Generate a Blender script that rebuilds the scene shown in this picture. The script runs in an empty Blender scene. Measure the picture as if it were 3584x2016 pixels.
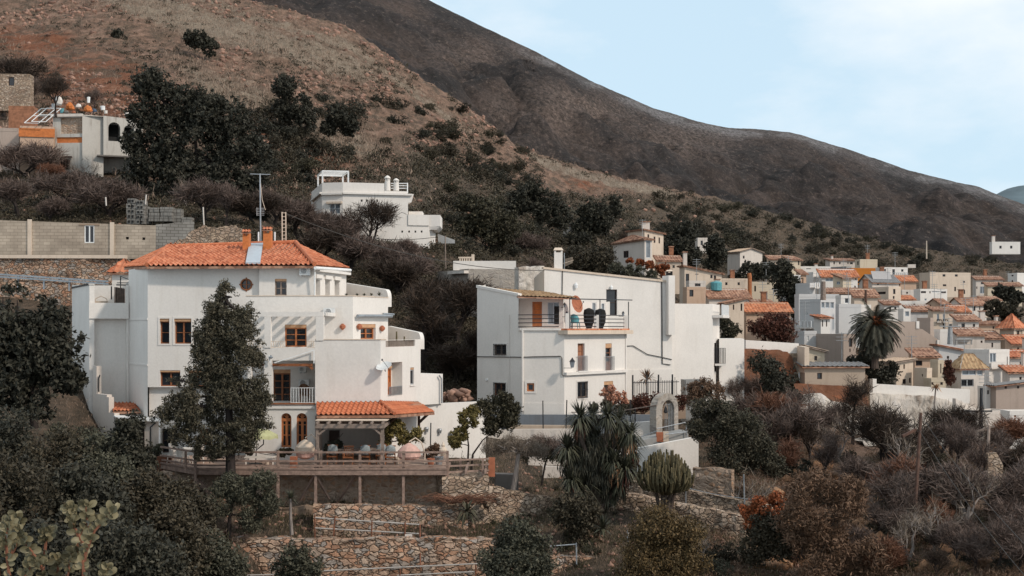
import bpy,bmesh,math,random
import numpy as np
from mathutils import Vector,Matrix
R =math.radians
random.seed(7); rng =np.random.default_rng(7)
scene =bpy.context.scene
# ------------------------------------------------------------------ camera, sky, sun, exposure
F,CX,HY =4320.0,1792.0,1150.0            # focal length and horizon, in pixels of the 3584 wide photograph
cam =bpy.data.cameras.new('camera'); camo =bpy.data.objects.new('camera',cam)
scene.collection.objects.link(camo); scene.camera =camo
cam.sensor_width =36; cam.lens =36*F /3584
cam.shift_y =(HY -1008)/3584
cam.clip_start =0.5; cam.clip_end =9000
camo.location =(0,0,0); camo.rotation_euler =(R(90),0,0)
scene.render.resolution_x,scene.render.resolution_y =1024,576
SUN =Vector((0.70,-0.46,0.62)).normalized()
elev =math.asin(SUN.z); azim =math.atan2(SUN.x,SUN.y)
world =bpy.data.worlds.new("World"); scene.world =world; world.use_nodes =True
nt =world.node_tree; nt.nodes.clear()
def N(nt,t,**k):
 n =nt.nodes.new(t)
 for a,b in k.items():
  if a.startswith('i_'): n.inputs[int(a[2:]) if a[2:].isdigit() else a[2:].replace('_',' ')].default_value =b
  else: setattr(n,a,b)
 return n
sky =N(nt,'ShaderNodeTexSky',sky_type='NISHITA',sun_disc=False,sun_elevation=elev,sun_rotation=azim,air_density=1.0,dust_density=1.5,ozone_density=1.5)
hsv =N(nt,'ShaderNodeHueSaturation'); hsv.inputs['Saturation'].default_value =0.72; hsv.inputs['Value'].default_value =1.0
geo =N(nt,'ShaderNodeTexCoord')
mp =N(nt,'ShaderNodeMapping'); mp.inputs['Scale'].default_value =(1,1,2.2); mp.inputs['Location'].default_value =(0.35,0.0,0.1)
cn =N(nt,'ShaderNodeTexNoise'); cn.inputs['Scale'].default_value =2.6; cn.inputs['Detail'].default_value =7; cn.inputs['Roughness'].default_value =0.55
cr =N(nt,'ShaderNodeValToRGB'); cr.color_ramp.elements[0].position =0.43; cr.color_ramp.elements[1].position =0.64
cr.color_ramp.elements[0].color =(0,0,0,1); cr.color_ramp.elements[1].color =(0.9,0.9,0.9,1)
hz =N(nt,'ShaderNodeMix',data_type='RGBA'); hz.inputs['Factor'].default_value =0.78; hz.inputs['B'].default_value =(6.1,8.0,9.35,1)
mx =N(nt,'ShaderNodeMix',data_type='RGBA'); mx.inputs['B'].default_value =(8.7,8.95,9.2,1)
bg =N(nt,'ShaderNodeBackground'); bg.inputs['Strength'].default_value =0.112
wo =N(nt,'ShaderNodeOutputWorld')
L =nt.links.new
L(sky.outputs[0],hsv.inputs['Color']); L(geo.outputs['Generated'],mp.inputs[0]); L(mp.outputs[0],cn.inputs['Vector'])
L(cn.outputs['Fac'],cr.inputs[0]); L(cr.outputs[0],mx.inputs['Factor']); L(hsv.outputs[0],hz.inputs['A']); L(hz.outputs['Result'],mx.inputs['A'])
L(mx.outputs['Result'],bg.inputs['Color']); L(bg.outputs[0],wo.inputs[0])
sl =bpy.data.lights.new('sun','SUN'); sl.energy =2.5; sl.angle =R(3.5); sl.color =(1.0,0.90,0.79)
so =bpy.data.objects.new('sun',sl); scene.collection.objects.link(so)
so.rotation_euler =(-SUN).to_track_quat('-Z','Y').to_euler()
scene.view_settings.view_transform ='Standard'; scene.view_settings.look ='None'
scene.view_settings.gamma =1; scene.view_settings.exposure =0.05
scene.cycles.max_bounces =5; scene.cycles.diffuse_bounces =3; scene.cycles.transparent_max_bounces =4
# ------------------------------------------------------------------ pixel <-> world helpers (distance given in metres)
def P(px,py,Y): return Vector(((px -CX)*Y /F,Y,(HY -py)*Y /F))
def XY(px,Y): return Vector(((px -CX)*Y /F,Y))
def Z(py,Y): return (HY -py)*Y /F
W ={}
def link(o,parent=None,origin=None):
 scene.collection.objects.link(o)
 if parent is not None: o.parent =parent
 W[o.name] =origin if origin is not None else (W[parent.name] if parent is not None else Vector((0,0,0)))
 return o
def tag(o,label,cat,group=None,kind=None):
 if label: o['label'] =label
 if cat: o['category'] =cat
 if group: o['group'] =group
 if kind: o['kind'] =kind
 return o
def thing(name,label,cat,loc,group=None):
 o =bpy.data.objects.new(name,None); o.empty_display_size =0.3
 link(o,None,Vector(loc)); o.location =loc
 return tag(o,label,cat,group)
def mesh_obj(name,v,f,mat,parent=None,origin=None,smooth=False):
 """v in world coordinates; the object's own origin is its parent's, or `origin`"""
 v =np.asarray(v,dtype=np.float32)
 if parent is not None: og =W[parent.name]
 elif origin is not None: og =Vector(origin)
 else: og =Vector((float((v[:,0].min()+v[:,0].max())/2),float((v[:,1].min()+v[:,1].max())/2),float(v[:,2].min())))
 v =v -np.array(og,dtype=np.float32)
 me =bpy.data.meshes.new(name)
 if isinstance(f,np.ndarray):
  nf,k =f.shape
  me.vertices.add(len(v)); me.vertices.foreach_set('co',v.ravel())
  me.loops.add(nf *k); me.loops.foreach_set('vertex_index',f.astype(np.int32).ravel())
  me.polygons.add(nf); me.polygons.foreach_set('loop_start',np.arange(0,nf *k,k,dtype=np.int32))
  me.polygons.foreach_set('loop_total',np.full(nf,k,dtype=np.int32)); me.update(calc_edges=True)
 else:
  me.from_pydata(v.tolist(),[],f)
 if smooth: me.polygons.foreach_set('use_smooth',[True]*len(me.polygons))
 if mat: me.materials.append(mat)
 o =bpy.data.objects.new(name,me)
 link(o,parent,og)
 if parent is None: o.location =og
 return o
def copy_tree(o,parent=None):
 c =o.copy(); scene.collection.objects.link(c); c.parent =parent
 W[c.name] =W[o.name]
 for ch in o.children: copy_tree(ch,c)
 return c
class Fr:
 """a vertical wall plane through plan points A (left) and B (right); n points outwards to the viewer"""
 def __init__(s,A,B):
  s.A =Vector(A); s.B =Vector(B); s.d =(s.B -s.A).normalized(); s.L =(s.B -s.A).length
  s.n =Vector((s.d.y,-s.d.x))
 def pt(s,u,z,o=0):
  p =s.A +s.d *u +s.n *o
  return (p.x,p.y,z)
 def u(s,px):
  k =(px -CX)/F
  return (k *s.A.y -s.A.x)/(s.d.x -k *s.d.y)
 def Y(s,px): return s.A.y +s.d.y *s.u(px)
 def z(s,px,py): return (HY -py)*s.Y(px)/F
 def rect(s,x0,y0,x1,y1):
  m =(x0 +x1)/2
  return (s.u(x0),s.u(x1),s.z(m,y1),s.z(m,y0))
 def off(s,o):
  return Fr(s.A +s.n *o,s.B +s.n *o)
def fr(px0,Y0,px1,Y1): return Fr(XY(px0,Y0),XY(px1,Y1))
class MB:
 def __init__(s): s.v =[]; s.f =[]
 def add(s,vs,fs):
  n =len(s.v); s.v += [tuple(v) for v in vs]; s.f += [tuple(i +n for i in f) for f in fs]; return s
 def poly(s,*p): return s.add(p,[tuple(range(len(p)))])
 def hexa(s,p): return s.add(p,[(0,3,2,1),(4,5,6,7),(0,1,5,4),(1,2,6,5),(2,3,7,6),(3,0,4,7)])
 def box(s,x0,x1,y0,y1,z0,z1):
  return s.hexa([(x0,y0,z0),(x1,y0,z0),(x1,y1,z0),(x0,y1,z0),(x0,y0,z1),(x1,y0,z1),(x1,y1,z1),(x0,y1,z1)])
 def wb(s,w,u0,u1,z0,z1,o0,o1,z1b=None,z0b=None):
  zb =z1 if z1b is None else z1b; yb =z0 if z0b is None else z0b
  return s.hexa([w.pt(u0,z0,o1),w.pt(u1,yb,o1),w.pt(u1,yb,o0),w.pt(u0,z0,o0),w.pt(u0,z1,o1),w.pt(u1,zb,o1),w.pt(u1,zb,o0),w.pt(u0,z1,o0)])
 def beam(s,a,b,w,h):
  a =Vector(a); b =Vector(b); d =(b -a).normalized()
  up =Vector((0,0,1)) if abs(d.z) < 0.9 else Vector((0,1,0))
  r =d.cross(up).normalized()*w /2; q =r.cross(d).normalized()*h /2
  return s.hexa([a -r -q,a +r -q,a +r +q,a -r +q,b -r -q,b +r -q,b +r +q,b -r +q])
 def tube(s,pts,r,n=6,cap=True):
  pts =[Vector(p) for p in pts]; rs =r if isinstance(r,(list,tuple)) else [r]*len(pts)
  vs =[]; fs =[]
  for i,p in enumerate(pts):
   d =(pts[min(i +1,len(pts)-1)]-pts[max(i -1,0)])
   d =d.normalized() if d.length > 1e-9 else Vector((0,0,1))
   a =d.cross(Vector((0.31,0.83,0.47))).normalized(); b =d.cross(a)
   for k in range(n):
    t =2*math.pi *k /n; vs.append(p +(a *math.cos(t)+b *math.sin(t))*rs[i])
  for i in range(len(pts)-1):
   for k in range(n):
    k2 =(k +1) % n; fs.append((i *n +k,i *n +k2,(i +1)*n +k2,(i +1)*n +k))
  if cap: fs += [tuple(range(n -1,-1,-1)),tuple((len(pts)-1)*n +k for k in range(n))]
  return s.add(vs,fs)
 def lathe(s,c,prof,n=12,sx=1,sy=1):
  c =Vector(c); vs =[]; fs =[]
  for r,z in prof:
   for k in range(n):
    t =2*math.pi *k /n; vs.append((c.x +r *sx *math.cos(t),c.y +r *sy *math.sin(t),c.z +z))
  for i in range(len(prof)-1):
   for k in range(n):
    k2 =(k +1) % n; fs.append((i *n +k,i *n +k2,(i +1)*n +k2,(i +1)*n +k))
  fs += [tuple(range(n -1,-1,-1)),tuple((len(prof)-1)*n +k for k in range(n))]
  return s.add(vs,fs)
 def prism(s,poly,z0,z1):
  n =len(poly); zz =z1 if isinstance(z1,(list,tuple)) else [z1]*n
  vs =[(p[0],p[1],z0) for p in poly]+[(p[0],p[1],zz[i]) for i,p in enumerate(poly)]
  return s.add(vs,[tuple(range(n -1,-1,-1)),tuple(range(n,2*n))]+[(i,(i +1) % n,n +(i +1) % n,n +i) for i in range(n)])
 def slab(s,pts,t):
  """a flat plate: polygon of 3D points and its thickness downwards"""
  n =len(pts); vs =[tuple(p) for p in pts]+[(p[0],p[1],p[2]-t) for p in pts]
  return s.add(vs,[tuple(range(n)),tuple(range(2*n -1,n -1,-1))]+[(i,(i +1) % n,n +(i +1) % n,n +i) for i in range(n)])
 def build(s,name,mat,parent=None,origin=None,smooth=False):
  return mesh_obj(name,s.v,s.f,mat,parent,origin,smooth)
# ------------------------------------------------------------------ vectorised value noise
_perm =rng.permutation(256); _val =rng.random(256)
def vnoise(x,y,z):
 xi,yi,zi =np.floor(x).astype(int),np.floor(y).astype(int),np.floor(z).astype(int)
 xf,yf,zf =x -xi,y -yi,z -zi
 u,v,w =[t *t *(3-2*t) for t in (xf,yf,zf)]
 def h(a,b,c): return _val[_perm[(_perm[(_perm[a & 255]+b) & 255]+c) & 255]]
 def lp(a,b,t): return a +(b -a)*t
 return lp(lp(lp(h(xi,yi,zi),h(xi +1,yi,zi),u),lp(h(xi,yi +1,zi),h(xi +1,yi +1,zi),u),v),
              lp(lp(h(xi,yi,zi +1),h(xi +1,yi,zi +1),u),lp(h(xi,yi +1,zi +1),h(xi +1,yi +1,zi +1),u),v),w)
def fbm(p,sc,o=4,g=0.5):
 a =0; t =0; k =1.0
 for i in range(o):
  a =a +k *(vnoise(p[...,0]*sc +31.7*i,p[...,1]*sc +11.3*i,p[...,2]*sc)-0.5); t += k; k *= g; sc *= 2.03
 return a /t *2
# ------------------------------------------------------------------ materials
M ={}
def base(name,rough=0.85,spec=0.3):
 m =bpy.data.materials.new(name); m.use_nodes =True; t =m.node_tree
 b =t.nodes['Principled BSDF']; b.inputs['Roughness'].default_value =rough; b.inputs['Specular IOR Level'].default_value =spec
 M[name] =m; return m,t,b
def coords(t,sc=(1,1,1),kind='Object'):
 c =N(t,'ShaderNodeTexCoord'); m =N(t,'ShaderNodeMapping'); m.inputs['Scale'].default_value =sc
 t.links.new(c.outputs[kind],m.inputs[0]); return m.outputs[0]
def noise(t,v,sc,det=5,ro=0.55):
 n =N(t,'ShaderNodeTexNoise'); n.inputs['Scale'].default_value =sc; n.inputs['Detail'].default_value =det; n.inputs['Roughness'].default_value =ro
 if v is not None: t.links.new(v,n.inputs['Vector'])
 return n.outputs['Fac']
def ramp(t,fac,stops):
 r =N(t,'ShaderNodeValToRGB'); e =r.color_ramp.elements
 while len(e) < len(stops): e.new(0.5)
 for i,(p,c) in enumerate(stops):
  e[i].position =p; e[i].color =(*c,1) if len(c) == 3 else c
 t.links.new(fac,r.inputs[0]); return r.outputs[0]
def mixc(t,fac,a,b,mode='MIX'):
 m =N(t,'ShaderNodeMix',data_type='RGBA',blend_type=mode)
 for s,x in (('Factor',fac),('A',a),('B',b)):
  if isinstance(x,(int,float)): m.inputs[s].default_value =x
  elif isinstance(x,tuple): m.inputs[s].default_value =(*x,1) if len(x) == 3 else x
  else: t.links.new(x,m.inputs[s])
 return m.outputs['Result']
def math_(t,op,a,b=0.0):
 m =N(t,'ShaderNodeMath',operation=op)
 for i,x in enumerate((a,b)):
  if isinstance(x,(int,float)): m.inputs[i].default_value =x
  else: t.links.new(x,m.inputs[i])
 return m.outputs[0]
def bump(t,b,h,s=0.4,d=0.05):
 n =N(t,'ShaderNodeBump'); n.inputs['Strength'].default_value =s; n.inputs['Distance'].default_value =d
 t.links.new(h,n.inputs['Height']); t.links.new(n.outputs[0],b.inputs['Normal'])
def sc(c,k): return tuple(min(1,x *k) for x in c)
def plaster(name,col,dirt=(0.42,0.36,0.30),amt=0.35,rough=0.9):
 """painted render with blotches, vertical rain streaks and a fine grain"""
 m,t,b =base(name,rough,0.2); v =coords(t); vs =coords(t,(1.6,1.6,0.22))
 n1 =noise(t,v,0.45,6,0.6); n2 =noise(t,vs,1.6,5,0.6); n3 =noise(t,v,9,4)
 c =ramp(t,n1,[(0.3,sc(col,0.92)),(0.62,col)])
 f =math_(t,'MULTIPLY',ramp(t,n2,[(0.52,(0,0,0)),(0.78,(1,1,1))]),amt)
 c =mixc(t,f,c,dirt)
 c =mixc(t,0.12,c,ramp(t,n3,[(0.3,(0.3,0.3,0.3)),(0.7,(1,1,1))]),'MULTIPLY')
 t.links.new(c,b.inputs['Base Color']); bump(t,b,n3,0.25,0.02); return m
def plain(name,col,rough=0.6,metal=0.0,var=0.25,sc_=4.0,spec=0.4):
 m,t,b =base(name,rough,spec); v =coords(t); n =noise(t,v,sc_,5)
 t.links.new(ramp(t,n,[(0.3,sc(col,1-var)),(0.7,sc(col,1+var *0.6))]),b.inputs['Base Color'])
 b.inputs['Metallic'].default_value =metal; bump(t,b,n,0.15,0.01); return m
def leafmat(name,c1,c2,rough=0.7,tr=0.12):
 m,t,b =base(name,rough,0.25)
 g =N(t,'ShaderNodeNewGeometry'); v =coords(t)
 n =noise(t,v,0.9,4)
 f =math_(t,'ADD',math_(t,'MULTIPLY',g.outputs['Random Per Island'],0.65),math_(t,'MULTIPLY',n,0.35))
 c1 =(c1[0]*1.15,c1[1],c1[2]*.78); c2 =(c2[0]*1.15,c2[1],c2[2]*.78); oi =N(t,'ShaderNodeObjectInfo')
 c =ramp(t,f,[(0.12,c1),(0.85,c2)])
 c =mixc(t,math_(t,'MULTIPLY',oi.outputs['Random'],0.35),c,sc(c1,0.8))
 t.links.new(c,b.inputs['Base Color'])
 return m
def barkmat(name,col):
 m,t,b =base(name,0.9,0.15); v =coords(t,(3,3,0.6)); n =noise(t,v,4,6)
 t.links.new(ramp(t,n,[(0.3,sc(col,0.55)),(0.7,sc(col,1.3))]),b.inputs['Base Color']); bump(t,b,n,0.5,0.03); return m
def stonemat(name,cols,scale=2.6,mortar=(0.05,0.035,0.025),gap=0.05,flat=1.5,dist=0.12,bs=0.9):
 """rubble masonry: every Voronoi cell a stone of its own tone, set in `mortar`"""
 m,t,b =base(name,0.95,0.15); v =coords(t,(1,1,flat))
 wn =N(t,'ShaderNodeTexNoise'); wn.inputs['Scale'].default_value =2.2; t.links.new(v,wn.inputs['Vector'])
 w =N(t,'ShaderNodeMix',data_type='RGBA',blend_type='ADD'); w.inputs['Factor'].default_value =dist
 t.links.new(v,w.inputs['A']); t.links.new(wn.outputs['Color'],w.inputs['B'])
 v1 =N(t,'ShaderNodeTexVoronoi'); v2 =N(t,'ShaderNodeTexVoronoi',feature='DISTANCE_TO_EDGE')
 for q in (v1,v2): q.inputs['Scale'].default_value =scale; t.links.new(w.outputs['Result'],q.inputs['Vector'])
 sep =N(t,'ShaderNodeSeparateColor'); t.links.new(v1.outputs['Color'],sep.inputs[0])
 n =len(cols); c =ramp(t,sep.outputs[0],[((i +0.3)/n,k) for i,k in enumerate(cols)])
 n3 =noise(t,v,14,5,0.65); n4 =noise(t,v,0.5,4)
 c =mixc(t,0.55,c,ramp(t,n3,[(0.3,(0.45,0.42,0.40)),(0.7,(1.2,1.15,1.1))]),'MULTIPLY')
 c =mixc(t,0.6,c,ramp(t,n4,[(0.35,(0.45,0.42,0.40)),(0.6,(1,1,1))]),'MULTIPLY')
 e =ramp(t,v2.outputs['Distance'],[(gap *0.3,(0,0,0)),(gap *1.4,(1,1,1))])
 c =mixc(t,e,mortar,c); t.links.new(c,b.inputs['Base Color'])
 h =ramp(t,v2.outputs['Distance'],[(0.0,(0,0,0)),(gap *3.2,(1,1,1))])
 bump(t,b,math_(t,'ADD',h,math_(t,'MULTIPLY',n3,0.35)),bs,0.12); return m
def tilemat(name,cols,row=2.6,colw=4.0):
 m,t,b =base(name,0.8,0.25); v =coords(t)
 vo =N(t,'ShaderNodeTexVoronoi'); vo.inputs['Scale'].default_value =3.2; t.links.new(v,vo.inputs['Vector'])
 sep =N(t,'ShaderNodeSeparateColor'); t.links.new(vo.outputs['Color'],sep.inputs[0])
 n =noise(t,v,0.7,5); n2 =noise(t,v,12,4)
 c =ramp(t,sep.outputs[0],[(0.1,cols[0]),(0.5,cols[1]),(0.9,cols[2])])
 c =mixc(t,math_(t,'MULTIPLY',ramp(t,n,[(0.45,(0,0,0)),(0.75,(1,1,1))]),0.45),c,sc(cols[0],0.45))
 c =mixc(t,0.3,c,ramp(t,n2,[(0.3,(0.5,0.5,0.5)),(0.7,(1.1,1.1,1.1))]),'MULTIPLY')
 t.links.new(c,b.inputs['Base Color']); bump(t,b,n2,0.3,0.02); return m
def blockmat(name,col,mortar):
 m,t,b =base(name,0.95,0.15); c =N(t,'ShaderNodeTexCoord')
 s =N(t,'ShaderNodeSeparateXYZ'); q =N(t,'ShaderNodeCombineXYZ'); t.links.new(c.outputs['Object'],s.inputs[0])
 t.links.new(s.outputs[0],q.inputs[0]); t.links.new(s.outputs[2],q.inputs[1])
 br =N(t,'ShaderNodeTexBrick'); t.links.new(q.outputs[0],br.inputs['Vector'])
 br.inputs['Scale'].default_value =1.0; br.inputs['Brick Width'].default_value =0.55; br.inputs['Row Height'].default_value =0.24; br.inputs['Mortar Size'].default_value =0.018
 br.inputs['Color1'].default_value =(*sc(col,0.86),1); br.inputs['Color2'].default_value =(*sc(col,1.1),1); br.inputs['Mortar'].default_value =(*mortar,1)
 n =noise(t,c.outputs['Object'],0.6,6)
 cc =mixc(t,0.5,br.outputs['Color'],ramp(t,n,[(0.35,(0.5,0.47,0.44)),(0.65,(1.1,1.1,1.08))]),'MULTIPLY')
 t.links.new(cc,b.inputs['Base Color']); bump(t,b,br.outputs['Fac'],-0.5,0.02); return m
plaster('white',(0.72,0.665,0.61),(0.45,0.38,0.31),amt=0.22)
plaster('white_old',(0.63,0.555,0.49),(0.30,0.26,0.22),0.5)
plaster('cream',(0.62,0.50,0.395),(0.30,0.22,0.15),0.45)
plaster('sand',(0.42,0.33,0.255),(0.25,0.18,0.13),0.4)
plaster('sandgrey',(0.41,0.32,0.265),(0.22,0.18,0.14),0.4)
plaster('bluegrey',(0.56,0.535,0.515),(0.33,0.33,0.33),0.2)
plaster('ochre',(0.50,0.17,0.03),(0.30,0.10,0.03),0.3)
plaster('peach',(0.52,0.36,0.26),(0.33,0.20,0.12),0.5)
plaster('yellow',(0.58,0.48,0.36),(0.35,0.24,0.14),0.4)
plaster('ruin',(0.50,0.46,0.41),(0.17,0.13,0.10),0.75)
plaster('brownwall',(0.30,0.215,0.155),(0.16,0.11,0.08),0.5)
plaster('concrete',(0.30,0.29,0.275),(0.14,0.12,0.10),0.5)
plaster('darkconcrete',(0.17,0.15,0.135),(0.08,0.06,0.05),0.5)
plaster('greyblue_curb',(0.15,0.165,0.185),(0.10,0.09,0.08),0.5)
stonemat('redearth',[(0.24,0.095,0.05),(0.17,0.075,0.042),(0.28,0.14,0.085),(0.13,0.07,0.045)],1.0,(0.14,0.062,0.036),0.2,dist=.9)
plain('wood',(0.25,0.085,0.03),0.6,var=0.35,sc_=6)
plain('darkwood',(0.055,0.03,0.022),0.6)
plain('orangewood',(0.40,0.135,0.045),0.55)
plain('deckwood',(0.27,0.18,0.14),0.85,var=0.4,sc_=5)
plain('deckfloor',(0.32,0.21,0.155),0.85,var=0.3,sc_=3)
plain('tanblind',(0.50,0.28,0.15),0.7)
plain('greywood',(0.24,0.18,0.145),0.9,var=0.4,sc_=5)
plain('whitepaint',(0.74,0.73,0.71),0.5,var=0.1)
plain('iron',(0.03,0.03,0.033),0.5,0.4)
plain('galv',(0.33,0.34,0.35),0.45,0.6)
plain('greyplastic',(0.28,0.28,0.28),0.6)
plain('acwhite',(0.62,0.61,0.59),0.5,var=0.08)
plain('zinc',(0.42,0.45,0.48),0.5,0.1,var=0.1)
plain('glass',(0.018,0.020,0.024),0.12,var=0.3,sc_=1,spec=0.6)  # opaque; the dark of the rooms behind is put into the colour
plain('glass_light',(0.20,0.22,0.24),0.15,var=0.3,sc_=1,spec=0.6)
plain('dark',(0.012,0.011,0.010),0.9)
plain('brick',(0.52,0.16,0.045),0.85,var=0.25,sc_=5)
plain('oldbrick',(0.30,0.13,0.07),0.9,var=0.4,sc_=3)
plain('rust',(0.17,0.065,0.035),0.9,var=0.4)
plain('teal',(0.10,0.30,0.33),0.6)
plain('parasol',(0.42,0.41,0.22),0.85,var=0.15)
plain('pinkcloth',(0.55,0.33,0.27),0.9)
plain('wicker',(0.16,0.085,0.05),0.9,var=0.5,sc_=18)
plain('cushion',(0.25,0.27,0.27),0.9,var=0.5,sc_=9)
plain('whiteplastic',(0.62,0.56,0.50),0.5,var=0.1)
plain('terracotta',(0.36,0.12,0.06),0.85)
plain('blue',(0.06,0.09,0.14),0.8)
plain('orangecloth',(0.52,0.16,0.04),0.85,var=0.5,sc_=3)
plain('cable',(0.05,0.045,0.04),0.7)
plain('whitepipe',(0.36,0.32,0.285),0.6)
plain('polewood',(0.09,0.045,0.03),0.85,var=0.4)
plain('tanroof',(0.43,0.31,0.22),0.9,var=0.25,sc_=6)
plain('greyroof',(0.20,0.19,0.185),0.9,var=0.3)
plain('solar',(0.07,0.08,0.10),0.3)
tilemat('tile',[(0.38,0.115,0.055),(0.52,0.175,0.085),(0.60,0.24,0.13)])
tilemat('tile_smooth',[(0.46,0.14,0.065),(0.52,0.165,0.075),(0.56,0.19,0.09)])
tilemat('tile_old',[(0.20,0.10,0.065),(0.32,0.16,0.10),(0.42,0.24,0.16)])
tilemat('tile_bright',[(0.34,0.12,0.06),(0.50,0.17,0.075),(0.56,0.24,0.13)])
tilemat('tile_tan',[(0.28,0.17,0.09),(0.38,0.24,0.13),(0.45,0.30,0.17)])
ST =[(0.50,0.34,0.24),(0.50,0.27,0.17),(0.60,0.46,0.35),(0.42,0.24,0.16),(0.56,0.42,0.32),(0.40,0.35,0.31)]
stonemat('stone',ST,3.3,(0.17,0.115,0.08),0.045,dist=.5)
stonemat('stone_big',ST,2.8,(0.16,0.105,0.072),0.045,1.7,dist=.5)
stonemat('stone_pale',[(0.54,0.41,0.30),(0.47,0.35,0.26),(0.42,0.30,0.22),(0.60,0.48,0.38)],3.2,(0.21,0.16,0.12),0.045,dist=.5)
stonemat('stone_mortar',[(0.44,0.32,0.24),(0.54,0.42,0.33),(0.36,0.25,0.18),(0.46,0.29,0.19)],3.2,(0.32,0.235,0.175),0.14,bs=0.5)
stonemat('stone_white',[(0.62,0.58,0.53),(0.54,0.49,0.43),(0.68,0.64,0.60),(0.46,0.39,0.33)],1.1,(0.50,0.44,0.38),0.16,0.6,dist=.9)
stonemat('stone_grey',[(0.36,0.33,0.30),(0.42,0.38,0.34),(0.30,0.27,0.25),(0.45,0.39,0.33)],1.8,(0.33,0.29,0.25),0.2,dist=.8,bs=.5)
blockmat('blocks',(0.41,0.335,0.265),(0.27,0.22,0.17)); blockmat('blocks_grey',(0.24,0.225,0.205),(0.10,0.09,0.08))
barkmat('bark',(0.085,0.062,0.05)); barkmat('bark_dark',(0.035,0.027,0.024)); barkmat('bark_pale',(0.25,0.21,0.185))
leafmat('leaf_dark',(0.016,0.018,0.016),(0.058,0.060,0.052))
leafmat('leaf_pine',(0.020,0.022,0.018),(0.10,0.096,0.078))
leafmat('leaf_olive',(0.030,0.035,0.030),(0.105,0.110,0.092))
leafmat('leaf_green',(0.020,0.021,0.016),(0.085,0.082,0.060))
leafmat('leaf_lemon',(0.05,0.05,0.022),(0.20,0.17,0.07))
leafmat('leaf_yellow',(0.035,0.029,0.016),(0.145,0.105,0.055))
leafmat('leaf_orange',(0.08,0.035,0.02),(0.36,0.115,0.05))
leafmat('leaf_red',(0.04,0.02,0.017),(0.125,0.052,0.042))
leafmat('leaf_scrub',(0.022,0.021,0.017),(0.075,0.068,0.053))
leafmat('leaf_brown',(0.050,0.034,0.027),(0.19,0.125,0.095))
leafmat('leaf_dry',(0.13,0.075,0.05),(0.40,0.25,0.17))
leafmat('leaf_sword',(0.015,0.018,0.015),(0.10,0.11,0.09),0.45)
leafmat('leaf_thick',(0.085,0.085,0.06),(0.25,0.235,0.17),0.5)
leafmat('twig',(0.050,0.040,0.042),(0.175,0.140,0.145)); leafmat('twig_grey',(0.10,0.09,0.088),(0.24,0.21,0.20)); leafmat('twig_dark',(0.022,0.017,0.015),(0.065,0.048,0.042))
leafmat('twig_red',(0.07,0.035,0.028),(0.21,0.11,0.08))
leafmat('cactus',(0.035,0.036,0.024),(0.14,0.125,0.08)); leafmat('grass_dry',(0.10,0.08,0.072),(0.31,0.25,0.235)); leafmat('grass_green',(0.028,0.032,0.018),(0.085,0.085,0.045))
leafmat('rockstuff',(0.11,0.07,0.065),(0.34,0.225,0.205)); leafmat('flower_pink',(0.22,0.09,0.07),(0.62,0.38,0.32))
# ------------------------------------------------------------------ terrain
CP ="""-700 2400 36;300 2400 38;1800 2400 44;3000 2400 42;4200 2400 38;0 2016 46;700 2016 50;1300 2016 58;1900 2016 56;2600 2016 55;3584 2016 50;4200 2016 48;
1000 2016 58;1700 2016 57.5;1000 1960 57.8;1500 1960 57.8;1000 1885 57.6;1500 1885 57.6;1000 1850 59;1500 1850 59.3;1200 1775 60.5;900 1775 60.5;1600 1775 61;1200 1700 63;700 1700 62;1600 1700 63;
0 1500 62;250 1500 64;0 1700 54;250 1700 57;500 1800 56;0 1250 70;200 1100 87;0 1000 92;300 1000 92;600 1000 92;0 900 95;300 900 95;600 900 95;0 780 99;600 780 101;900 800 104;
0 650 116;480 650 120;700 650 126;0 450 145;500 400 152;0 300 180;500 250 205;0 100 240;0 -50 290;500 0 290;850 100 280;850 -10 330;-600 400 150;-600 0 260;-600 1000 86;-600 1500 62;
1100 150 290;1250 110 350;1100 400 220;1000 600 165;1000 750 132;1300 870 122;1300 600 185;1540 870 128;1500 650 195;1500 450 260;1500 290 350;1700 430 360;1700 600 260;1700 800 172;1700 900 145;
1600 1000 116;1600 1200 98;1600 1400 84;1800 1000 128;1800 850 165;2000 900 190;2000 700 270;2000 590 370;2250 900 215;2250 750 290;2250 645 390;
2500 690 420;2500 850 310;2500 950 255;2500 1050 220;2500 1200 165;2200 1200 110;2200 1440 92;2400 1450 93;2600 1440 101;2700 1250 150;2700 1400 107;2900 1365 106.5;2750 1440 102;
3000 1440 108;3400 1440 111;3000 1500 104;3300 1520 108;3100 1300 170;3400 1300 175;3584 1300 180;3000 1200 200;3300 1200 205;3584 1200 215;3000 1100 245;3300 1100 260;3584 1100 270;
3000 1000 300;3300 1000 315;3584 1000 330;3000 900 360;3300 900 385;3584 960 380;2800 810 400;4200 1000 380;4200 1300 220;4200 1500 120;
3584 1480 135;3500 1470 132;3300 1600 80;3584 1640 76;3100 1600 82;2800 1600 80;2500 1600 76;2500 1750 68;3000 1800 66;3500 1800 62;4200 1800 60;4200 1640 74;2200 1760 64;2200 1600 74;
1900 1600 74;1900 1700 67;1700 1700 65;1700 1600 73;1900 1500 80;1700 1500 79;700 1600 69;1100 1600 69;1400 1600 70;700 1400 78;1100 1400 78;1400 1300 86;700 1150 86;1100 1150 90;1400 1150 98;1400 1000 110;1100 950 104;500 1250 82;400 1500 73;450 1650 63;
500 1400 78;300 1350 74;1900 1850 60;2300 1850 60;2000 1950 56.5;2700 1900 60"""
cp =np.array([[float(a) for a in s.split()] for s in CP.replace('\n','').split(';')])
def tps(a,b):
 d2 =((a[:,None,:]-b[None,:,:]) ** 2).sum(-1); return 0.5*d2 *np.log(d2 +1e-9)
_c =cp[:,:2]/1000.0; _n =len(_c)
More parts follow.
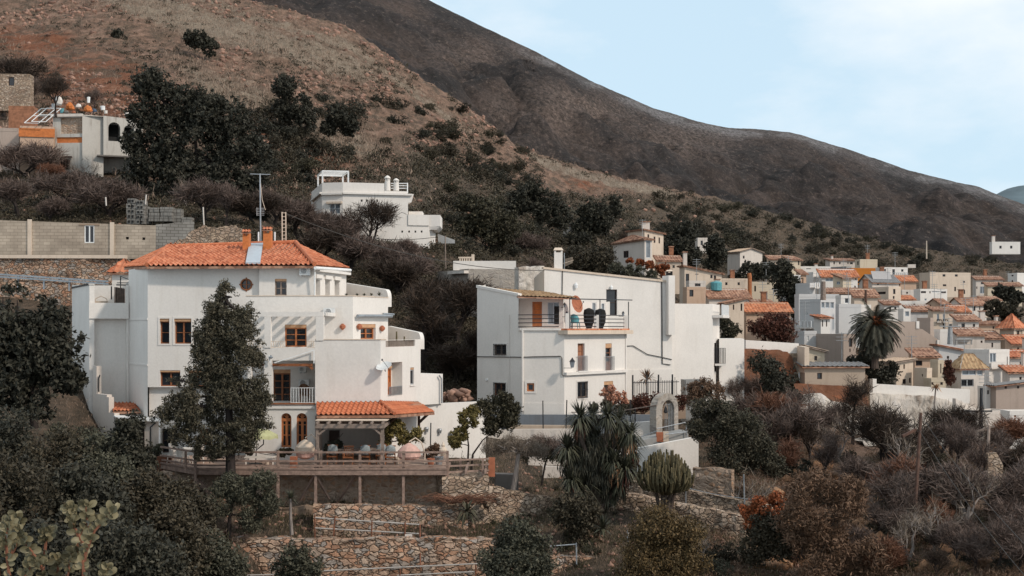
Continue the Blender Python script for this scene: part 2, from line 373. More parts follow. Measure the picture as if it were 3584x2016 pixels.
_A =np.zeros((_n +3,_n +3)); _A[:_n,:_n] =tps(_c,_c)+np.eye(_n)*0.004
_A[:_n,_n] =1; _A[:_n,_n +1:] =_c; _A[_n,:_n] =1; _A[_n +1:,:_n] =_c.T
_w =np.linalg.solve(_A,np.concatenate([np.log(cp[:,2]),[0,0,0]]))
def depth(px,py):
 q =np.stack([np.ravel(px),np.ravel(py)],-1)/1000.0; out =np.empty(len(q))
 for i in range(0,len(q),20000):
  s =q[i:i +20000]; out[i:i +20000] =tps(s,_c) @ _w[:_n]+_w[_n]+s @ _w[_n +1:]
 return np.exp(out).reshape(np.shape(px))
SX =[-900,300,850,1100,1220,1340,1500,1640,1700,1800,1950,2100,2300,2500,2800,3100,3584,4400]
SY =[-500,-260,-6,60,92,180,285,378,420,500,560,605,650,690,770,850,930,1000]
sil =lambda px: np.interp(px,SX,SY)
def G(px,py):
 """point on the ground seen at a pixel"""
 return P(px,py,float(depth(np.array([px]),np.array([py]))[0]))
def sm(a,b,x): t =np.clip((x -a)/(b -a),0,1); return t *t *(3-2*t)
nc,nr =760,560
px =np.linspace(-900,4400,nc)[None,:].repeat(nr,0)
t =np.linspace(0,1,nr)[:,None] ** 1.15
S =sil(px); py =S +t *(2500-S)
D =depth(px,py)
co =np.stack([(px -CX)*D /F,D,(HY -py)*D /F],-1)
# relief grows with distance from the village core
wild =sm(900,650,py +0.0*px)*1.0
wild =np.maximum(wild,0.25)
edge =sm(0,60,py -S)
am =np.where(py < 950,1.6,0.35)*np.clip(D /180,0.4,1.8)
n1 =fbm(co *[1,.6,1],0.06,5); n2 =fbm(co *[1,.35,1],0.45,4,0.6); n3 =fbm(co *[1,1,1.6]+50,0.16,3)
crag =np.abs(n3)
co[...,2] += am *(0.55*n1 *edge +0.42*n2 +0.9*(crag -0.25)*edge)
co[...,1] += am *edge *0.8*n2
# back side of the hill
bk =[]
for i,(dy,dz) in enumerate(((14,-4),(60,-30),(200,-120))):
 r =co[0].copy(); k =1+dy /r[:,1]; r[:,0] *= k; r[:,1] *= k; r[:,2] += dz; bk.append(r)
# front: down to the valley floor and under the camera
fw =[]
for Yf,zf in ((30,-16),(10,-18),(-60,-20)):
 r =co[-1].copy(); r[:,0] =(px[-1]-CX)*max(Yf,20)/F *(1.5 if Yf > 0 else 3); r[:,1] =Yf; r[:,2] =zf; fw.append(r)
allv =np.concatenate([np.stack(bk[::-1]),co,np.stack(fw)])
def gridfaces(nr,nc):
 i =np.arange(nr *nc).reshape(nr,nc); return np.stack([i[1:,:-1].ravel(),i[1:,1:].ravel(),i[:-1,1:].ravel(),i[:-1,:-1].ravel()],-1)
# what the ground is made of, by place: R orange soil, G dry tan grass, B dark undergrowth
def blob(cx,cy,rx,ry): return np.exp(-(((px -cx)/rx) ** 2+((py -cy)/ry) ** 2))
org =1.0*blob(330,290,260,110)+0.8*blob(60,140,200,60)+0.9*blob(930,420,50,110)+0.8*blob(1100,560,160,60)+0.5*blob(1950,850,60,60)+0.9*blob(2600,1280,200,90)+0.6*blob(1560,780,120,50)+0.45*blob(3400,960,160,40)+0.5*blob(2050,640,160,40)+0.5*blob(180,1450,120,50)+0.5*blob(800,1840,200,60)+0.3*blob(2900,1950,300,200)
tan =sm(60,-30,np.abs((py -S)-40-0.02*px))*sm(1900,1500,px)*0.9
tan =np.maximum(tan,1.1*np.exp(-((py -(0.30*px -130))/55) ** 2)*sm(200,500,px)*sm(1500,1100,px))
tan =np.maximum(tan,0.9*np.exp(-((py -(0.42*px -20))/60) ** 2)*sm(500,800,px)*sm(1500,1200,px))
tan =np.maximum(tan,0.8*np.exp(-((py -S -25)/22) ** 2)*sm(1750,1900,px)*sm(2500,2300,px))
drk =np.maximum(sm(640,740,py)*(1-.55*sm(2400,2700,px)*sm(1400,1500,py)),sm(0,90,py -np.maximum(.62*px -480,380))*sm(1250,1600,px)*sm(2000,1850,px))*0.85+0.5*blob(1500,700,500,160)+0.5*blob(2900,850,700,120)
colr =np.zeros((nr +6,nc,4),dtype=np.float32); colr[...,3] =1
for k,a in enumerate((org,tan,drk)): colr[3:-3,:,k] =np.clip(a,0,1)
colr[:3] =colr[3]; colr[-3:,:,2] =1
def colattr(o,c):
 a =o.data.color_attributes.new('zone','FLOAT_COLOR','POINT'); a.data.foreach_set('color',c.ravel())
m,t_,b =base('terrain',0.95,0.1)
at =N(t_,'ShaderNodeAttribute',attribute_name='zone'); sp =N(t_,'ShaderNodeSeparateColor'); t_.links.new(at.outputs['Color'],sp.inputs[0])
v =coords(t_,(1,.28,1)); na =noise(t_,v,0.08,8,0.65); nb =noise(t_,v,0.55,8,0.7); ncc =noise(t_,v,2.2,6,0.7)
rock =ramp(t_,nb,[(0.30,(0.055,0.038,0.030)),(0.42,(0.13,0.084,0.06)),(0.56,(0.24,0.148,0.105)),(0.72,(0.35,0.23,0.17))])
orange =ramp(t_,nb,[(0.3,(0.10,0.042,0.024)),(0.52,(0.21,0.088,0.05)),(0.72,(0.30,0.165,0.11))])
grass =ramp(t_,ncc,[(0.3,(0.16,0.124,0.092)),(0.7,(0.33,0.26,0.195))])
green =ramp(t_,ncc,[(0.3,(0.036,0.031,0.022)),(0.5,(0.085,0.066,0.047)),(0.75,(0.18,0.125,0.088))])
def thr(fac,nz,lo=0.35,hi=0.65):
 return ramp(t_,math_(t_,'ADD',fac,math_(t_,'MULTIPLY',math_(t_,'SUBTRACT',nz,0.5),1.3)),[(lo,(0,0,0)),(hi,(1,1,1))])
c =mixc(t_,thr(sp.outputs[0],na),rock,orange); c =mixc(t_,thr(sp.outputs[1],nb),c,grass)
sc1 =ramp(t_,noise(t_,v,0.3,7,0.7),[(0.47,(0,0,0)),(0.6,(0.8,0.8,0.8))])
c =mixc(t_,math_(t_,'MULTIPLY',sc1,math_(t_,'SUBTRACT',1.0,math_(t_,'MULTIPLY',sp.outputs[1],0.8))),c,green)
c =mixc(t_,math_(t_,'MULTIPLY',thr(sp.outputs[2],nb),0.85),c,green)
t_.links.new(c,b.inputs['Base Color']); bump(t_,b,math_(t_,'ADD',nb,math_(t_,'MULTIPLY',ncc,0.4)),1.0,0.9)
o =mesh_obj('hillside_ground',allv.reshape(-1,3),gridfaces(nr +6,nc),M['terrain'],origin=(0,0,0),smooth=True)
colattr(o,colr); o['kind'] ='structure'
# ------------------------------------------------------------------ the dark mountain behind
MX =[-900,900,1500,1670,1878,2087,2281,2476,2560,2643,2768,2850,2963,3186,3422,3478,3640,4400]
MY =[-700,-300,0,83,181,292,376,434,449,452,463,487,522,598,654,676,735,900]
nc2,nr2 =520,300
px2 =np.linspace(-900,4400,nc2)[None,:].repeat(nr2,0); t2 =np.linspace(0,1,nr2)[:,None]
S2 =np.interp(px2,MX,MY); B2 =sil(px2)+190; B2 =np.maximum(B2,S2 +150); py2 =S2 +t2 *(B2 -S2)
hgt =np.clip((sil(px2)+60-py2)/(sil(px2)+60-S2),-0.5,1)
D2 =620+620*np.clip(hgt,0,1) ** 1.0+140*hgt
# a spur runs down to the left of the middle, folding the slope
sp_ =np.exp(-((px2 -(1960+(py2 -320)*-1.1))/190) ** 2)*sm(240,330,py2)*sm(620,480,py2)
D2 =D2 -120*sp_ +90*np.exp(-((px2 -1640-(py2 -330)*0.8)/170) ** 2)*sm(230,400,py2)
co2 =np.stack([(px2 -CX)*D2 /F,D2,(HY -py2)*D2 /F],-1)
e2 =sm(0,50,py2 -S2)
m1 =fbm(co2 *[1,.5,1],0.010,5); m2 =fbm(co2 *[1,.25,1],0.05,5,0.65)
rv_ =np.abs(fbm(co2 *[1,.5,.3]+300,0.018,4)); e3 =sm(10,170,py2 -S2); co2[...,2] += 10*m1 *e2 +26*m1 *e3 +(2.0+5*e2)*m2 *0.7+38*(rv_ -.2)*e3
co2[...,1] += 30*m1 *e3
bk =[]
for dy,dz in ((60,-20),(500,-300)):
 r =co2[0].copy(); k =1+dy /r[:,1]; r[:,0] *= k; r[:,1] *= k; r[:,2] += dz; bk.append(r)
m,t_,b =base('mountain',0.95,0.1)
v =coords(t_,(1,.2,1))
na =noise(t_,v,0.012,8,0.6); nb =noise(t_,v,0.05,9,0.72); ncc =noise(t_,coords(t_,(1,.2,1.1)),0.30,9,0.8)
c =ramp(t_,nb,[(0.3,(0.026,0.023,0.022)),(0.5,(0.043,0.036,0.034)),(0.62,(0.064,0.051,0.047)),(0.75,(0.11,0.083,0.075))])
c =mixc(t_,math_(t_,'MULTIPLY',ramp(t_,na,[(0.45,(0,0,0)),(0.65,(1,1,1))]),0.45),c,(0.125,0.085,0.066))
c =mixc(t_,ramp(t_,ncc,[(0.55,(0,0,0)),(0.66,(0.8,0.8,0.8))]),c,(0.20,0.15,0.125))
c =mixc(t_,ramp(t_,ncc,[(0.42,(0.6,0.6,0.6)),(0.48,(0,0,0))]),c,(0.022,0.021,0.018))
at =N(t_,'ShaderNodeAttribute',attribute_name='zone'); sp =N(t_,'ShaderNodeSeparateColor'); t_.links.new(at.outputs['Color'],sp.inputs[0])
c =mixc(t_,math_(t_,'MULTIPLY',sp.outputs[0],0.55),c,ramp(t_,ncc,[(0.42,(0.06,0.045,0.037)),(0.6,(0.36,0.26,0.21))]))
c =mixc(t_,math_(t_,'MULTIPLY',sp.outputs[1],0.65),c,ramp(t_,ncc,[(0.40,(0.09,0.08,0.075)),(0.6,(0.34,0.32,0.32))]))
t_.links.new(c,b.inputs['Base Color']); bump(t_,b,math_(t_,'ADD',nb,math_(t_,'MULTIPLY',ncc,0.5)),1.0,7.0)
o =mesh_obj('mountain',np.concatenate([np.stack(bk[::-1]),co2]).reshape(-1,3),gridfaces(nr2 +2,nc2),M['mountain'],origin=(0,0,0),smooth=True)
z2 =np.zeros((nr2 +2,nc2,4),dtype=np.float32); z2[...,3] =1
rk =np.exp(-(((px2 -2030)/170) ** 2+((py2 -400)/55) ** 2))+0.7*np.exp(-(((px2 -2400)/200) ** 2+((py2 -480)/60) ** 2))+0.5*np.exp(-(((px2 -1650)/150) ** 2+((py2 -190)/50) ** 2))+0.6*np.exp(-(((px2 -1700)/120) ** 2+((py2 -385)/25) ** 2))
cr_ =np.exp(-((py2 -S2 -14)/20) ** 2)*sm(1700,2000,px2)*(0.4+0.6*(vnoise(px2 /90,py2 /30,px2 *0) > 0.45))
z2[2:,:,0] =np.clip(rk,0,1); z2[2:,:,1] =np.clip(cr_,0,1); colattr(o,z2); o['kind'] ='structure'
# far blue ridge at the right edge
fx =np.linspace(3380,4600,60); fy =np.interp(fx,[3380,3478,3530,3584,3800,4600],[720,676,662,654,640,700])
rows =[[P(a,b_ +k *60,2600-k *120) for a,b_ in zip(fx,fy)] for k in range(6)]
back =[[p +Vector((0,400,-200)) for p in rows[0]]]
vv =np.array([[tuple(p) for p in r] for r in back +rows]); vv[1:,:,2] += 12*fbm(vv[1:],0.01,4)
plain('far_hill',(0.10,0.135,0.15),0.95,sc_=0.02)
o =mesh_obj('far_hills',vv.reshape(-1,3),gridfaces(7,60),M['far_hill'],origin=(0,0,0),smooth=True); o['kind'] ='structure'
# ------------------------------------------------------------------ building helpers
def wall(mb,w,z0,z1,ops=(),depth=0.22,z1b=None,u0=0.0,u1=None):
 """wall plane with real rectangular openings and their reveals; z1..z1b slopes the top"""
 u1 =w.L if u1 is None else u1; zb =z1 if z1b is None else z1b; zt =min(z1,zb)
 ops =[(max(u0,a),min(u1,b_),max(z0,c),min(zt,d)) for a,b_,c,d in ops]
 ops =[o for o in ops if o[1]-o[0] > 0.02 and o[3]-o[2] > 0.02]
 us =sorted({u0,u1,*[o[0] for o in ops],*[o[1] for o in ops]}); zs =sorted({z0,zt,*[o[2] for o in ops],*[o[3] for o in ops]})
 for i in range(len(us)-1):
  for j in range(len(zs)-1):
   cu,cz =(us[i]+us[i +1])/2,(zs[j]+zs[j +1])/2
   if any(o[0] < cu < o[1] and o[2] < cz < o[3] for o in ops): continue
   mb.poly(w.pt(us[i],zs[j]),w.pt(us[i +1],zs[j]),w.pt(us[i +1],zs[j +1]),w.pt(us[i],zs[j +1]))
 if abs(z1 -zb) > 1e-4:
  if z1 > zb: mb.poly(w.pt(u0,zt),w.pt(u1,zt),w.pt(u0,z1))
  else: mb.poly(w.pt(u0,zt),w.pt(u1,zt),w.pt(u1,zb))
 for a,b_,c,d in ops:
  q =[(a,c),(b_,c),(b_,d),(a,d)]
  for k in range(4):
   p,r =q[k],q[(k +1) % 4]
   mb.poly(w.pt(*p),w.pt(*p,-depth),w.pt(*r,-depth),w.pt(*r))
def spandrel(mb,w,rect,depth=0.22,full=False,n=14):
 """turns a rectangular opening into an arched (or, if full, round) one"""
 a,b_,c,d =rect; r =(b_ -a)/2; cu =(a +b_)/2; cz =(c +d)/2 if full else d -r
 arcs =[(0,math.pi /2,b_,d),(math.pi /2,math.pi,a,d)]
 if full: arcs += [(math.pi,1.5*math.pi,a,c),(1.5*math.pi,2*math.pi,b_,c)]
 for t0,t1,ku,kz in arcs:
  for i in range(n):
   p =[(cu +r *math.cos(t),cz +r *math.sin(t)) for t in (t0 +(t1 -t0)*i /n,t0 +(t1 -t0)*(i +1)/n)]
   mb.poly(w.pt(ku,kz),w.pt(*p[0]),w.pt(*p[1]))
   mb.poly(w.pt(*p[0]),w.pt(*p[0],-depth),w.pt(*p[1],-depth),w.pt(*p[1]))
def window(par,w,rect,frame='wood',cols=2,rows=2,recess=0.2,glass='glass',name='window',fw=0.06,blind=None,panel=0.0,arch=False,grille=False,door=False):
 a,b_,c,d =rect; f =MB(); o0,o1 =-recess +0.01,-recess +0.07
 if b_ < a: a,b_ =b_,a
 nm ='door' if door else name
 if blind: bl =MB().wb(w,a,b_,d -blind,d,-recess -0.04,-0.03); d =d -blind
 f.wb(w,a,a +fw,c,d,o0,o1); f.wb(w,b_ -fw,b_,c,d,o0,o1)
 f.wb(w,a +fw,b_ -fw,c,c +fw,o0,o1); f.wb(w,a +fw,b_ -fw,d -fw,d,o0,o1)
 iu =b_ -a -2*fw; iz =d -c -2*fw
 if panel: f.wb(w,a +fw,b_ -fw,c +fw,c +fw +iz *panel,o0 +0.01,o1 -0.015)
 for i in range(1,cols):
  u =a +fw +iu *i /cols; k =fw *0.7 if i *2 == cols else 0.022
  f.wb(w,u -k,u +k,c +fw,d -fw,o0 +0.002,o1 +(0.004 if i *2 == cols else -0.01))
 for j in range(1,rows):
  z =c +fw +iz *panel +iz *(1-panel)*j /rows; f.wb(w,a +fw,b_ -fw,z -0.02,z +0.02,o0 +0.004,o1 -0.014)
 if arch:
  cu =(a +b_)/2; r =(b_ -a)/2
  for k in range(1,4):
   t =math.pi *k /4; f.beam(w.pt(cu,d -r,-recess +0.04),w.pt(cu +r *math.cos(t),d -r +r *math.sin(t),-recess +0.04),0.035,0.035)
  f.wb(w,a,b_,d -r -0.16,d -r,o0 -0.01,o1 +0.02)
 fo =f.build(nm,M[frame],par)
 g =MB(); g.poly(w.pt(a,c,-recess),w.pt(b_,c,-recess),w.pt(b_,d,-recess),w.pt(a,d,-recess)); g.build('pane',M[glass],fo)
 if blind: bl.build('blind_box',M['tanblind'],fo)
 if grille:
  q =MB(); k =max(3,int((b_ -a)/0.13))
  for i in range(k +1): q.wb(w,a +(b_ -a)*i /k -0.012,a +(b_ -a)*i /k +0.012,c -0.05,d +0.05,0.05,0.075)
  for z in (c,(c +d)/2,d): q.wb(w,a -0.03,b_ +0.03,z -0.012,z +0.012,0.076,0.09)
  q.build('grille',M['iron'],fo)
 return fo
def tiles(par,el,er,rr,rl,mat='tile',tw=0.26,h=0.06,under=True,name='roof',t=0.12,seg=6,step=0.42):
 """barrel-tiled slope over the plan quad eave-left, eave-right, ridge-right, ridge-left (3D points)"""
 el,er,rr,rl =map(Vector,(el,er,rr,rl)); U =er -el; Lu =U.length; U.normalize()
 nrm =U.cross(rl +rr -el -er).normalized()
 if nrm.z < 0: nrm =-nrm
 V =nrm.cross(U).normalized()
 if V.dot(rl +rr -el -er) < 0: V =-V
 def uv(p): q =p -el; return q.dot(U),q.dot(V)
 pl,pr =uv(rl),uv(rr)
 # outline as polygon in (u, v): clip each column between its bottom and its top
 poly =[(0,0),(Lu,uv(er)[1]),pr,pl]
 umin,umax =min(p[0] for p in poly),max(p[0] for p in poly)
 def span(u):
  vs =[]
  for i in range(4):
   (x0,y0),(x1,y1) =poly[i],poly[(i +1) % 4]
   if (x0 -u)*(x1 -u) <= 0 and abs(x1 -x0) > 1e-6: vs.append(y0 +(y1 -y0)*(u -x0)/(x1 -x0))
  return (min(vs),max(vs)) if len(vs) > 1 else (0,0)
 n =max(2,int(round((umax -umin)/tw))); vmax =max(p[1] for p in poly); nv =max(1,int(vmax /step)) if step else 1
 mb =MB(); cols =[]
 for i in range(n *seg +1):
  u =umin +(umax -umin)*i /(n *seg); u_ =min(max(u,umin +1e-3),umax -1e-3); v0,v1 =span(u_)
  ph =(i % seg)/seg; hh =h *(math.sin(math.pi *ph *2)*(1.0 if ph < 0.5 else 0.45))
  col =[]
  for k in range(nv +1):
   v =min(vmax *k /nv,v1) if k < nv else v1
   v =max(v,v0)
   lift =h +hh
   col.append(el +U *u +V *v +nrm *(lift +0.025))
   if k < nv:
    v2 =min(vmax *(k +1)/nv,v1); v2 =max(v2,v0); col.append(el +U *u +V *v2 +nrm *(lift -0.01))
  cols.append(col)
 m_ =len(cols[0]); vs =[p for c in cols for p in c]
 mb.add(vs,[(i *m_ +k,(i +1)*m_ +k,(i +1)*m_ +k +1,i *m_ +k +1) for i in range(len(cols)-1) for k in range(m_ -1)])
 o =mb.build(name,M[mat],par)
 if under:
  q =MB().slab([el,er,rr,rl],t); q.build('eave_board',M['tile_old' if mat != 'tanroof' else 'greywood'],o)
 return o
def ridge(par,a,b,r=0.13,mat='tile_smooth'):
 return MB().tube([a,b],r,8).build('ridge_tiles',M[mat],par)
def acunit(w,px0,py0,px1,py1,off,label,group='air conditioner units'):
 a,b_,c,d =w.rect(px0,py0,px1,py1)
 t =thing('air_conditioner',label,'air conditioner',w.pt((a +b_)/2,c,off),group)
 dp =0.34
 MB().wb(w,a,b_,c,d,off +0.08,off +dp).build('casing',M['acwhite'],t)
 r =min((b_ -a)*0.30,(d -c)*0.42); cu =a +(b_ -a)*0.42; cz =(c +d)/2
 g =MB(); ring =[w.pt(cu +r *math.cos(k *math.pi /8),cz +r *math.sin(k *math.pi /8),off +dp +0.012) for k in range(17)]
 g.tube(ring,0.02,4)
 for rr in (0.33,0.66): g.tube([w.pt(cu +r *rr *math.cos(k *math.pi /6),cz +r *rr *math.sin(k *math.pi /6),off +dp +0.012) for k in range(13)],0.008,4)
 g.build('fan_grille',M['acwhite'],t)
 MB().poly(*[w.pt(cu +r *math.cos(k *math.pi /8),cz +r *math.sin(k *math.pi /8),off +dp +0.004) for k in range(16)]).build('fan',M['greyplastic'],t)
 k =MB(); k.wb(w,a +0.08,a +0.12,c -0.04,c,off -0.01,off +dp); k.wb(w,b_ -0.12,b_ -0.08,c -0.04,c,off -0.01,off +dp); k.build('bracket',M['galv'],t)
 return t
def railing(par,w,u0,u1,z0,z1,mat='iron',off=0,bars=True,gap=0.12,r=0.012,top=0.025,rails=0,name='railing'):
 q =MB(); q.wb(w,u0,u1,z1 -top,z1,off -top,off +top)
 if bars:
  q.wb(w,u0,u1,z0,z0 +0.02,off -0.01,off +0.01); n =max(2,int(abs(u1 -u0)/gap))
  for i in range(n +1):
   u =u0 +(u1 -u0)*i /n; q.wb(w,u -r,u +r,z0,z1 -top,off -r,off +r)
 for k in range(rails):
  z =z0 +(z1 -z0)*(k +0.5)/(rails +0.5); q.wb(w,u0,u1,z -0.02,z +0.02,off -0.012,off +0.012)
 return q.build(name,M[mat],par)
def lantern(px,py,Y,label,s=0.22,mat='iron'):
 c =P(px,py,Y); t =thing('wall_lantern',label,'lantern',c)
 MB().lathe(c,[(s *.3,-s),(s *.5,s *.1)],6).build('glass_case',M['glass_light'],t)
 MB().lathe(c,[(s *.62,s *.12),(s *.25,s *.55),(0.02,s *.9)],6).build('cap',M[mat],t)
 MB().beam(c +Vector((0,0,-s *1.1)),c +Vector((-s *1.6,0.25,-s *1.1)),.03,.03).build('bracket',M[mat],t)
def boxhouse(label,xl,xc,xr,yt,yb,Y,yaw=0.0,mat='white',roof='flat',rmat='tile_bright',rz=0.0,wins=(),cat='house',name='house',depth=None,over=0.25,group=None,bz=3.0,wf='dark',par_mat=None):
 """a block seen at a corner: left wall xl..xc, right wall xc..xr (photo pixels), corner at distance Y, turned by yaw degrees"""
 a =R(yaw); dr =Vector((math.cos(a),math.sin(a))); dl =Vector((-math.sin(a),math.cos(a))); C =XY(xc,Y)
 def t_(px,d,lo,hi):
  k =(px -CX)/F; den =d.x -k *d.y; v =(k *C.y -C.x)/den if abs(den) > 1e-6 else lo
  return min(max(v,lo),hi) if v > 0 else lo
 lr =t_(xr,dr,0.5,60); ll =depth if (depth and xl >= xc) else t_(xl,dl,1.5,16) if xl < xc else (depth or 6.0)
 A =C +dl *ll; B =C +dr *lr; E =B +dl *ll
 z1 =Z(yt,Y); z0 =Z(yb,Y)-bz
 root =thing(name,label,cat,(C.x,C.y,z0),group)
 wl,wr =Fr(A,C),Fr(C,B)
 opl,opr =[],[]
 for wn in wins: (opl if (wn[0]+wn[2])/2 < xc else opr).append(wn)
 rl =[wl.rect(*q[:4]) for q in opl]; rr_ =[wr.rect(*q[:4]) for q in opr]
 mb =MB(); ze =z1
 k =rz
 # k: how far (metres) the ridge stands above the eave
 if roof == 'gable':      # ridge runs along the right wall; gable end on the left wall
  wall(mb,wl,z0,ze,rl,0.12); wall(mb,wr,z0,ze,rr_,0.12); wall(mb,Fr(B,E),z0,ze); wall(mb,Fr(E,A),z0,ze)
  mA,mB_ =(A +C)/2,(B +E)/2; mb.poly((A.x,A.y,ze),(C.x,C.y,ze),(mA.x,mA.y,ze +k)); mb.poly((B.x,B.y,ze),(E.x,E.y,ze),(mB_.x,mB_.y,ze +k))
  v =lambda p,z,dx=0,dy=0: (p.x +dr.x *dx +dl.x *dy,p.y +dr.y *dx +dl.y *dy,z)
  wo_ =mb.build('wall',M[mat],root); so_ =over *k /(ll /2)
  tiles(root,v(C,ze -so_,-over,-over),v(B,ze -so_,over,-over),v(mB_,ze +k,over),v(mA,ze +k,-over),rmat,0.4,0.05,True,'roof',0.1,4,0)
  tiles(root,v(E,ze -so_,over,over),v(A,ze -so_,-over,over),v(mA,ze +k +.01,-over),v(mB_,ze +k +.01,over),rmat,0.4,0.05,False,'roof',0.1,4,0)
 elif roof == 'gableR':   # gable end faces right wall side; ridge runs along the left wall
  wall(mb,wl,z0,ze,rl,0.12); wall(mb,wr,z0,ze,rr_,0.12); wall(mb,Fr(B,E),z0,ze); wall(mb,Fr(E,A),z0,ze)
  mC,mE =(C +B)/2,(E +A)/2; mb.poly((C.x,C.y,ze),(B.x,B.y,ze),(mC.x,mC.y,ze +k)); mb.poly((E.x,E.y,ze),(A.x,A.y,ze),(mE.x,mE.y,ze +k))
  v =lambda p,z,dx=0,dy=0: (p.x +dr.x *dx +dl.x *dy,p.y +dr.y *dx +dl.y *dy,z)
  mb.build('wall',M[mat],root); so_ =over *k /(lr /2)
  tiles(root,v(A,ze -so_,-over,over),v(C,ze -so_,-over,-over),v(mC,ze +k,0,-over),v(mE,ze +k,0,over),rmat,0.4,0.05,True,'roof',0.1,4,0)
  tiles(root,v(B,ze -so_,over,-over),v(E,ze -so_,over,over),v(mE,ze +k +.01,0,over),v(mC,ze +k +.01,0,-over),rmat,0.4,0.05,True,'roof',0.1,4,0)
 elif roof == 'hip':
  wall(mb,wl,z0,ze,rl,0.12); wall(mb,wr,z0,ze,rr_,0.12); wall(mb,Fr(B,E),z0,ze); wall(mb,Fr(E,A),z0,ze); mb.build('wall',M[mat],root)
  v =lambda p,z,dx=0,dy=0: (p.x +dr.x *dx +dl.x *dy,p.y +dr.y *dx +dl.y *dy,z)
  mid =(A +B +C +E)/4; hr =max(0.0,(lr -ll)/2); r0 =mid -dr *hr; r1 =mid +dr *hr
  c0,c1,c2,c3 =v(A,ze,-over,over),v(C,ze,-over,-over),v(B,ze,over,-over),v(E,ze,over,over)
  R0,R1 =(r0.x,r0.y,ze +k),(r1.x,r1.y,ze +k)
  tiles(root,c1,c2,R1,R0,rmat,0.4,0.05,False,'roof',0.1,4,0); tiles(root,c0,c1,R0,R0,rmat,0.4,0.05,False,'roof',0.1,4,0)
  tiles(root,c2,c3,R1,R1,rmat,0.4,0.05,False,'roof',0.1,4,0); MB().slab([c0,c1,c2,c3],0.1).build('eave_board',M['tile_old'],root)
 elif roof in ('shed','shedL','shedB'):
  # shed: high at the left wall's far side, falling towards the right wall (viewer); shedL: falls to the left; shedB: high at C-B, falls to the right end
  hA ={'shed': k,'shedL': 0,'shedB': k}[roof]; hC ={'shed': 0,'shedL': 0,'shedB': k}[roof]; hB ={'shed': 0,'shedL': k,'shedB': 0}[roof]; hE ={'shed': k,'shedL': k,'shedB': 0}[roof]
  wall(mb,wl,z0,ze +hA,rl,0.12,ze +hC); wall(mb,wr,z0,ze +hC,rr_,0.12,ze +hB); wall(mb,Fr(B,E),z0,ze +hB,(),0.1,ze +hE); wall(mb,Fr(E,A),z0,ze +hE,(),0.1,ze +hA)
  mb.build('wall',M[mat],root)
  v =lambda p,z,dx=0,dy=0: (p.x +dr.x *dx +dl.x *dy,p.y +dr.y *dx +dl.y *dy,z)
  q =[v(C,ze +hC,-over,-over),v(B,ze +hB,over,-over),v(E,ze +hE,over,over),v(A,ze +hA,-over,over)]
  if roof == 'shed': tiles(root,*q,rmat,0.4,0.05,True,'roof',0.1,4,0)
  elif roof == 'shedL': tiles(root,q[3],q[0],q[1],q[2],rmat,0.4,0.05,True,'roof',0.1,4,0)
  else: tiles(root,q[1],q[2],q[3],q[0],rmat,0.4,0.05,True,'roof',0.1,4,0)
 else:
  ph =0.35; zs =ze -ph
  for w_,ops in ((wl,rl),(wr,rr_),(Fr(B,E),()),(Fr(E,A),())): wall(mb,w_,z0,zs,ops,0.12)
  mb.poly(*[(p.x,p.y,zs) for p in (A,C,B,E)]); mb.build('wall',M[mat],root)
  q =MB()
  for w_ in (wl,wr,Fr(B,E),Fr(E,A)): q.wb(w_,0.0,w_.L -0.17,zs +0.004,ze,-0.15,0.02)
  q.build('parapet',M[par_mat or mat],root)
 for (lst,w_,rs) in ((opl,wl,rl),(opr,wr,rr_)):
  for wn,rc in zip(lst,rs):
   kd =wn[4] if len(wn) > 4 else wf
   fm ={'dark': 'darkwood','white': 'whitepaint','wood': 'wood','grey': 'greyplastic','blank': 'greywood','blue': 'zinc'}[kd]
   window(root,w_,rc,fm,2 if (rc[1]-rc[0]) > 0.7 else 1,1,0.12,'glass' if kd != 'blue' else 'glass_light',fw=0.07)
 root['_w'] =1; del root['_w']
 return root,wl,wr,z0,z1
# ------------------------------------------------------------------ the large white villa
H =thing('villa','large stepped white villa with orange hip roof and terraces above the wooden deck','house',P(900,1620,66))
def U(w,px): return w.u(px)
zb =Z(1640,63.5)
mb =MB()
# --- block A: the tall part under the tiled roof
wA0 =fr(450,71.5,517,68); wA =fr(517,68,907,68); wA2 =fr(907,67.7,1100,67.7); wA3 =fr(1100,67.7,1212,72.6)
zt =Z(934,68); zl =Z(1355,68)
opsA ={k: wA.rect(*r) for k,r in dict(w1=(559,1115,593,1203),w2=(610,1115,670,1203),w3=(560,1296,631,1352),w4=(660,1296,716,1352),rd=(843,977,881,1015)).items()}
wall(mb,wA0,zb -2,zt); wall(mb,wA,zl,zt,opsA.values(),0.3); spandrel(mb,wA,opsA['rd'],0.3,True)
a2 =wA2.rect(962,976,1003,1034); wall(mb,wA2,Z(1215,67.7),zt,[a2],0.2)
mb.poly(wA.pt(wA.L,zt),wA2.pt(0,zt),wA2.pt(0,zb),wA.pt(wA.L,zb))
o3 =[wA3.rect(*r) for r in ((1105,978,1121,1034),(1138,978,1155,1034),(1171,980,1188,1034))]; wall(mb,wA3,zb,zt,o3,0.45)
bk =[XY(1212,72.6),XY(1150,79),XY(500,80),XY(450,71.5)]
for p,q in zip(bk[:-1],bk[1:]): wall(mb,Fr(p,q),zb,zt)
wAl =wA.off(-0.28); lo ={k: wAl.rect(*r) for k,r in dict(d=(566,1500,622,1585),w5=(808,1538,836,1570),w6=(700,1500,740,1560)).items()}
wall(mb,wAl,zb -2,zl,lo.values(),0.25)
mb.poly(wA.pt(0,zl),wA.pt(wA.L,zl),wAl.pt(wA.L,zl),wAl.pt(0,zl))
mb.build('upper_wall',M['white'],H)
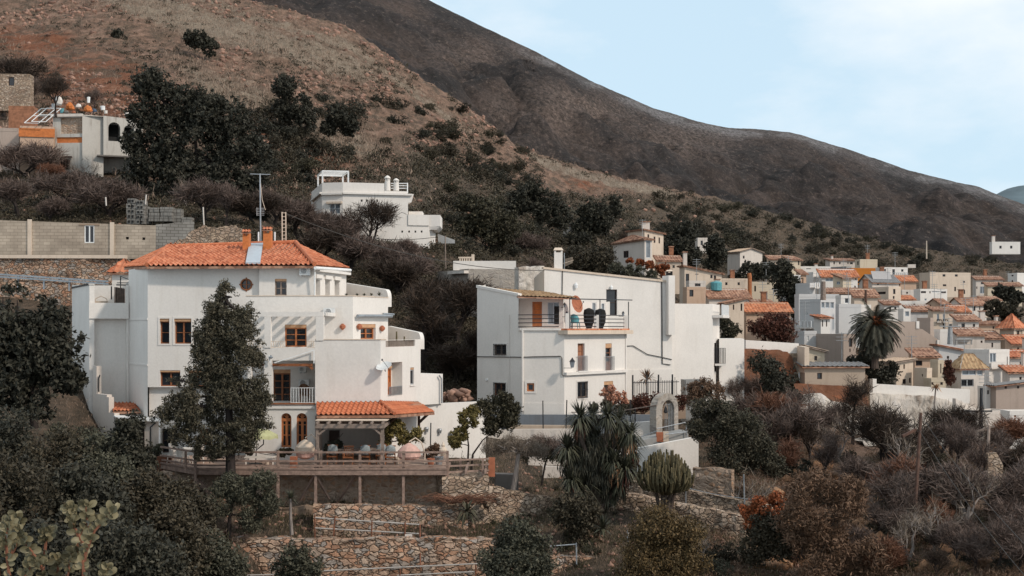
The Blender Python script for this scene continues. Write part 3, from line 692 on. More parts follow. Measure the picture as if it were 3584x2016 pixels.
# pilaster and string lines on the chamfer
q =MB(); q.wb(wA0,-0.25,0.18,zb -2,Z(1005,71),0,0.14); q.wb(wA0,0.2,wA0.L,Z(1118,70)-.05,Z(1118,70)+.05,0,0.03); q.wb(wA0,0.2,wA0.L,Z(1274,70)-.05,Z(1274,70)+.05,0,0.03); q.build('pilaster',M['white'],H)
window(H,wA,opsA['w1'],'wood',1,2,0.28,blind=0.16); 
a,b_,c,d =opsA['w2']; window(H,wA,(a,b_,c,d),'wood',2,2,0.28,blind=0.16)
window(H,wA,opsA['w3'],'wood',2,1,0.25,blind=0.1); window(H,wA,opsA['w4'],'wood',2,1,0.25,blind=0.1)
for r_ in (opsA['w1'],opsA['w2']):   # raised surrounds
 a,b_,c,d =r_; f =MB()
 for bx in ((a -.09,a,c -.09,d +.09),(b_,b_ +.09,c -.09,d +.09),(a,b_,c -.09,c),(a,b_,d,d +.09)): f.wb(wA,*bx,0.0,0.03)
 f.build('window_surround',M['white'],H)
a,b_,c,d =opsA['rd']; cu,cz,r =(a +b_)/2,(c +d)/2,(b_ -a)/2
f =MB(); f.tube([wA.pt(cu +r *math.cos(k *math.pi /12),cz +r *math.sin(k *math.pi /12),0.01) for k in range(25)],0.045,6); f.wb(wA,cu -.03,cu +.03,cz -r,cz +r,-.1,-.05); f.wb(wA,cu -r,cu +r,cz -.015,cz +.015,-.1,-.06)
for k in range(4): f.wb(wA,cu +(r +.06)*math.cos(k *math.pi /2)-.03,cu +(r +.06)*math.cos(k *math.pi /2)+.03,cz +(r +.06)*math.sin(k *math.pi /2)-.04,cz +(r +.06)*math.sin(k *math.pi /2)+.04,0,.02)
rw =f.build('round_window',M['wood'],H); MB().poly(*[wA.pt(cu +r *math.cos(k *math.pi /12),cz +r *math.sin(k *math.pi /12),-0.12) for k in range(24)]).build('pane',M['glass'],rw)
window(H,wA2,a2,'greywood',2,2,0.16,blind=0.12)
for k in o3: window(H,wA3,k,'whitepaint',1,1,0.4)
q =MB()
for x0,x1 in ((1104,1126),(1136,1160),(1168,1190)): a,b_ =wA3.u(x0),wA3.u(x1); q.wb(wA3,a,b_,Z(976,69),Z(962,69),0,.1)
q.wb(wA3,0.1,wA3.L,Z(956,70),Z(947,70),0,0.3); q.build('shutter_boxes',M['white'],H)
for k,(r_,nm) in enumerate(((lo['d'],'d'),(lo['w5'],'w'),(lo['w6'],'w'))): window(H,wAl,r_,'wood' if k else 'darkwood',2,2,0.22,door=(k == 0))
# --- tiled hip roof
e0 =P(434,938,73.2); e1 =P(514,934,67.4); e2 =P(1101,931,67.1); e3 =P(1224,941,73.0)
zr =Z(853,73.5); rA =P(587,853,73.5); rA.z =zr -0.25; rB =P(1035,853,73.5); rB.z =zr
tiles(H,e1,e2,rB,rA,'tile',0.27,0.07,True,'roof_front'); tiles(H,e0,e1,rA,rA,'tile',0.27,0.07,True,'roof_left'); tiles(H,e2,e3,rB,rB,'tile',0.24,0.055,True,'roof_right')
e4 =P(1160,938,79.5); e5 =P(470,938,80.5); tiles(H,e4,e5,rA,rB,'tile',0.27,0.07,False,'roof_back',step=0)
rg =MB(); rg.tube([rA +Vector((0,0,.1)),rB +Vector((0,0,.1))],.13,8); rg.tube([e1 +Vector((0,0,.12)),rA +Vector((0,0,.1))],.13,8); rg.tube([e2 +Vector((0,0,.12)),rB +Vector((0,0,.1))],.13,8); rg.tube([e0 +Vector((0,0,.1)),rA +Vector((0,0,.08))],.1,8); rg.build('ridge_tiles',M['tile_smooth'],H)
g =MB(); g.tube([P(1103,938,67.0),P(1226,946,72.9)],0.09,8); g.tube([P(1102,938,67.0),P(1102,952,67.4),P(1101,1034,67.5)],0.045,6); g.build('gutter',M['whitepaint'],H)
# zinc dormer patch lying on the tiles
nrm =(e2 -e1).cross(rB -e1).normalized(); up =Vector((0,0,1))
def onroof(px,t): a =e1.lerp(e2,(px -514)/(1101-514)); b2 =rA.lerp(rB,(px -587)/(1035-587) if 587 < px < 1035 else 0); return a.lerp(b2,t)+Vector((0,-.05,.2))
MB().slab([onroof(861,0.02),onroof(912,0.02),onroof(921,0.93),onroof(873,0.93)],0.1).build('roof_panel',M['zinc'],H)
for (x0,x1,yt_,yb_) in ((846,875,808,866),(918,951,799,869)):
 Y =71.8; ch =MB(); a,b_ =XY(x0 +3,Y),XY(x1 -3,Y); zt_ =Z(yt_,Y); ch.box(a.x,b_.x,Y,Y +.5,Z(yb_ +8,Y),zt_ -.28)
 c_ =ch.build('chimney',M['brick'],H)
 k =MB()
 for s_ in (0,1): k.box(*( (a.x,a.x +.1) if s_ == 0 else (b_.x -.1,b_.x)),Y,Y +.5,zt_ -.28,zt_ -.12)
 k.build('smoke_vent',M['brick'],c_)
 tiles(c_,(a.x -.05,Y -.12,zt_ -.12),(b_.x +.05,Y -.12,zt_ -.12),(b_.x +.05,Y +.3,zt_ +.04),(a.x -.05,Y +.3,zt_ +.04),'tile',.16,.04,True,'cap_tiles',.05)
# --- block B (second terrace), C (third), D (balconies)
wB =fr(860,66.6,1235,66.6); wB2 =fr(1235,66.6,1358,70.4)
mb =MB(); bw =wB.rect(997,1136,1073,1214); bw2 =wB2.rect(1262,1134,1315,1188)
ltop =Z(1037,66.6)
lg =wB.rect(957,1293,1017,1408)
wall(mb,wB,zb,ltop,[bw,lg],0.2); wall(mb,wB2,zb,ltop,[bw2],0.25); wall(mb,Fr(XY(1358,70.4),XY(1300,76)),zb,ltop)
mb.poly(*[(p.x,p.y,ltop -0.5) for p in (XY(860,66.8),XY(1235,66.8),XY(1356,70.5),XY(1212,76),XY(860,75))])
mb.build('middle_wall',M['white'],H)
q =MB(); q.wb(wB,0,wB.L,ltop,ltop +.05,-.25,.03); q.wb(wB2,0,wB2.L,ltop,ltop +.05,-.25,.03); q.build('parapet_coping',M['cream'],H)
def swept_wall(w,u_front,u_back,z0,zf,zbk,t,nm):   # side parapet rising to the back, with a rounded front corner
 q =MB(); r =0.5; pts =[(u_front,z0)]
 for k in range(7): t_ =math.pi /2*k /6; pts.append((u_front +(r -r *math.cos(t_))*(1 if u_back > u_front else -1),zf -r +r *math.sin(t_)))
 pts += [(u_back,zbk),(u_back,z0)]
 n =len(pts); vs =[w.pt(u,z,0) for u,z in pts]+[w.pt(u,z,-t) for u,z in pts]
 q.add(vs,[tuple(range(n)),tuple(range(2*n -1,n -1,-1))]+[(i,(i +1) % n,n +(i +1) % n,n +i) for i in range(n)]); return q.build(nm,M['white'],H)
ws =Fr(XY(1205,76.5),XY(1358,70.4)); swept_wall(ws,ws.L,0,ltop -.5,Z(1012,70.4),Z(990,76.5),.22,'side_parapet')
wC =fr(1103,63.5,1332,63.5); wC2 =fr(1332,63.5,1472,68.2); mb =MB(); ctop =Z(1190,63.5); cb =Z(1455,63.5)
nw =wC2.rect(1357,1268,1408,1385); nw2 =wC2.rect(1436,1286,1449,1346); rail_op =wC2.rect(1350,1191,1453,1213)
wall(mb,wC,cb,ctop); wall(mb,wC2,zb,ctop,[nw,nw2,(rail_op[0],rail_op[1],rail_op[2],ctop -.02)],0.6); wall(mb,Fr(XY(1472,68.2),XY(1420,73)),zb,ctop)
mb.poly(*[(p.x,p.y,ctop -.55) for p in (XY(1103,63.7),XY(1332,63.7),XY(1470,68.3),XY(1358,73),XY(1103,67))])
mb.poly(*[(p.x,p.y,cb) for p in (XY(1103,63.5),XY(1332,63.5),XY(1332,66.5),XY(1103,66.5))])
wall(mb,fr(1103,66.5,1335,66.5),zb,cb); wall(mb,Fr(XY(1335,66.5),XY(1332,63.52)),zb,cb); wall(mb,Fr(XY(1103,66.5),XY(1103,63.5)),zb,ctop)
mb.build('lower_wall',M['white'],H)
q =MB(); q.wb(wC,0,wC.L,ctop,ctop +.05,-.22,.03); q.wb(wC2,0,U(wC2,1350),ctop,ctop +.05,-.22,.03); q.build('parapet_coping',M['cream'],H)
ws =Fr(XY(1358,73.5),XY(1472,68.2)); swept_wall(ws,ws.L,0,ctop -.55,Z(1163,68.2),Z(1141,73.5),.22,'side_parapet')
railing(H,wC2,rail_op[0],rail_op[1],rail_op[2],ctop -.06,'greywood',-.1,gap=.1)
window(H,wC2,wC2.rect(1357,1288,1380,1382),'orangewood',1,2,.25,door=True,panel=.45,fw=.09,glass='brick'); MB().wb(wC2,nw[0]-.02,nw[1]+.02,nw[2],nw[3],-.64,-.6).build('niche_back',M['white'],H)
MB().wb(wC2,U(wC2,1357),U(wC2,1380),wC2.z(1368,1290),wC2.z(1368,1282),-.34,-.12).build('blind_box',M['tanblind'],H)
window(H,wC2,nw2,'greyplastic',1,1,.12,blind=.12); MB().wb(wC2,nw2[0]-.08,nw2[1]+.08,nw2[2]-.08,nw2[2],0,.06).build('sill',M['white'],H)
railing(H,wC2,U(wC2,1361),U(wC2,1406),wC2.z(1385,1382),wC2.z(1385,1352),'galv',.02,gap=.09)
window(H,wB2,bw2,'orangewood',2,2,.22,blind=.2,fw=.08)
# big balcony door and loggia
window(H,wB,bw,'orangewood',2,3,.15,blind=.17,fw=.07); window(H,wB,lg,'wood',2,4,.15,blind=.2,fw=.07,door=True)
wD =fr(860,63.5,1103,63.5); mb =MB(); f2 =Z(1217,63.5); f1 =Z(1415,63.5)
mb.wb(wD,0,wD.L,Z(1262,63.5),f2,-.22,0)             # balcony front
lo =[wD.rect(983,1446,1020,1566),wD.rect(1037,1446,1075,1566),wD.rect(862,1512,876,1566)]
wall(mb,wD,zb -.4,Z(1424,63.5),lo,.3); [spandrel(mb,wD,k,.3) for k in lo[:2]]
xa,xb_ =wD.A.x,wD.B.x
mb.box(xa,xb_,63.52,66.6,f2 -.18,f2 -.02); mb.box(xa,xb_ -.03,63.53,66.6,f1 -.18,f1)
for x0,x1,yt_,yb_ in ((926,948,1109,1217),(860,868,1109,1262),(925,953,1262,1415),(868,880,1262,1415),(1106,1133,1109,1192)):
 a,b_ =XY(x0,63.5).x,XY(x1,63.5).x; mb.box(a,b_,63.45,63.8,Z(yb_,63.5),Z(yt_,63.5))
mb.build('balcony_block',M['white'],H)
q =MB(); q.wb(wD,0,wD.L +.02,f1,f1 +.06,-.3,.1); q.wb(wD,0,U(wD,1093),Z(1282,63.5),Z(1273,63.5),-.2,-.02); q.beam(wD.pt(U(wD,1075),Z(1276,63.5),-.1),wD.pt(U(wD,1094),Z(1292,63.5),-.1),.12,.12); q.build('balcony_trim',M['wood'],H)
q =MB(); q.wb(wD,0,wD.L,Z(1430,63.5),Z(1421,63.5),0,.08); q.build('cornice',M['white'],H)
for k in lo[:2]: window(H,wD,k,'orangewood',2,3,.26,arch=True,fw=.09,name='arched_window')
window(H,wD,lo[2],'wood',1,2,.26)
q =MB()   # pergola over the upper balcony
q.wb(wD,0.1,U(wD,1132),Z(1108,63.5),Z(1091,63.5),-.25,.02)
for i in range(7):
 x =xa +.35+i *.62; q.box(x,x +.12,63.75,66.58,Z(1106,63.5),Z(1093,63.5))
q.build('balcony_pergola',M['white'],H)
for x0,x1 in ((868,925),(948,998),(1074,1104)): railing(H,wD,U(wD,x0),U(wD,x1),f2 +.0,Z(1194,63.5),'cream',-.05,gap=.11)
for x0,x1 in ((868,925),(1017,1102)): railing(H,wD,U(wD,x0),U(wD,x1),f1 +.07,Z(1357,63.5),'whitepaint',-.08,gap=.13)
# orange tiled awning wrapping the corner
a0,a1,a2_,a3 =P(1108,1456,61.4),P(1381,1454,61.4),P(1332,1411,63.45),P(1108,1413,63.45)
b1,b2 =P(1521,1444,67.0),P(1463,1404,67.8)
aw =thing('tiled_awning','orange tiled awning wrapping the villa corner over the dark dining terrace','awning',P(1300,1456,62.5))
tiles(aw,a0,a1,a2_,a3,'tile_smooth',.25,.06,True,'roof_front'); tiles(aw,a1,b1,b2,a2_,'tile_smooth',.22,.035,True,'roof_side')
q =MB(); q.tube([a1 +Vector((0,0,.1)),a2_ +Vector((0,0,.1))],.09,8); q.build('ridge_tiles',M['tile_smooth'],aw)
q =MB(); q.beam(P(1466,1448,66.6),P(1466,1497,66.9),.14,.14); q.beam(P(1468,1478,66.7),P(1498,1449,66.2),.1,.12); q.beam(P(1384,1462,61.8),P(1348,1490,63.3),.1,.12); q.beam(P(1112,1459,61.6),P(1380,1458,61.6),.12,.14); q.build('timber_brackets',M['darkwood'],aw)
acunit(wA2,1051,934,1088,964,0,'air conditioner high on the villa wall right under the tiled eave')
acunit(wB,1135,1078,1175,1104,0,'air conditioner beside the end of the white balcony pergola beam')
acunit(wB,1048,1327,1084,1351,0,'lower of the two air conditioners inside the loggia, above the wicker chair')
acunit(wB,1048,1281,1074,1303,0,'upper of the two air conditioners inside the loggia, half under its beam')
# awning cassette, wall lamps, dish
q =MB(); q.tube([wB2.pt(U(wB2,1240),Z(1106,66),.2),wB2.pt(U(wB2,1357),Z(1106,69.5),.25)],.1,8); q.tube([wB2.pt(U(wB2,1330),Z(1096,66),.2),wB2.pt(U(wB2,1362),Z(1100,69.5),.3)],.06,8)
tag(q.build('rolled_awning',M['galv']),'rolled up grey awning cassette above the small wooden window of the villa','awning')
for x,y,w_,lb in ((1200,1143,wB,'clay wall lamp left of the villa corner, on the plain wall'),(1251,1143,wB2,'clay wall lamp just left of the small wooden terrace window'),(1331,1149,wB2,'clay wall lamp just right of the small wooden terrace window')):
 c_ =w_.pt(w_.u(x),w_.z(x,y),.12); tag(MB().lathe(Vector(c_)+Vector((0,0,-.18)),[(.04,0),(.16,.12),(.17,.22),(.05,.34)],8).build('wall_lamp',M['terracotta']),lb,'lamp','clay wall lamps')
def dish(px,py,Y,r,label,mat='acwhite',ax=(-.5,-1,.35)):
 c =P(px,py,Y); ax =Vector(ax).normalized(); t =thing('satellite_dish',label,'satellite dish',c); b1 =ax.orthogonal().normalized(); b2 =ax.cross(b1)
 q =MB(); vs =[c]; 
 for rr in (.5,1):
  for k in range(14): a =2*math.pi *k /14; vs.append(c +(b1 *math.cos(a)+b2 *math.sin(a))*r *rr +ax *(.25*r *rr *rr))
 fs =[(0,1+k,1+(k +1) % 14) for k in range(14)]+[(1+k,15+k,15+(k +1) % 14,1+(k +1) % 14) for k in range(14)]
 q.add(vs,fs).build('reflector',M[mat],t); q =MB(); q.tube([c -b2 *r *.8,c +ax *r *1.1],.015,4); q.lathe(c +ax *r *1.1-Vector((0,0,.05)),[(.04,0),(.04,.1)],6); q.build('feed_arm',M['iron'],t); MB().tube([c,c -ax *.25],.03,5).build('mount',M['galv'],t)
dish(1345,1286,63.3,.42,'white satellite dish on the corner beside the orange niche door',ax=(-.2,-.5,.9))
q =MB(); c_ =P(948,1251,63.2); q.lathe(c_,[(.06,-.06),(.12,.0),(.02,.12)],10); tag(q.build('globe_lamp',M['glass_light']),'small round lamp on the white column above the loggia','lamp')
q =MB(); q.beam(P(940,1243,63.3),P(947,1272,63.3),.06,.06); q.beam(P(960,1270,63.35),P(1097,1226,63.35),.05,.05); q.beam(P(1099,1224,63.35),P(1099,1272,63.35),.05,.05); q.build('downpipe',M['whitepaint'],H)
# --- left annex
An =thing('villa_annex','white stepped annex with a roof terrace on the left end of the villa','house',P(380,1450,71))
wl =fr(252,76.5,313,70.6); wf_ =fr(313,70.6,450,71.3); mb =MB(); at_ =Z(996,70.6); ab =Z(1640,71)
n1_ =wf_.rect(330,1117,444,1425); bal =wf_.rect(331,990,441,1062)
wall(mb,wl,ab,Z(998,76.5),(),.2,at_); wall(mb,wf_,ab,at_,[n1_,(bal[0],bal[1],bal[2],at_ -.001)],.35)
mb.wb(wf_,n1_[0]-.02,n1_[1]+.02,n1_[2],n1_[3],-.4,-.35)
mb.poly(*[(p.x,p.y,Z(1062,71)-.9) for p in (XY(313,70.8),XY(450,71.5),XY(450,75.6),XY(262,76))]); wall(mb,fr(300,75.5,452,75.5),ab,Z(999,75.5))
mb.build('wall',M['white'],An)
q =MB(); q.wb(wf_,-.02,wf_.L,Z(1115,71),Z(1062,71)+.03,-.2,.09); q.wb(wf_,-.05,bal[0],at_,at_ +.05,-.2,.06); q.build('parapet',M['white'],An)
q =MB(); q.wb(wl,0,wl.L,at_ -.03,at_ +.06,-.1,.05); q.build('coping',M['iron'],An)
st,wl2,wr2,_,_ =boxhouse('small white stair tower with a little orange hip roof behind the annex terrace',382,392,452,956,1010,75.8,0,'white','hip','tile',.9,depth=3,name='stair_tower',cat='tower',bz=2)
q =MB(); q.beam(P(422,967,73),P(422,1062,73),.05,.05); q.beam(P(422,967,73),P(480,990,71.5),.04,.04); q.beam(P(410,990,73),P(480,990,71.5),.05,.05); q.beam(P(408,997,73),P(450,998,72),.05,.08); q.beam(P(390,1002,73),P(390,1048,73),.06,.06)
tag(q.build('awning_frame',M['iron']),'black metal awning frame standing on the annex roof terrace','frame')
q =MB(); 
for i in range(6): q.beam(P(405+i *6,1005+i,72.6),P(405+i *6,1062,72.6),.16,.04)
tag(q.build('slatted_screen',M['greywood']),'leaning wooden slatted screen on the annex terrace by the black frame','screen')
q =MB(); c_ =P(354,1061,72.4); q.tube([c_ +Vector((-.35,0,0)),c_ +Vector((-.33,0,.25)),c_ +Vector((0,0,.42)),c_ +Vector((.33,0,.25)),c_ +Vector((.38,0,-.1))],.025,5); q.box(c_.x -.35,c_.x +.3,c_.y,c_.y +.3,c_.z -.15,c_.z +.12)
tag(q.build('wicker_bench',M['cream']),'pale wicker bench with a rounded back on the annex roof terrace','bench')
# tiled lean-to, stepped side wall, glazed porch at the foot
lt =thing('tiled_lean_to','low lean-to with a small orange tiled roof at the foot of the annex','shed',P(440,1500,69))
tiles(lt,P(396,1441,68.6),P(493,1441,68.6),P(470,1413,70.6),P(388,1412,70.6),'tile',.22,.05,True,'roof'); MB().wb(fr(398,68.9,488,68.9),0,1.42,Z(1600,69),Z(1443,69),-1.5,0).build('wall',M['white'],lt)
MB().slab([P(405,1459,67.2),P(560,1466,67.2),P(530,1457,69),P(395,1450,69)],.08).build('porch_roof',M['whitepaint'],lt)
q =MB(); q.beam(P(559,1468,67.2),P(559,1585,67.2),.08,.08); q.beam(P(447,1470,67.2),P(447,1590,67.2),.08,.08); q.beam(P(447,1472,67.2),P(559,1472,67.2),.06,.08); q.build('porch_frame',M['whitepaint'],lt)
wq =fr(450,67.6,556,67.6); q =MB(); ro =wq.rect(487,1476,506,1570); wall(q,wq,Z(1600,67),Z(1474,67),[ro],.15); q.build('porch_wall',M['white_old'],lt); window(lt,wq,ro,'darkwood',1,1,.12,door=True)
sw =MB(); ws2 =fr(325,70.4,470,66.6)   # stepped parapet going down
for x0,x1,y0 in ((325,338,1281),(338,374,1380),(374,381,1390),(381,400,1445),(400,425,1490),(425,470,1500)): sw.wb(ws2,ws2.u(x0),ws2.u(x1),Z(1640,68),ws2.z((x0 +x1)/2,y0),-.3,0)
tag(sw.build('stepped_wall',M['white_old']),'old stepped wall descending from the annex corner into the dark shrubs','wall')
q =MB(); q.tube([P(350,1312,70),P(346,1325,70),P(346,1372,70)],.04,5); tag(q.build('drain_pipe',M['iron']),'short black bent pipe on the annex foot','pipe')
q =MB(); q.tube([P(543,1480,67),P(527,1495,67),P(526,1585,67)],.05,6); tag(q.build('bent_pipe',M['iron']),'black pipe bent to the right in front of the porch','pipe')
# --- garden walls right of the villa
gw =thing('garden_wall','tall smooth white garden wall between the villa and the second house','wall',P(1600,1600,69))
w1 =fr(1425,68.3,1700,71.5); q =MB(); q.wb(w1,0,w1.L,Z(1660,69),Z(1414,69),-.3,0); q.build('wall_panel',M['white'],gw)
w2 =fr(1462,68.28,1548,69.6); q =MB(); q.wb(w2,0,w2.L,Z(1415,69),Z(1311,68.4),-2.2,.04); q.build('raised_block',M['white'],gw)
q =MB(); q.tube([P(1537,1314,69.2),P(1545,1325,69.3),P(1546,1411,69.3)],.05,6); q.build('downpipe',M['galv'],gw)
for i,(x,y) in enumerate(((1536,1505),(1575,1517),(1490,1500))):
 c_ =w1.pt(w1.u(x),w1.z(x,y),.1); q =MB().lathe(Vector(c_),[(.09,.1),(.12,0),(.07,-.18),(.1,-.2)],8); tag(q.build('wall_planter',M['galv']),['small grey wall planter nearest the tall dark pipe on the garden wall','small grey wall planter furthest right on the garden wall','small grey wall planter beside the awning bracket'][i],'planter','wall planters')
# ------------------------------------------------------------------ wooden deck, its furniture, retaining walls
dk =thing('wooden_deck','long raised wooden deck with post and rail balustrade in front of the villa','deck',P(1100,1660,61))
fz =Z(1641,59.6); line =[(560,62.4),(684,59.8),(1105,59.6),(1566,59.6)]; pts =[XY(*p) for p in line]
q =MB(); q.prism([tuple(p) for p in pts]+[tuple(XY(1566,66)),tuple(XY(560,66))],fz -.08,fz); q.build('deck_boards',M['deckfloor'],dk)
q =MB()
for p,r_ in zip(pts[:-1],pts[1:]):
 w =Fr(p,r_); q.wb(w,0,w.L -.005,fz -.30,fz -.083,-.1,.02); q.wb(w,0,w.L -.005,fz -.04,fz +.04,.0,.05)
for i in range(15):
 x =pts[1].x +.7+i *.95; q.box(x,x +.1,59.75,63.3,fz -.26,fz -.083)
q.build('beams',M['deckwood'],dk)
rt =Z(1583,59.6)
def post(px,Y,z0,z1=rt +.06,s=.11): c =XY(px,Y); return MB().box(c.x -s /2,c.x +s /2,c.y -s /2,c.y +s /2,z0,z1).build('post',M['deckwood'],dk)
for px_,lo_ in ((650,0),(684,1),(973,1),(1105,1),(1260,1),(1412,1),(1566,1),(1124,0),(1336,0)):
 post(px_,59.72 if px_ != 1124 else 59.9,Z(1768,59.7) if lo_ else fz,rt +(.06 if px_ not in (1105,) else .12),.12 if lo_ else .1)
for z_ in (rt,Z(1614,59.6),Z(1630,59.6)):
 q =MB()
 for p,r_ in zip(pts[:-1],pts[1:]):
  w =Fr(p,r_); q.wb(w,0,w.L,z_ -.05,z_ +.04,-.06,-.005)
 q.build('rail',M['deckwood'],dk)
q =MB(); [MB().beam(a,b_,w_,h_).build('brace',M['deckwood'],dk) for a,b_,w_,h_ in ((P(1103,1660,59.8),P(1050,1752,60.6),.1,.1),(P(1107,1668,59.8),P(1152,1745,60.6),.1,.1),(P(1244,1665,59.9),P(1180,1760,60.8),.16,.06),(P(655,1640,61),P(750,1745,60.2),.1,.2))]
# lower garden rail going on to the right
gr =thing('garden_fence','low wooden fence continuing right from the deck to the brick pillar','fence',P(1640,1660,60)); w =fr(1566,59.8,1712,60.6)
for z_ in (1610,1630,1651): MB().wb(w,0,w.L,Z(z_,60)-.04,Z(z_,60)+.04,-.04,.02).build('rail',M['deckwood'],gr)
for px_ in (1612,1690): c =XY(px_,60.3); MB().box(c.x -.05,c.x +.05,c.y -.05,c.y +.05,Z(1690,60.3),Z(1604,60.3)).build('post',M['deckwood'],gr)
c =P(1721,1660,60.8); tag(MB().box(c.x -.16,c.x +.16,c.y -.16,c.y +.16,c.z -.1,c.z +.82).build('brick_pillar',M['terracotta']),'red brick pillar at the right end of the low wooden fence','pillar')
c =P(577,1625,62.5); tag(MB().box(c.x -.35,c.x +.3,c.y -.2,c.y +.2,Z(1660,62.5),Z(1597,62.5)).build('deck_pillar',M['rust']),'rusty red pillar at the left corner of the deck','pillar')
# timber pergola
pg =thing('timber_pergola','weathered timber pergola frame over the dining tables on the deck','pergola',P(1230,1640,60))
for px_,Y in ((1111,60.1),(1339,60.1),(1122,62.8),(1335,62.8)): c =XY(px_,Y); MB().box(c.x -.07,c.x +.07,c.y -.07,c.y +.07,fz,Z(1499,60)).build('post',M['greywood'],pg)
z_ =Z(1499,60); q =MB(); a,b_ =XY(1103,60),XY(1347,60); q.box(a.x,b_.x,59.95,60.1,z_,z_ +.2); q.box(a.x,b_.x,62.75,62.9,z_,z_ +.2); q.box(a.x,a.x +.1,60.12,62.73,z_ +.02,z_ +.18); q.box(b_.x -.1,b_.x,60.12,62.73,z_ +.02,z_ +.18); q.build('beam',M['greywood'],pg)
for i in range(7): x =a.x +.05+i *(b_.x -a.x -.2)/6; MB().box(x,x +.07,59.8,63.0,z_ +.205,z_ +.3).build('rafter',M['greywood'],pg)
[MB().beam(P(a,1522,60.05),P(b_,1496,60.05),.07,.09).build('brace',M['greywood'],pg) for a,b_ in ((1114,1147),(1336,1304))]
q =MB(); q.box(a.x -.1,b_.x +.05,60.6,63.1,z_ +.31,z_ +.35); q.build('reed_cover',M['cream'],pg)
# furniture --------------------------------------------------------
def folding_chair(px,Y,label,rz=0,grp='folding chairs under the pergola',cush=True):
 c =P(px,1641,Y); c.z =fz; t =thing('folding_chair',label,'chair',c,grp)
 o =c; q =MB(); q.box(o.x -.24,o.x +.24,o.y -.22,o.y +.22,o.z +.42,o.z +.46); q.build('seat',M['wood'],t)
 for s in (-1,1):
  x =o.x +s *.22; MB().beam((x,o.y -.25,o.z),(x,o.y +.2,o.z +.62),.035,.035).build('leg',M['wood'],t); MB().beam((x +s *.03,o.y +.25,o.z),(x +s *.03,o.y -.22,o.z +.62),.035,.035).build('leg',M['wood'],t)
  MB().box(x -.03,x +.03,o.y -.24,o.y +.22,o.z +.62,o.z +.65).build('armrest',M['wood'],t)
 q =MB(); [q.box(o.x -.22+i *.1,o.x -.18+i *.1,o.y +.2,o.y +.23,o.z +.5,o.z +.95) for i in range(5)]; q.box(o.x -.25,o.x +.25,o.y +.19,o.y +.24,o.z +.94,o.z +1.0); q.build('backrest',M['wood'],t)
 if cush: k =MB().lathe((o.x,o.y +.12,o.z +.5),[(.03,0),(.2,.05),(.26,.25),(.22,.45),(.05,.52)],12,1,.35); k.build('cushion',M['cushion'],t,smooth=True)
for px_,Y,lb,cu_ in ((1163,61.2,'folding chair with pale patterned cushion nearest the left pergola post',1),(1219,60.7,'wooden folding chair without cushion in front of the dark opening, left of the middle post',0),(1277,61.0,'folding chair with pale cushion just right of the deck post in the middle',1),(1334,61.6,'folding chair with pale cushion behind the right pergola post',1),(1366,60.8,'folding chair with pale cushion right of the pergola, by the hanging seat',1)): folding_chair(px_,Y,lb,cush=cu_)
def table(px,Y,w,d,h,label,mat='greywood',top='greywood',name='table'):
 c =P(px,1641,Y); c.z =fz; t =thing(name,label,'table',c); MB().box(c.x -w /2,c.x +w /2,c.y -d /2,c.y +d /2,c.z +h -.05,c.z +h).build('tabletop',M[top],t)
 for sx in (-1,1):
  for sy in (-1,1): x,y =c.x +sx *(w /2-.08),c.y +sy *(d /2-.08); MB().box(x -.035,x +.035,y -.035,y +.035,c.z,c.z +h -.05).build('leg',M[mat],t)
 return t
table(1250,62.0,2.4,.9,.74,'long wooden dining table behind the folding chairs')
table(912,61.3,1.5,.7,.42,'low white table under the parasol','whiteplastic','whiteplastic')
table(660,62.6,1.0,.8,.72,'round-cornered pale table between the white plastic armchairs','whiteplastic','whiteplastic')
def armchair(px,Y,rz,label,mat='whiteplastic',grp='white plastic armchairs',base=None,name='armchair'):
 c =P(px,1641,Y); c.z =fz if base is None else base; t =thing(name,label,'chair',c,grp)
 def tr(x,y,z): ca,sa =math.cos(rz),math.sin(rz); return (c.x +x *ca -y *sa,c.y +x *sa +y *ca,c.z +z)
 q =MB(); vs =[]; n =12     # curved shell back
 for k in range(n +1):
  a =math.pi *(-0.1+1.2*k /n); h =.66+.32*math.sin(max(0,min(math.pi,a)))
  for (r,z) in ((.27,.42),(.31,h)): vs.append(tr(r *math.cos(a),r *math.sin(a)*.95,z))
  for (r,z) in ((.24,.42),(.28,h)): vs.append(tr(r *math.cos(a),r *math.sin(a)*.95,z))
 fs =[f for k in range(n) for f in ((4*k,4*k +4,4*k +5,4*k +1),(4*k +2,4*k +3,4*k +7,4*k +6),(4*k +1,4*k +5,4*k +7,4*k +3))]
 q.add(vs,fs).build('backrest',M[mat],t); q =MB(); q.hexa([tr(-.26,-.25,.36),tr(.26,-.25,.36),tr(.24,.25,.36),tr(-.24,.25,.36),tr(-.26,-.25,.43),tr(.26,-.25,.43),tr(.24,.25,.43),tr(-.24,.25,.43)]); q.build('seat',M[mat],t)
 for sx in (-1,1):
  for sy in (-1,1): MB().tube([tr(sx *.24,sy *.22,.38),tr(sx *.28,sy *.27,0)],[.035,.022],6).build('leg',M[mat],t)
armchair(611,62.4,R(75),'white plastic armchair furthest left on the deck, turned to the table'); armchair(637,61.7,R(150),'white plastic armchair in the middle seen from behind'); armchair(694,62.2,R(-80),'white plastic armchair right of the pale table')
armchair(1066,64.6,R(20),'brown wicker armchair on the loggia floor beneath the air conditioner','wicker',None,f1 +.02,'wicker_chair')
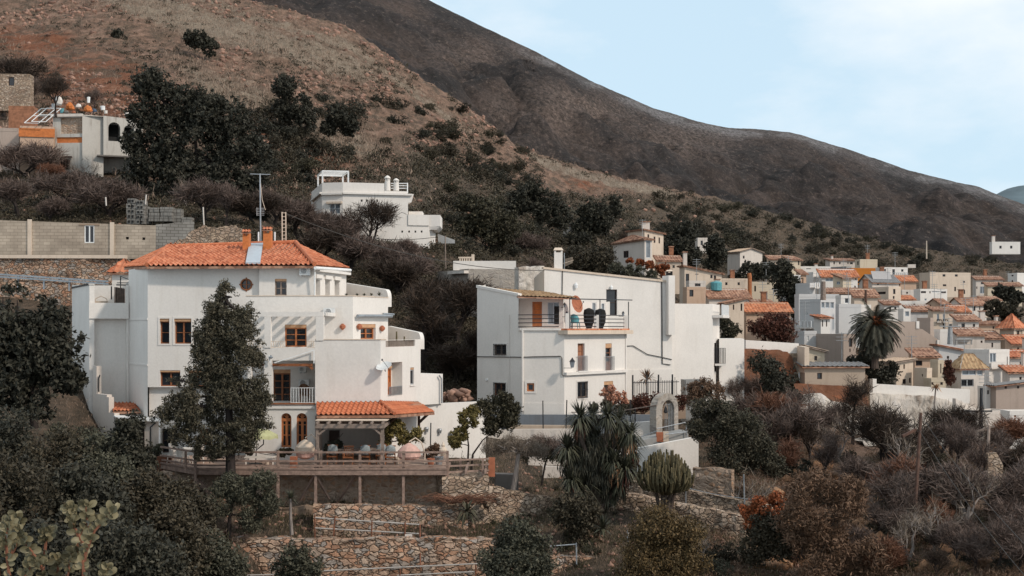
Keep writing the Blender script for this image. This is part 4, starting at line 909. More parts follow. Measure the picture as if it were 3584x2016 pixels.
# parasol
pa =thing('parasol','pale green garden parasol with scalloped edge by the arched windows','parasol',P(905,1640,61.6)); c =P(905,1500,61.6); cx_,cy_ =XY(902,61.6)
q =MB(); n =16; vs =[(c.x,c.y,Z(1497,61.6))]; zz =Z(1523,61.6)
for rr,dz in ((.55,.66),(1.0,.0),(1.03,-.18)):
 for k in range(n): a =2*math.pi *k /n; vs.append((c.x +.95*rr *math.cos(a),c.y +.95*rr *math.sin(a),zz +dz *(Z(1497,61.6)-zz) if dz >= 0 else zz +dz +(.05 if k % 2 else 0)))
q.add(vs,[(0,1+k,1+(k +1) % n) for k in range(n)]+[(1+r_ *n +k,1+(r_ +1)*n +k,1+(r_ +1)*n +(k +1) % n,1+r_ *n +(k +1) % n) for r_ in range(2) for k in range(n)]).build('canopy',M['parasol'],pa)
MB().tube([P(923,1533,61.5),P(922,1555,61.5),P(897,1575,61.5),P(894,1641,61.5)],.03,6).build('pole',M['iron'],pa); MB().tube([P(898,1527,61.6),P(897,1600,61.6)],.02,6).build('strut',M['iron'],pa); MB().lathe((P(894,1641,61.5).x,61.5,fz),[(.35,0),(.33,.07),(.06,.09)],14).build('base',M['iron'],pa)
# hanging canopy seats
def swing(px,Y,y0,y1,label,r=.55,cloth='pinkcloth'):
 c =P(px,y1,Y); c.z =fz; t =thing('canopy_swing',label,'swing seat',c); h0,h1 =Z(y0,Y),Z(y1,Y)
 MB().lathe((c.x,c.y,h0 -.62),[(r *1.05,0),(r,.28),(.62*r,.5),(.05,.66)],14).build('canopy',M[cloth],t)
 q =MB(); q.tube([(c.x +r *1.35,c.y +.1,fz),(c.x +r *1.4,c.y +.1,h0 -.5),(c.x +r *1.1,c.y +.1,h0 +.05),(c.x +.3,c.y +.1,h0 +.28),(c.x,c.y,h0 +.1)],.035,6); q.tube([(c.x +r *1.35,c.y +.1,fz +.04),(c.x -r,c.y +.2,fz +.04)],.04,6); q.build('frame',M['cream'],t)
 MB().lathe((c.x,c.y,fz +.28),[(.15,0),(r *.9,.12),(r,.42),(r *.96,.5),(r *.8,.2),(.1,.12)],14).build('seat',M['pinkcloth'],t)
 q =MB(); [q.tube([(c.x +r *.95*math.cos(a),c.y +r *.95*math.sin(a),fz +.75),(c.x +r *.95*math.cos(a),c.y +r *.95*math.sin(a),h0 -.6)],.015,4) for a in (0.4,2.4,4.2,5.6)]; q.build('hanger',M['cream'],t)
swing(1432,60.7,1553,1630,'round hanging seat with pink canopy right of the pergola'); swing(1068,61.4,1540,1630,'hanging seat with a pale pink roof in front of the second arched window',.48,'cream')
# pots, planters, ornaments
def pot(px,Y,r,h,label,mat='terracotta',z=None,name='plant_pot',cat='pot',grp=None):
 c =P(px,1641,Y); c.z =fz if z is None else z; return tag(MB().lathe(c,[(r *.7,0),(r,h *.85),(r *1.1,h *.86),(r *1.1,h),(r *.9,h),(r *.85,h *.8)],12).build(name,M[mat]),label,cat,grp)
c =P(1028,1641,60.3); c.z =fz; tag(MB().box(c.x -.16,c.x +.16,c.y -.16,c.y +.16,fz,fz +.52).build('planter_box',M['terracotta']),'square terracotta planter on the deck below the second arched window','planter')
pot(1508,60.4,.17,.42,'square-shouldered terracotta pot at the deck rail, right of the pink seat'); pot(548,62.8,.16,.3,'black plant pot on top of the left deck corner','iron',Z(1596,62.8)); pot(1385,61.8,.2,.3,'pale round pot under the plants beside the pergola','cream'); pot(1536,61.5,.22,.4,'grey round pot behind the corner of the deck rail','galv'); pot(935,61.0,.1,.2,'small pale pot near the parasol foot','cream')
c =P(1551,1585,61); tag(MB().lathe(c,[(.10,-.15),(.19,0),(.2,.15),(.12,.26),(.07,.3),(.1,.38),(.05,.48),(.01,.56)],12).build('white_urn',M['cream']),'small white lidded urn at the right end of the deck','urn')
q =MB(); q.beam(P(1508,1480,66),P(1506,1600,66),.06,.06); tag(q.build('dark_pole',M['iron']),'tall thin dark pole against the garden wall, beside the awning bracket','pole')
q =MB(); q.beam(P(1146,1583,62.9),P(1201,1515,62.9),.03,.03); tag(q.build('guy_rope',M['greywood']),'thin slanting rope under the pergola','rope')
q =MB(); q.box(*[XY(x,66).x for x in (1150,1185)],66.2,66.4,fz,fz +1.3); q.box(*[XY(x,66).x for x in (1150,1185)],66.0,66.2,fz +.6,fz +.65); tag(q.build('dark_cupboard',M['darkwood']),'dark wooden cupboard in the shade at the back of the dining terrace','cupboard')
# retaining walls ---------------------------------------------------
def stonewall(name,label,x0,Y0,x1,Y1,t0,t1,b0,mat='stone',th=.5,cat='stone wall',top=True,rag=.07):
 w =fr(x0,Y0,x1,Y1); n =max(4,int(w.L /.35)); q =MB(); zb_ =Z(b0,max(Y0,Y1))-.6; tz =[Z(t0,Y0)+(Z(t1,Y1)-Z(t0,Y0))*i /n +rag *(random.random()*2-1) for i in range(n +1)]
 gu,gz =max(6,int(w.L /.13)),max(4,int((max(tz)-zb_)/.13)); U_,T_ =np.meshgrid(np.linspace(0,w.L,gu),np.linspace(0,1,gz)); top_ =np.interp(U_,np.linspace(0,w.L,n +1),tz); Zg =zb_ +(top_ -zb_)*T_; c3 =np.stack([U_ +Y0 *7,T_ *0+x0,Zg],-1); of =np.clip(.10*fbm(c3,2.6,3,.6)+.16*fbm(c3,.45,2),-.1,.16)*(T_ < 1)
 q.add([w.pt(a,c_,b_) for a,b_,c_ in zip(U_.ravel(),of.ravel(),Zg.ravel())],[(r *gu +k,r *gu +k +1,(r +1)*gu +k +1,(r +1)*gu +k) for r in range(gz -1) for k in range(gu -1)])
 for i in range(n):
  u0,u1 =w.L *i /n,w.L *(i +1)/n; q.poly(w.pt(u0,tz[i]),w.pt(u1,tz[i +1]),w.pt(u1,tz[i +1],-th),w.pt(u0,tz[i],-th))
 q.poly(w.pt(0,zb_),w.pt(0,tz[0]),w.pt(0,tz[0],-th),w.pt(0,zb_,-th)); q.poly(w.pt(w.L,zb_),w.pt(w.L,tz[-1]),w.pt(w.L,tz[-1],-th),w.pt(w.L,zb_,-th))
 return tag(q.build(name,M[mat]),label,cat)
stonewall('retaining_wall','dim mortared retaining wall in the shade under the wooden deck',560,61.6,1545,60.8,1650,1650,1790,'stone_mortar',.6,rag=0)
stonewall('retaining_wall','pale rubble wall block right of the deck, above the brushwood pile',1546,59.6,1712,60.2,1668,1668,1790,'stone_pale',2.0,rag=.03)
stonewall('retaining_wall','rough side wall stepping down behind the pale tree trunk',1712,60.2,1950,62.5,1700,1745,1790,'stone_pale',.5)
stonewall('retaining_wall','middle terrace stone wall behind the white pipe rails',1097,58.9,1640,59.4,1768,1776,1870,'stone',.6)
stonewall('retaining_wall','short brown wall end left of the middle terrace wall, beside the young dragon tree',930,60.4,1093,60.2,1780,1772,1850,'brownwall',.5)
stonewall('retaining_wall','long tall lower terrace wall of golden fieldstones along the bottom',745,55.6,1735,55.9,1889,1886,2100,'stone_big',.7)
stonewall('retaining_wall','low fieldstone wall at the bottom right of the grey shrub',1925,55.5,2215,56.5,1945,1948,2080,'stone',.5)
stonewall('retaining_wall','slanting pale block wall running down right from the yucca trunks',2120,63.2,2615,60.6,1712,1808,1900,'stone_pale',.5,rag=.04)
stonewall('retaining_wall','upper pale kerb wall above the slanting block wall, behind the cactus',2150,66.0,2700,62.0,1672,1770,1800,'stone_pale',.35,rag=.03)
stonewall('retaining_wall','short stone wall right of the white ramp under the evergreen bush',2425,67.0,2560,66.0,1640,1643,1700,'stone_mortar',.5)
stonewall('retaining_wall','stone wall stub by the garden steps',2530,57.5,2600,57.2,1930,1930,2080,'stone_pale',.6)
stonewall('retaining_wall','small rubble wall left of the deck, by the coiled hose',505,62.0,585,61.5,1660,1662,1760,'stone_pale',.5)
stonewall('retaining_wall','rubble terrace under the cactus path',1960,61.5,2150,62.5,1775,1740,1850,'stone_pale',.5)
stp =thing('garden_steps','flight of dark stone steps at the bottom between stub wall and railing','steps',P(2650,2016,55.5))
for i in range(7): a,b_ =XY(2605,57),XY(2690,57); MB().box(a.x,b_.x,57.0-i *.32,57.4-i *.32,Z(2100,57),Z(1932,57)-i *.17).build('step',M['greywood' if i % 2 else 'brownwall'],stp)
q =MB(); q.tube([P(2692,1892,56.6),P(2692,2060,56.6)],.03,5); tag(q.build('metal_post',M['galv']),'thin metal post beside the garden steps','post')
# white pipe rails on the terraces
def piperail(label,pts_top,posts,mat='whitepipe',r=.035,pr='rust'):
 t =thing('pipe_rail',label,'rail',pts_top[0][0])
 for a,b_ in pts_top: MB().tube([a,b_],r,6).build('rail',M[mat],t)
 for a,b_ in posts: MB().tube([a,b_],.035,6).build('post',M[pr],t)
piperail('two faded white pipe rails on posts before the middle terrace wall',[(P(1103,1812,56.6),P(1468,1836,56.8)),(P(1103,1848,56.6),P(1466,1868,56.8))],[(P(1102,1800,56.6),P(1102,1882,56.6)),(P(1173,1806,56.6),P(1166,1890,56.6)),(P(1302,1822,56.7),P(1300,1880,56.7)),(P(1418,1830,56.7),P(1417,1890,56.7)),(P(1470,1836,56.8),P(1471,1990,55.4))])
piperail('faded pipe rail low along the bottom of the golden wall',[(P(1130,1998,54.5),P(1690,1972,54.9))],[(P(1665,1970,54.9),P(1665,2060,54.9))])
piperail('pale pipes at the very bottom edge, left of the golden wall centre',[(P(850,2014,54),P(1010,2010,54)),(P(1390,2014,54.6),P(1660,2001,54.8))],[(P(1400,1990,54.6),P(1400,2060,54.6))])
c =P(1430,1885,56.5); tag(MB().box(c.x -.16,c.x +.16,c.y -.1,c.y +.1,c.z -.02,c.z +.18).build('white_block',M['white_old']),'single white block at the foot of the pipe rails','block')
# brushwood pile
bp =MB()
for i in range(130):
 a =P(1560+random.random()*130,1745+random.random()*20,58.6+random.random()); L_ =.5+random.random()*1.2; th_ =random.uniform(-.5,.6)+(math.pi if random.random() < .5 else 0)
 bp.tube([a,a +Vector((math.cos(th_)*L_ *.5,random.uniform(-.2,.2),.12+.2*random.random())),a +Vector((math.cos(th_)*L_,random.uniform(-.3,.3),.1*random.random()))],[.02,.015,.008],3,False)
tag(bp.build('brushwood_pile',M['twig_red']),'heap of cut reddish branches against the pale rubble block','brushwood')
# ------------------------------------------------------------------ the second white house
H2 =thing('townhouse','tall white house with roof terrace and orange door, left of the blank wall','house',P(1900,1440,81))
zb2 =Z(1470,81); E1 =fr(1670,83.6,1828,80.6); E2 =fr(1828,80.6,1975,80.2); E3 =fr(1975,80.2,2188,86.0)
tb =Z(1150,80.3); t0 =Z(1006,83.6); t1 =Z(1036,81)
v ={k: E1.rect(*r) for k,r in dict(a=(1730,1206,1773,1242),b=(1730,1341,1771,1383)).items()}; v2 ={'c': E2.rect(1844,1341,1870,1370)}
v3 ={k: E3.rect(*r) for k,r in dict(d=(2022,1202,2046,1298),e=(2119,1202,2141,1298),f=(2020,1337,2054,1391),g=(2114,1334,2146,1440)).items()}
mb =MB(); uu =E1.u(1815)
wall(mb,E1,zb2,t0,v.values(),.2,t1,0,uu); wall(mb,E1,zb2,tb,(),.2,None,uu); wall(mb,E2,zb2,tb,v2.values(),.2); wall(mb,E3,zb2,Z(1166,80.2),v3.values(),.25)
bk =[XY(2188,86),XY(2120,92),XY(1700,92),XY(1670,83.6)]
wall(mb,Fr(bk[0],bk[1]),zb2,Z(1166,82)); wall(mb,Fr(bk[2],bk[3]),zb2,t0 +.5,(),.2,t0)
mb.poly(*[(p.x,p.y,tb -.05) for p in (XY(1815,81),XY(1828,80.7),XY(1975,80.3),XY(2188,86),XY(2120,92),XY(1815,92))])
e =E1.pt(uu,t1); mb.poly(e,(e[0],e[1]+2.2,t1 +.1),(e[0],e[1]+2.2,tb),(e[0],e[1],tb))
up =fr(1815,83.6,1972,83.2); ud ={k: up.rect(*r) for k,r in dict(a=(1863,1056,1897,1143),b=(1917,1058,1957,1134)).items()}
wall(mb,up,tb,Z(1044,83.5),ud.values(),.15); mb.build('wall',M['white'],H2)
mb =MB()
# upper right set back walls of the roof terrace
r1 =fr(1975,84.6,2010,86.5); r2 =fr(2010,86.5,2128,88.5); wall(mb,r1,tb,Z(1050,85)); o2 =[r2.rect(*q) for q in ((2072,1058,2088,1110),(2104,1060,2118,1110))]; wall(mb,r2,tb -.2,Z(1055,87),o2,.15); mb.build('terrace_wall',M['white'],H2)
for k in o2: window(H2,r2,k,'whitepaint',1,1,.1,'glass_light')
window(H2,up,ud['a'],'orangewood',1,2,.1,'brick',door=True,panel=.42,fw=.14); window(H2,up,ud['b'],'zinc',2,1,.1,'glass_light',door=True,fw=.05)
MB().wb(up,ud['b'][0]+.45,ud['b'][1],ud['b'][2],ud['b'][2]+1.2,-.02,.02).build('dark_curtain',M['dark'],H2)
window(H2,E1,v['a'],'greywood',2,1,.15,grille=True); window(H2,E1,v['b'],'oldbrick',2,1,.15,grille=True); window(H2,E2,v2['c'],'orangewood',1,1,.12,fw=.1)
window(H2,E3,v3['d'],'oldbrick',1,2,.2,'oldbrick',door=True,panel=.5); window(H2,E3,v3['e'],'oldbrick',1,3,.2,'glass',door=True,panel=.4,blind=.3); window(H2,E3,v3['f'],'greywood',2,1,.12,grille=True); window(H2,E3,v3['g'],'darkwood',1,2,.2,'darkwood',door=True,panel=.6,blind=.25)
for k in ('d','e'):
 a,b_,c,d =v3[k]; railing(H2,E3,a -.15,b_ +.15,c,c +1.0,'galv',.12,gap=.11); MB().wb(E3,a -.2,b_ +.2,c -.08,c,0,.22).build('sill',M['white'],H2)
for w_,k in ((E1,v['a']),(E1,v['b']),(E2,v2['c']),(E3,v3['f'])):
 a,b_,c,d =k; f =MB()
 for bx in ((a -.13,a,c -.13,d +.13),(b_,b_ +.13,c -.13,d +.13),(a,b_,c -.13,c),(a,b_,d,d +.13)): f.wb(w_,*bx,0.0,0.035)
 f.build('window_surround',M['white'],H2)
rf =thing('tan_shed_roof','flat pale tan tiled roof over the upper balcony of the second house','roof',P(1850,1040,82)); 
tiles(rf,P(1813,1038,80.7),P(2023,1045,82.8),P(1900,1028,88.5),P(1688,1004,88.5),'tile_tan',.3,.04,True,'roof',.08)
rf.parent =H2; rf.matrix_parent_inverse =Matrix.Identity(4); rf.location =rf.location -H2.location
for k_ in ('label','category'): del rf[k_]
q =MB(); q.wb(E1,-.05,uu,t0 -.02,t0 +.16,-.3,.05,t1 +.16,t1 -.02); q.build('parapet',M['white'],H2)
q =MB(); q.wb(E2,E2.u(1832)-.2,E2.u(1960),tb -.12,tb +.02,-.1,.1); q.wb(E1,uu,E1.L,tb -.12,tb +.02,-.1,.1); q.build('balcony_sill',M['white'],H2)
q =MB(); q.wb(E3,-.25,E3.L +.35,Z(1170,81),Z(1156,81),-.3,.45); q.build('terrace_slab',M['cream'],H2)
q =MB(); q.wb(E3,-.1,E3.L +.1,Z(1156,81)+.004,Z(1150,81),-3,.3); q.build('terrace_tiles',M['tile_bright'],H2)
q =MB(); q.wb(E3,-.02,E3.L,Z(1312,81),Z(1302,81),0,.2); q.wb(E3,E3.L -.02,E3.L +.12,zb2,Z(1166,82),-.3,.06); q.build('string_course',M['white'],H2)
q =MB(); q.tube([E2.pt(.02,tb,.06),E2.pt(.02,Z(1440,80),.06)],.07,6); q.wb(E2,.1,E2.L,zb2,Z(1412,80),0,.03); q.build('downpipe',M['white'],H2)
# cables on the facade
def cable(label,pts,r=.022,mat='cable',name='cable'):
 return tag(MB().tube(pts,r,4).build(name,M[mat]),label,'cable')
q =MB(); q.tube([E1.pt(.05,E1.z(1675,1248),.05),E1.pt(E1.L,E1.z(1828,1250),.05),E2.pt(.8,Z(1249,80),.05),E2.pt(E2.u(1963),Z(1247,80),.05),E2.pt(E2.u(1967),Z(1255,80),.05),E2.pt(E2.u(1968),Z(1312,80),.05),E2.pt(E2.u(1974),Z(1317,80),.05)],.03,5); q.build('cable',M['cable'],H2)
q =MB(); q.tube([E1.pt(E1.u(1784),E1.z(1784,1102),.05),E1.pt(E1.u(1784),E1.z(1784,1420),.05)],.025,5); q.build('downpipe',M['white'],H2)
# balcony rails
rl_ =Fr(E1.off(.02).A +E1.d *uu,E1.B); 
for k in range(4):
 z_ =Z(1102+k *14,80.5) if k < 4 else 0; q =MB(); q.tube([E1.pt(uu,z_,.03),E1.pt(E1.L,z_,.03),E2.pt(E2.u(1956),z_ +.02,.03)],.03,5); q.build('rail',M['iron'],H2)
tr =thing('terrace_railing','dark steel terrace railing with white posts above the orange slab edge','railing',P(2090,1150,83))
for x in (1983,2083,2186): c =E3.pt(E3.u(x),0,.1); MB().box(c[0]-.16,c[0]+.16,c[1]-.12,c[1]+.12,Z(1152,82.5),Z(1102 if x > 2000 else 1098,82.5)).build('pillar',M['white'],tr)
for x,y in ((1983,1046),(2089,1048),(2189,1052)): a =E3.u(x); MB().beam(E3.pt(a,Z(1150,82.5),.25),E3.pt(a,Z(y,82.5),.25),.06,.06).build('post',M['iron'],tr)
MB().tube([E3.pt(E3.u(1983),Z(1046,80.3),.25),E3.pt(E3.u(2089),Z(1048,83),.25),E3.pt(E3.u(2202),Z(1050,86),.25)],.035,5).build('top_rail',M['iron'],tr)
for k in range(4): MB().tube([E3.pt(E3.u(1990),E3.z(1990,1103+13*k),.15),E3.pt(E3.u(2178),E3.z(2178,1104+13*k),.15)],.03,5).build('rail',M['iron'],tr)
dish(2014,1066,84.5,.62,'rust coloured satellite dish under the tan roof edge on the terrace','terracotta',(.75,-.6,.25))
armchair(2012,83.5,R(160),'turquoise garden chair on the roof terrace','teal',None,tb -.0,'garden_chair')
for x,y0,y1,lb,mt_ in ((2061,1078,1150,'large closed black parasol on the roof terrace','dark'),(2101,1080,1142,'black garden canopy at the right of the closed parasol','dark')):
 c =P(x,y1,85.2); c.z =tb -.05; t =thing('terrace_umbrella',lb,'umbrella',c); h =Z(y0,85.2)-c.z; MB().lathe(c,[(.2,.08),(.36,h *.35),(.40,h *.75),(.34,h *.92),(.06,h)],9,1,.6).build('canopy',M[mt_],t); MB().lathe(c,[(.25,0),(.25,.06),(.03,.1)],10).build('base',M['galv'],t)
lantern(2003,1268,79.5,'old iron street lantern on a bracket at the corner of the second house',.34); lantern(1984,1098,81,'small terrace lamp on the left white pillar',.18); lantern(2181,1097,84.5,'small terrace lamp on the right white pillar',.18); lantern(1976,1066,83,'dark wall lamp beside the glazed balcony door',.16)
c =P(1703,1333,82.9); tag(MB().lathe(c,[(.08,0),(.1,.1),(.04,.15)],8).build('wall_light',M['whitepaint']),'small white wall light left of the lower barred window','lamp')
# ---- big blank wall house F with two lower blocks G, H
FH =thing('blank_house','long white house with a huge blank wall, sloping roofline and chimneys','house',P(2150,1480,91)); zf =Z(1500,90)
f0 =fr(1870,97,1905,89.2); f1_ =fr(1905,89.2,2352,92.4); od =f1_.rect(2122,1013,2160,1104); zA =Z(941,89.2); zB =Z(990,92.4)
mb =MB(); wall(mb,f1_,zf,zA,[od],.25,zB); wall(mb,f0,zf,zA -.3,(),.2,zA); wall(mb,Fr(XY(2352,92.4),XY(2340,98)),zf,zB); mb.poly((*f0.A,zA -.3),(*f1_.A,zA),(*f1_.B,zB),(*XY(2340,98),zB -.3)); mb.build('wall',M['white'],FH)
MB().wb(f0,0,f0.L -.02,zf,zA -.35,0,.02,zA -.05).build('side_wall',M['cream'],FH)
q =MB(); q.wb(f1_,-.1,f1_.L,zA,zA +.14,-.3,.1,zB +.14,zB); q.build('roof_edge',M['cream'],FH)
window(FH,f1_,od,'darkwood',1,2,.2,door=True); q =MB(); q.wb(f1_,f1_.u(2126),f1_.u(2134),Z(1103,90),Z(1055,90),-.1,.03); q.build('door_leaf',M['white'],FH)
q =MB(); q.wb(f1_,0,f1_.L,zf,Z(1294,91),0,.06); q.wb(f1_,f1_.u(2330),f1_.u(2352),f1_.z(2340,1172),f1_.z(2340,965),-.6,.5); q.build('buttress',M['white'],FH)
def chim(par,px0,px1,y0,y1,Y,mat='white',cap='tile_old',d=.55):
 a,b_ =XY(px0,Y),XY(px1,Y); z0_,z1_ =Z(y1,Y),Z(y0,Y); h =z1_ -z0_; q =MB(); q.box(a.x,b_.x,Y,Y +d,z0_,z0_ +h *.78); c_ =q.build('chimney',M[mat],par)
 q =MB(); w =b_.x -a.x; [q.box(x,x +w *.22,Y +.02,Y +d -.02,z0_ +h *.78,z0_ +h *.88) for x in (a.x,b_.x -w *.22)]; q.build('smoke_vent',M[mat],c_); MB().hexa([(a.x -.06,Y -.06,z0_ +h *.88),(b_.x +.06,Y -.06,z0_ +h *.88),(b_.x +.06,Y +d +.06,z0_ +h *.88),(a.x -.06,Y +d +.06,z0_ +h *.88),(a.x +.05,Y +d *.4,z1_),(b_.x -.05,Y +d *.4,z1_),(b_.x -.05,Y +d *.6,z1_),(a.x +.05,Y +d *.6,z1_)]).build('cap',M[cap],c_)
 return c_
chim(FH,1940,1969,866,945,89.8,'white','cream'); chim(FH,2334,2354,944,990,92.2,'dark','cream')
q =MB(); q.tube([f1_.pt(f1_.u(1968),Z(948,89.5),.05),f1_.pt(f1_.u(1967),Z(1035,89.5),.05)],.03,5); q.tube([f1_.pt(f1_.u(2200),f1_.z(2200,971),.05),f1_.pt(f1_.u(2308),f1_.z(2308,975),.05),f1_.pt(f1_.u(2315),f1_.z(2315,985),.05),f1_.pt(f1_.u(2317),f1_.z(2317,1272),.05),f1_.pt(f1_.u(2345),f1_.z(2345,1277),.05)],.04,5); q.tube([f1_.pt(f1_.u(x),f1_.z(x,y),.06) for x,y in ((2190,1211),(2215,1210),(2265,1240),(2316,1250),(2350,1258))],.03,5); q.build('wall_cable',M['cable'],FH)
for x,y,s_ in ((2014,999,.22),(2138,1006,.16)): c =Vector(f1_.pt(f1_.u(x),f1_.z(x,y),.12)); MB().lathe(c,[(s_ *.5,-s_),(s_ *.7,s_ *.2),(.03,s_)],8,1,.6).build('wall_lamp',M['whitepaint'],FH)
g1 =fr(2352,93.2,2494,94.6); g2 =fr(2494,94.6,2518,99); zg =Z(1063,93.8); mb =MB(); og =g2.rect(2500,1200,2508,1300); wall(mb,g1,zf,zg); wall(mb,g2,zf,zg,[og],.2); mb.poly((*g1.A,zg -.4),(*g1.B,zg -.4),(*g2.B,zg -.4),(*XY(2380,99),zg -.4)); mb.build('lower_block',M['white'],FH)
window(FH,g2,og,'darkwood',1,2,.12,door=True)
q =MB(); q.wb(g2,-.05,g2.L,Z(1112,95),Z(1103,95),0,.8); q.build('balcony_slab',M['white'],FH); railing(FH,g2,0,g2.L,Z(1103,95),Z(1066,95),'whitepaint',.72,gap=.35,r=.04)
h1 =fr(2517,96.5,2605,97.5); zh =Z(1186,97); mb =MB(); oh =h1.rect(2504,1218,2538,1272); wall(mb,h1,zf,zh); wall(mb,Fr(h1.B,XY(2590,103)),zf,zh); mb.poly((*h1.A,zh),(*h1.B,zh),(*XY(2590,103),zh),(*XY(2500,103),zh)); mb.build('side_block',M['white'],FH)
hr =fr(2502,95.4,2538,95.9); q =railing(FH,hr,0,hr.L,Z(1273,95.6),Z(1218,95.6),'iron',0,gap=.13,r=.02)
q =MB(); q.box(XY(2502,95.5).x,XY(2540,95.5).x,95.4,96.5,Z(1280,95.5),Z(1273,95.5)); q.build('balcony_slab',M['white'],FH)
an =thing('tv_antenna','small fishbone television antenna beside the white chimney of the blank house','antenna',P(1975,940,90)); MB().tube([P(1975,945,90),P(1975,885,90)],.03,5).build('mast',M['galv'],an); q =MB(); q.beam(P(1972,922,90),P(2008,910,90),.03,.03)
for k in range(7): x =1980+k *4; q.beam(P(x,905-k,90),P(x,932-k *2,90),.02,.02)
q.build('element_array',M['cream'],an)
# ---- old grey house I behind
OI =thing('old_house','old mottled stone house with a white roof parapet between the villa and the second house','house',P(1700,1150,106)); i0 =fr(1532,110,1640,106.5); i1 =fr(1640,106.5,1885,108); mb =MB(); wall(mb,i0,Z(1300,106),Z(942,106)); wall(mb,i1,Z(1300,106),Z(940,106)); mb.poly((*i0.A,Z(942,106)),(*i0.B,Z(940,106)),(*i1.B,Z(940,106)),(*XY(1880,114),Z(940,106)),(*XY(1550,114),Z(940,106))); mb.build('wall',M['stone_grey'],OI)
MB().wb(fr(1586,107.5,1806,107.5),0,fr(1586,107.5,1806,107.5).L,Z(945,107),Z(912,107),-3,.0).build('parapet',M['white'],OI)
q =MB(); [q.box(XY(x,108).x,XY(x +4,108).x,108,108.3,Z(914,108),Z(903,108)) for x in range(1608,1650,8)]; q.box(XY(1604,108).x,XY(1650,108).x,108,108.3,Z(904,108),Z(899,108)); q.box(XY(1650,108).x,XY(1660,108).x,108,108.4,Z(914,108),Z(890,108)); q.build('parapet_balusters',M['cream'],OI)
o =stonewall('ruined_wall','crumbling pale stone wall stump right of the old grey house',1815,103,1905,104,935,930,1100,'stone_white',.8); 
for x0,x1,y in ((1582,1632,952),): MB().wb(i1 if x0 > 1640 else i0,i0.u(x0),i0.L,Z(y +4,106),Z(y -6,106),0,.5).build('cornice',M['white_old'],OI)
# ------------------------------------------------------------------ hillside white modern house J
J =thing('hillside_house','white modern house with terrace pergola and two round chimneys high on the hillside','house',P(1300,850,126)); zj =Z(900,125)
j0 =fr(1090,134,1127,125.5); j1 =fr(1127,125.5,1200,125); j2 =fr(1200,125,1428,126.5); j3 =fr(1428,126.5,1502,127); j4 =fr(1502,127,1524,131); zt_ =Z(640,125.5)
wj =j1.rect(1152,713,1190,748); sq =[j2.rect(x -3,698,x +3,706) for x in (1266,1284,1302,1320)]; s3 =[j3.rect(x -3,807,x +3,814) for x in (1432,1454,1476)]; s2 =[j2.rect(1405,807,1411,814)]
mb =MB(); wall(mb,j0,zj,zt_); wall(mb,j1,zj,zt_,[wj],.25); uj =j2.u(1345); wall(mb,j2,zj,zt_,sq,.3,None,0,uj); wall(mb,j2,zj,Z(676,126),s2,.3,None,uj); zl_ =Z(752,126.8); wall(mb,j3,zj,zl_,s3,.3); wall(mb,j4,zj,Z(800,128))
wall(mb,Fr(XY(1428,126.5),XY(1420,133)),zl_ -1,Z(676,126)); mb.poly(*[(p.x,p.y,Z(676,126)) for p in (XY(1127,125.7),XY(1428,126.7),XY(1420,133),XY(1100,134))]); mb.poly(*[(p.x,p.y,zl_ -.1) for p in (XY(1428,126.6),XY(1502,127.1),XY(1524,131),XY(1428,133))])
q2 =MB(); q2.wb(j3,0,j3.L,Z(790,127),zl_,.0,.12); mb.wb(j2,uj,j2.u(1426),Z(676,126),Z(668,126),-.15,.02); mb.build('wall',M['white'],J); q2.build('balcony_parapet',M['white'],J)
for r_,w_ in [(k,j2) for k in sq +s2]+[(k,j3) for k in s3]: MB().wb(w_,r_[0],r_[1],r_[2],r_[3],-.35,-.28).build('vent_shade',M['dark'],J)  # near-black plates close the openings, their colour standing in for inside shade
window(J,j1,wj,'whitepaint',2,2,.2,'glass_light'); q =MB(); q.wb(j1,wj[0]-.25,wj[1]+.25,wj[3],wj[3]+.2,0,.25); q.build('window_hood',M['cream'],J)
q =MB(); q.wb(j1,0,j1.L,Z(683,125.5),Z(677,125.5),0,.25); q.wb(j2,0,j2.L +.4,Z(683,126),Z(677,126),0,.25); q.wb(j0,1,j0.L,Z(684,127),Z(678,127),0,.25); q.build('cornice',M['white'],J)
q =MB(); q.hexa([(*j2.pt(j2.L,0)[:2],Z(708,126)),(*j2.pt(j2.L +.35,0)[:2],Z(706,126)),(*j2.pt(j2.L +.35,0,-2)[:2],Z(706,126)),(*j2.pt(j2.L,0,-2)[:2],Z(708,126)),(*j2.pt(j2.L,0)[:2],Z(677,126)),(*j2.pt(j2.L +.6,0)[:2],Z(677,126)),(*j2.pt(j2.L +.6,0,-2)[:2],Z(677,126)),(*j2.pt(j2.L,0,-2)[:2],Z(677,126))]); q.build('roof_corbel',M['white'],J)
q =MB(); x0,x1 =XY(1501,127).x,XY(1541,127).x; q.hexa([(x0,127.1,Z(804,127)),(x1 -.4,127.2,Z(804,127)),(x1 -.4,131,Z(804,127)),(x0,131,Z(804,127)),(x0,127,Z(792,127)),(x1,127.1,Z(792,127)),(x1,131,Z(792,127)),(x0,131,Z(792,127))]); q.box(x0,x1 -.02,127.05,131,Z(792,127)+.003,Z(752,127)); q.build('balcony_box',M['white'],J)
q =MB(); q.box(XY(1430,129).x,XY(1478,129).x,129,131,zl_ -.5,Z(740,129)); q.build('terrace_block',M['white'],J)
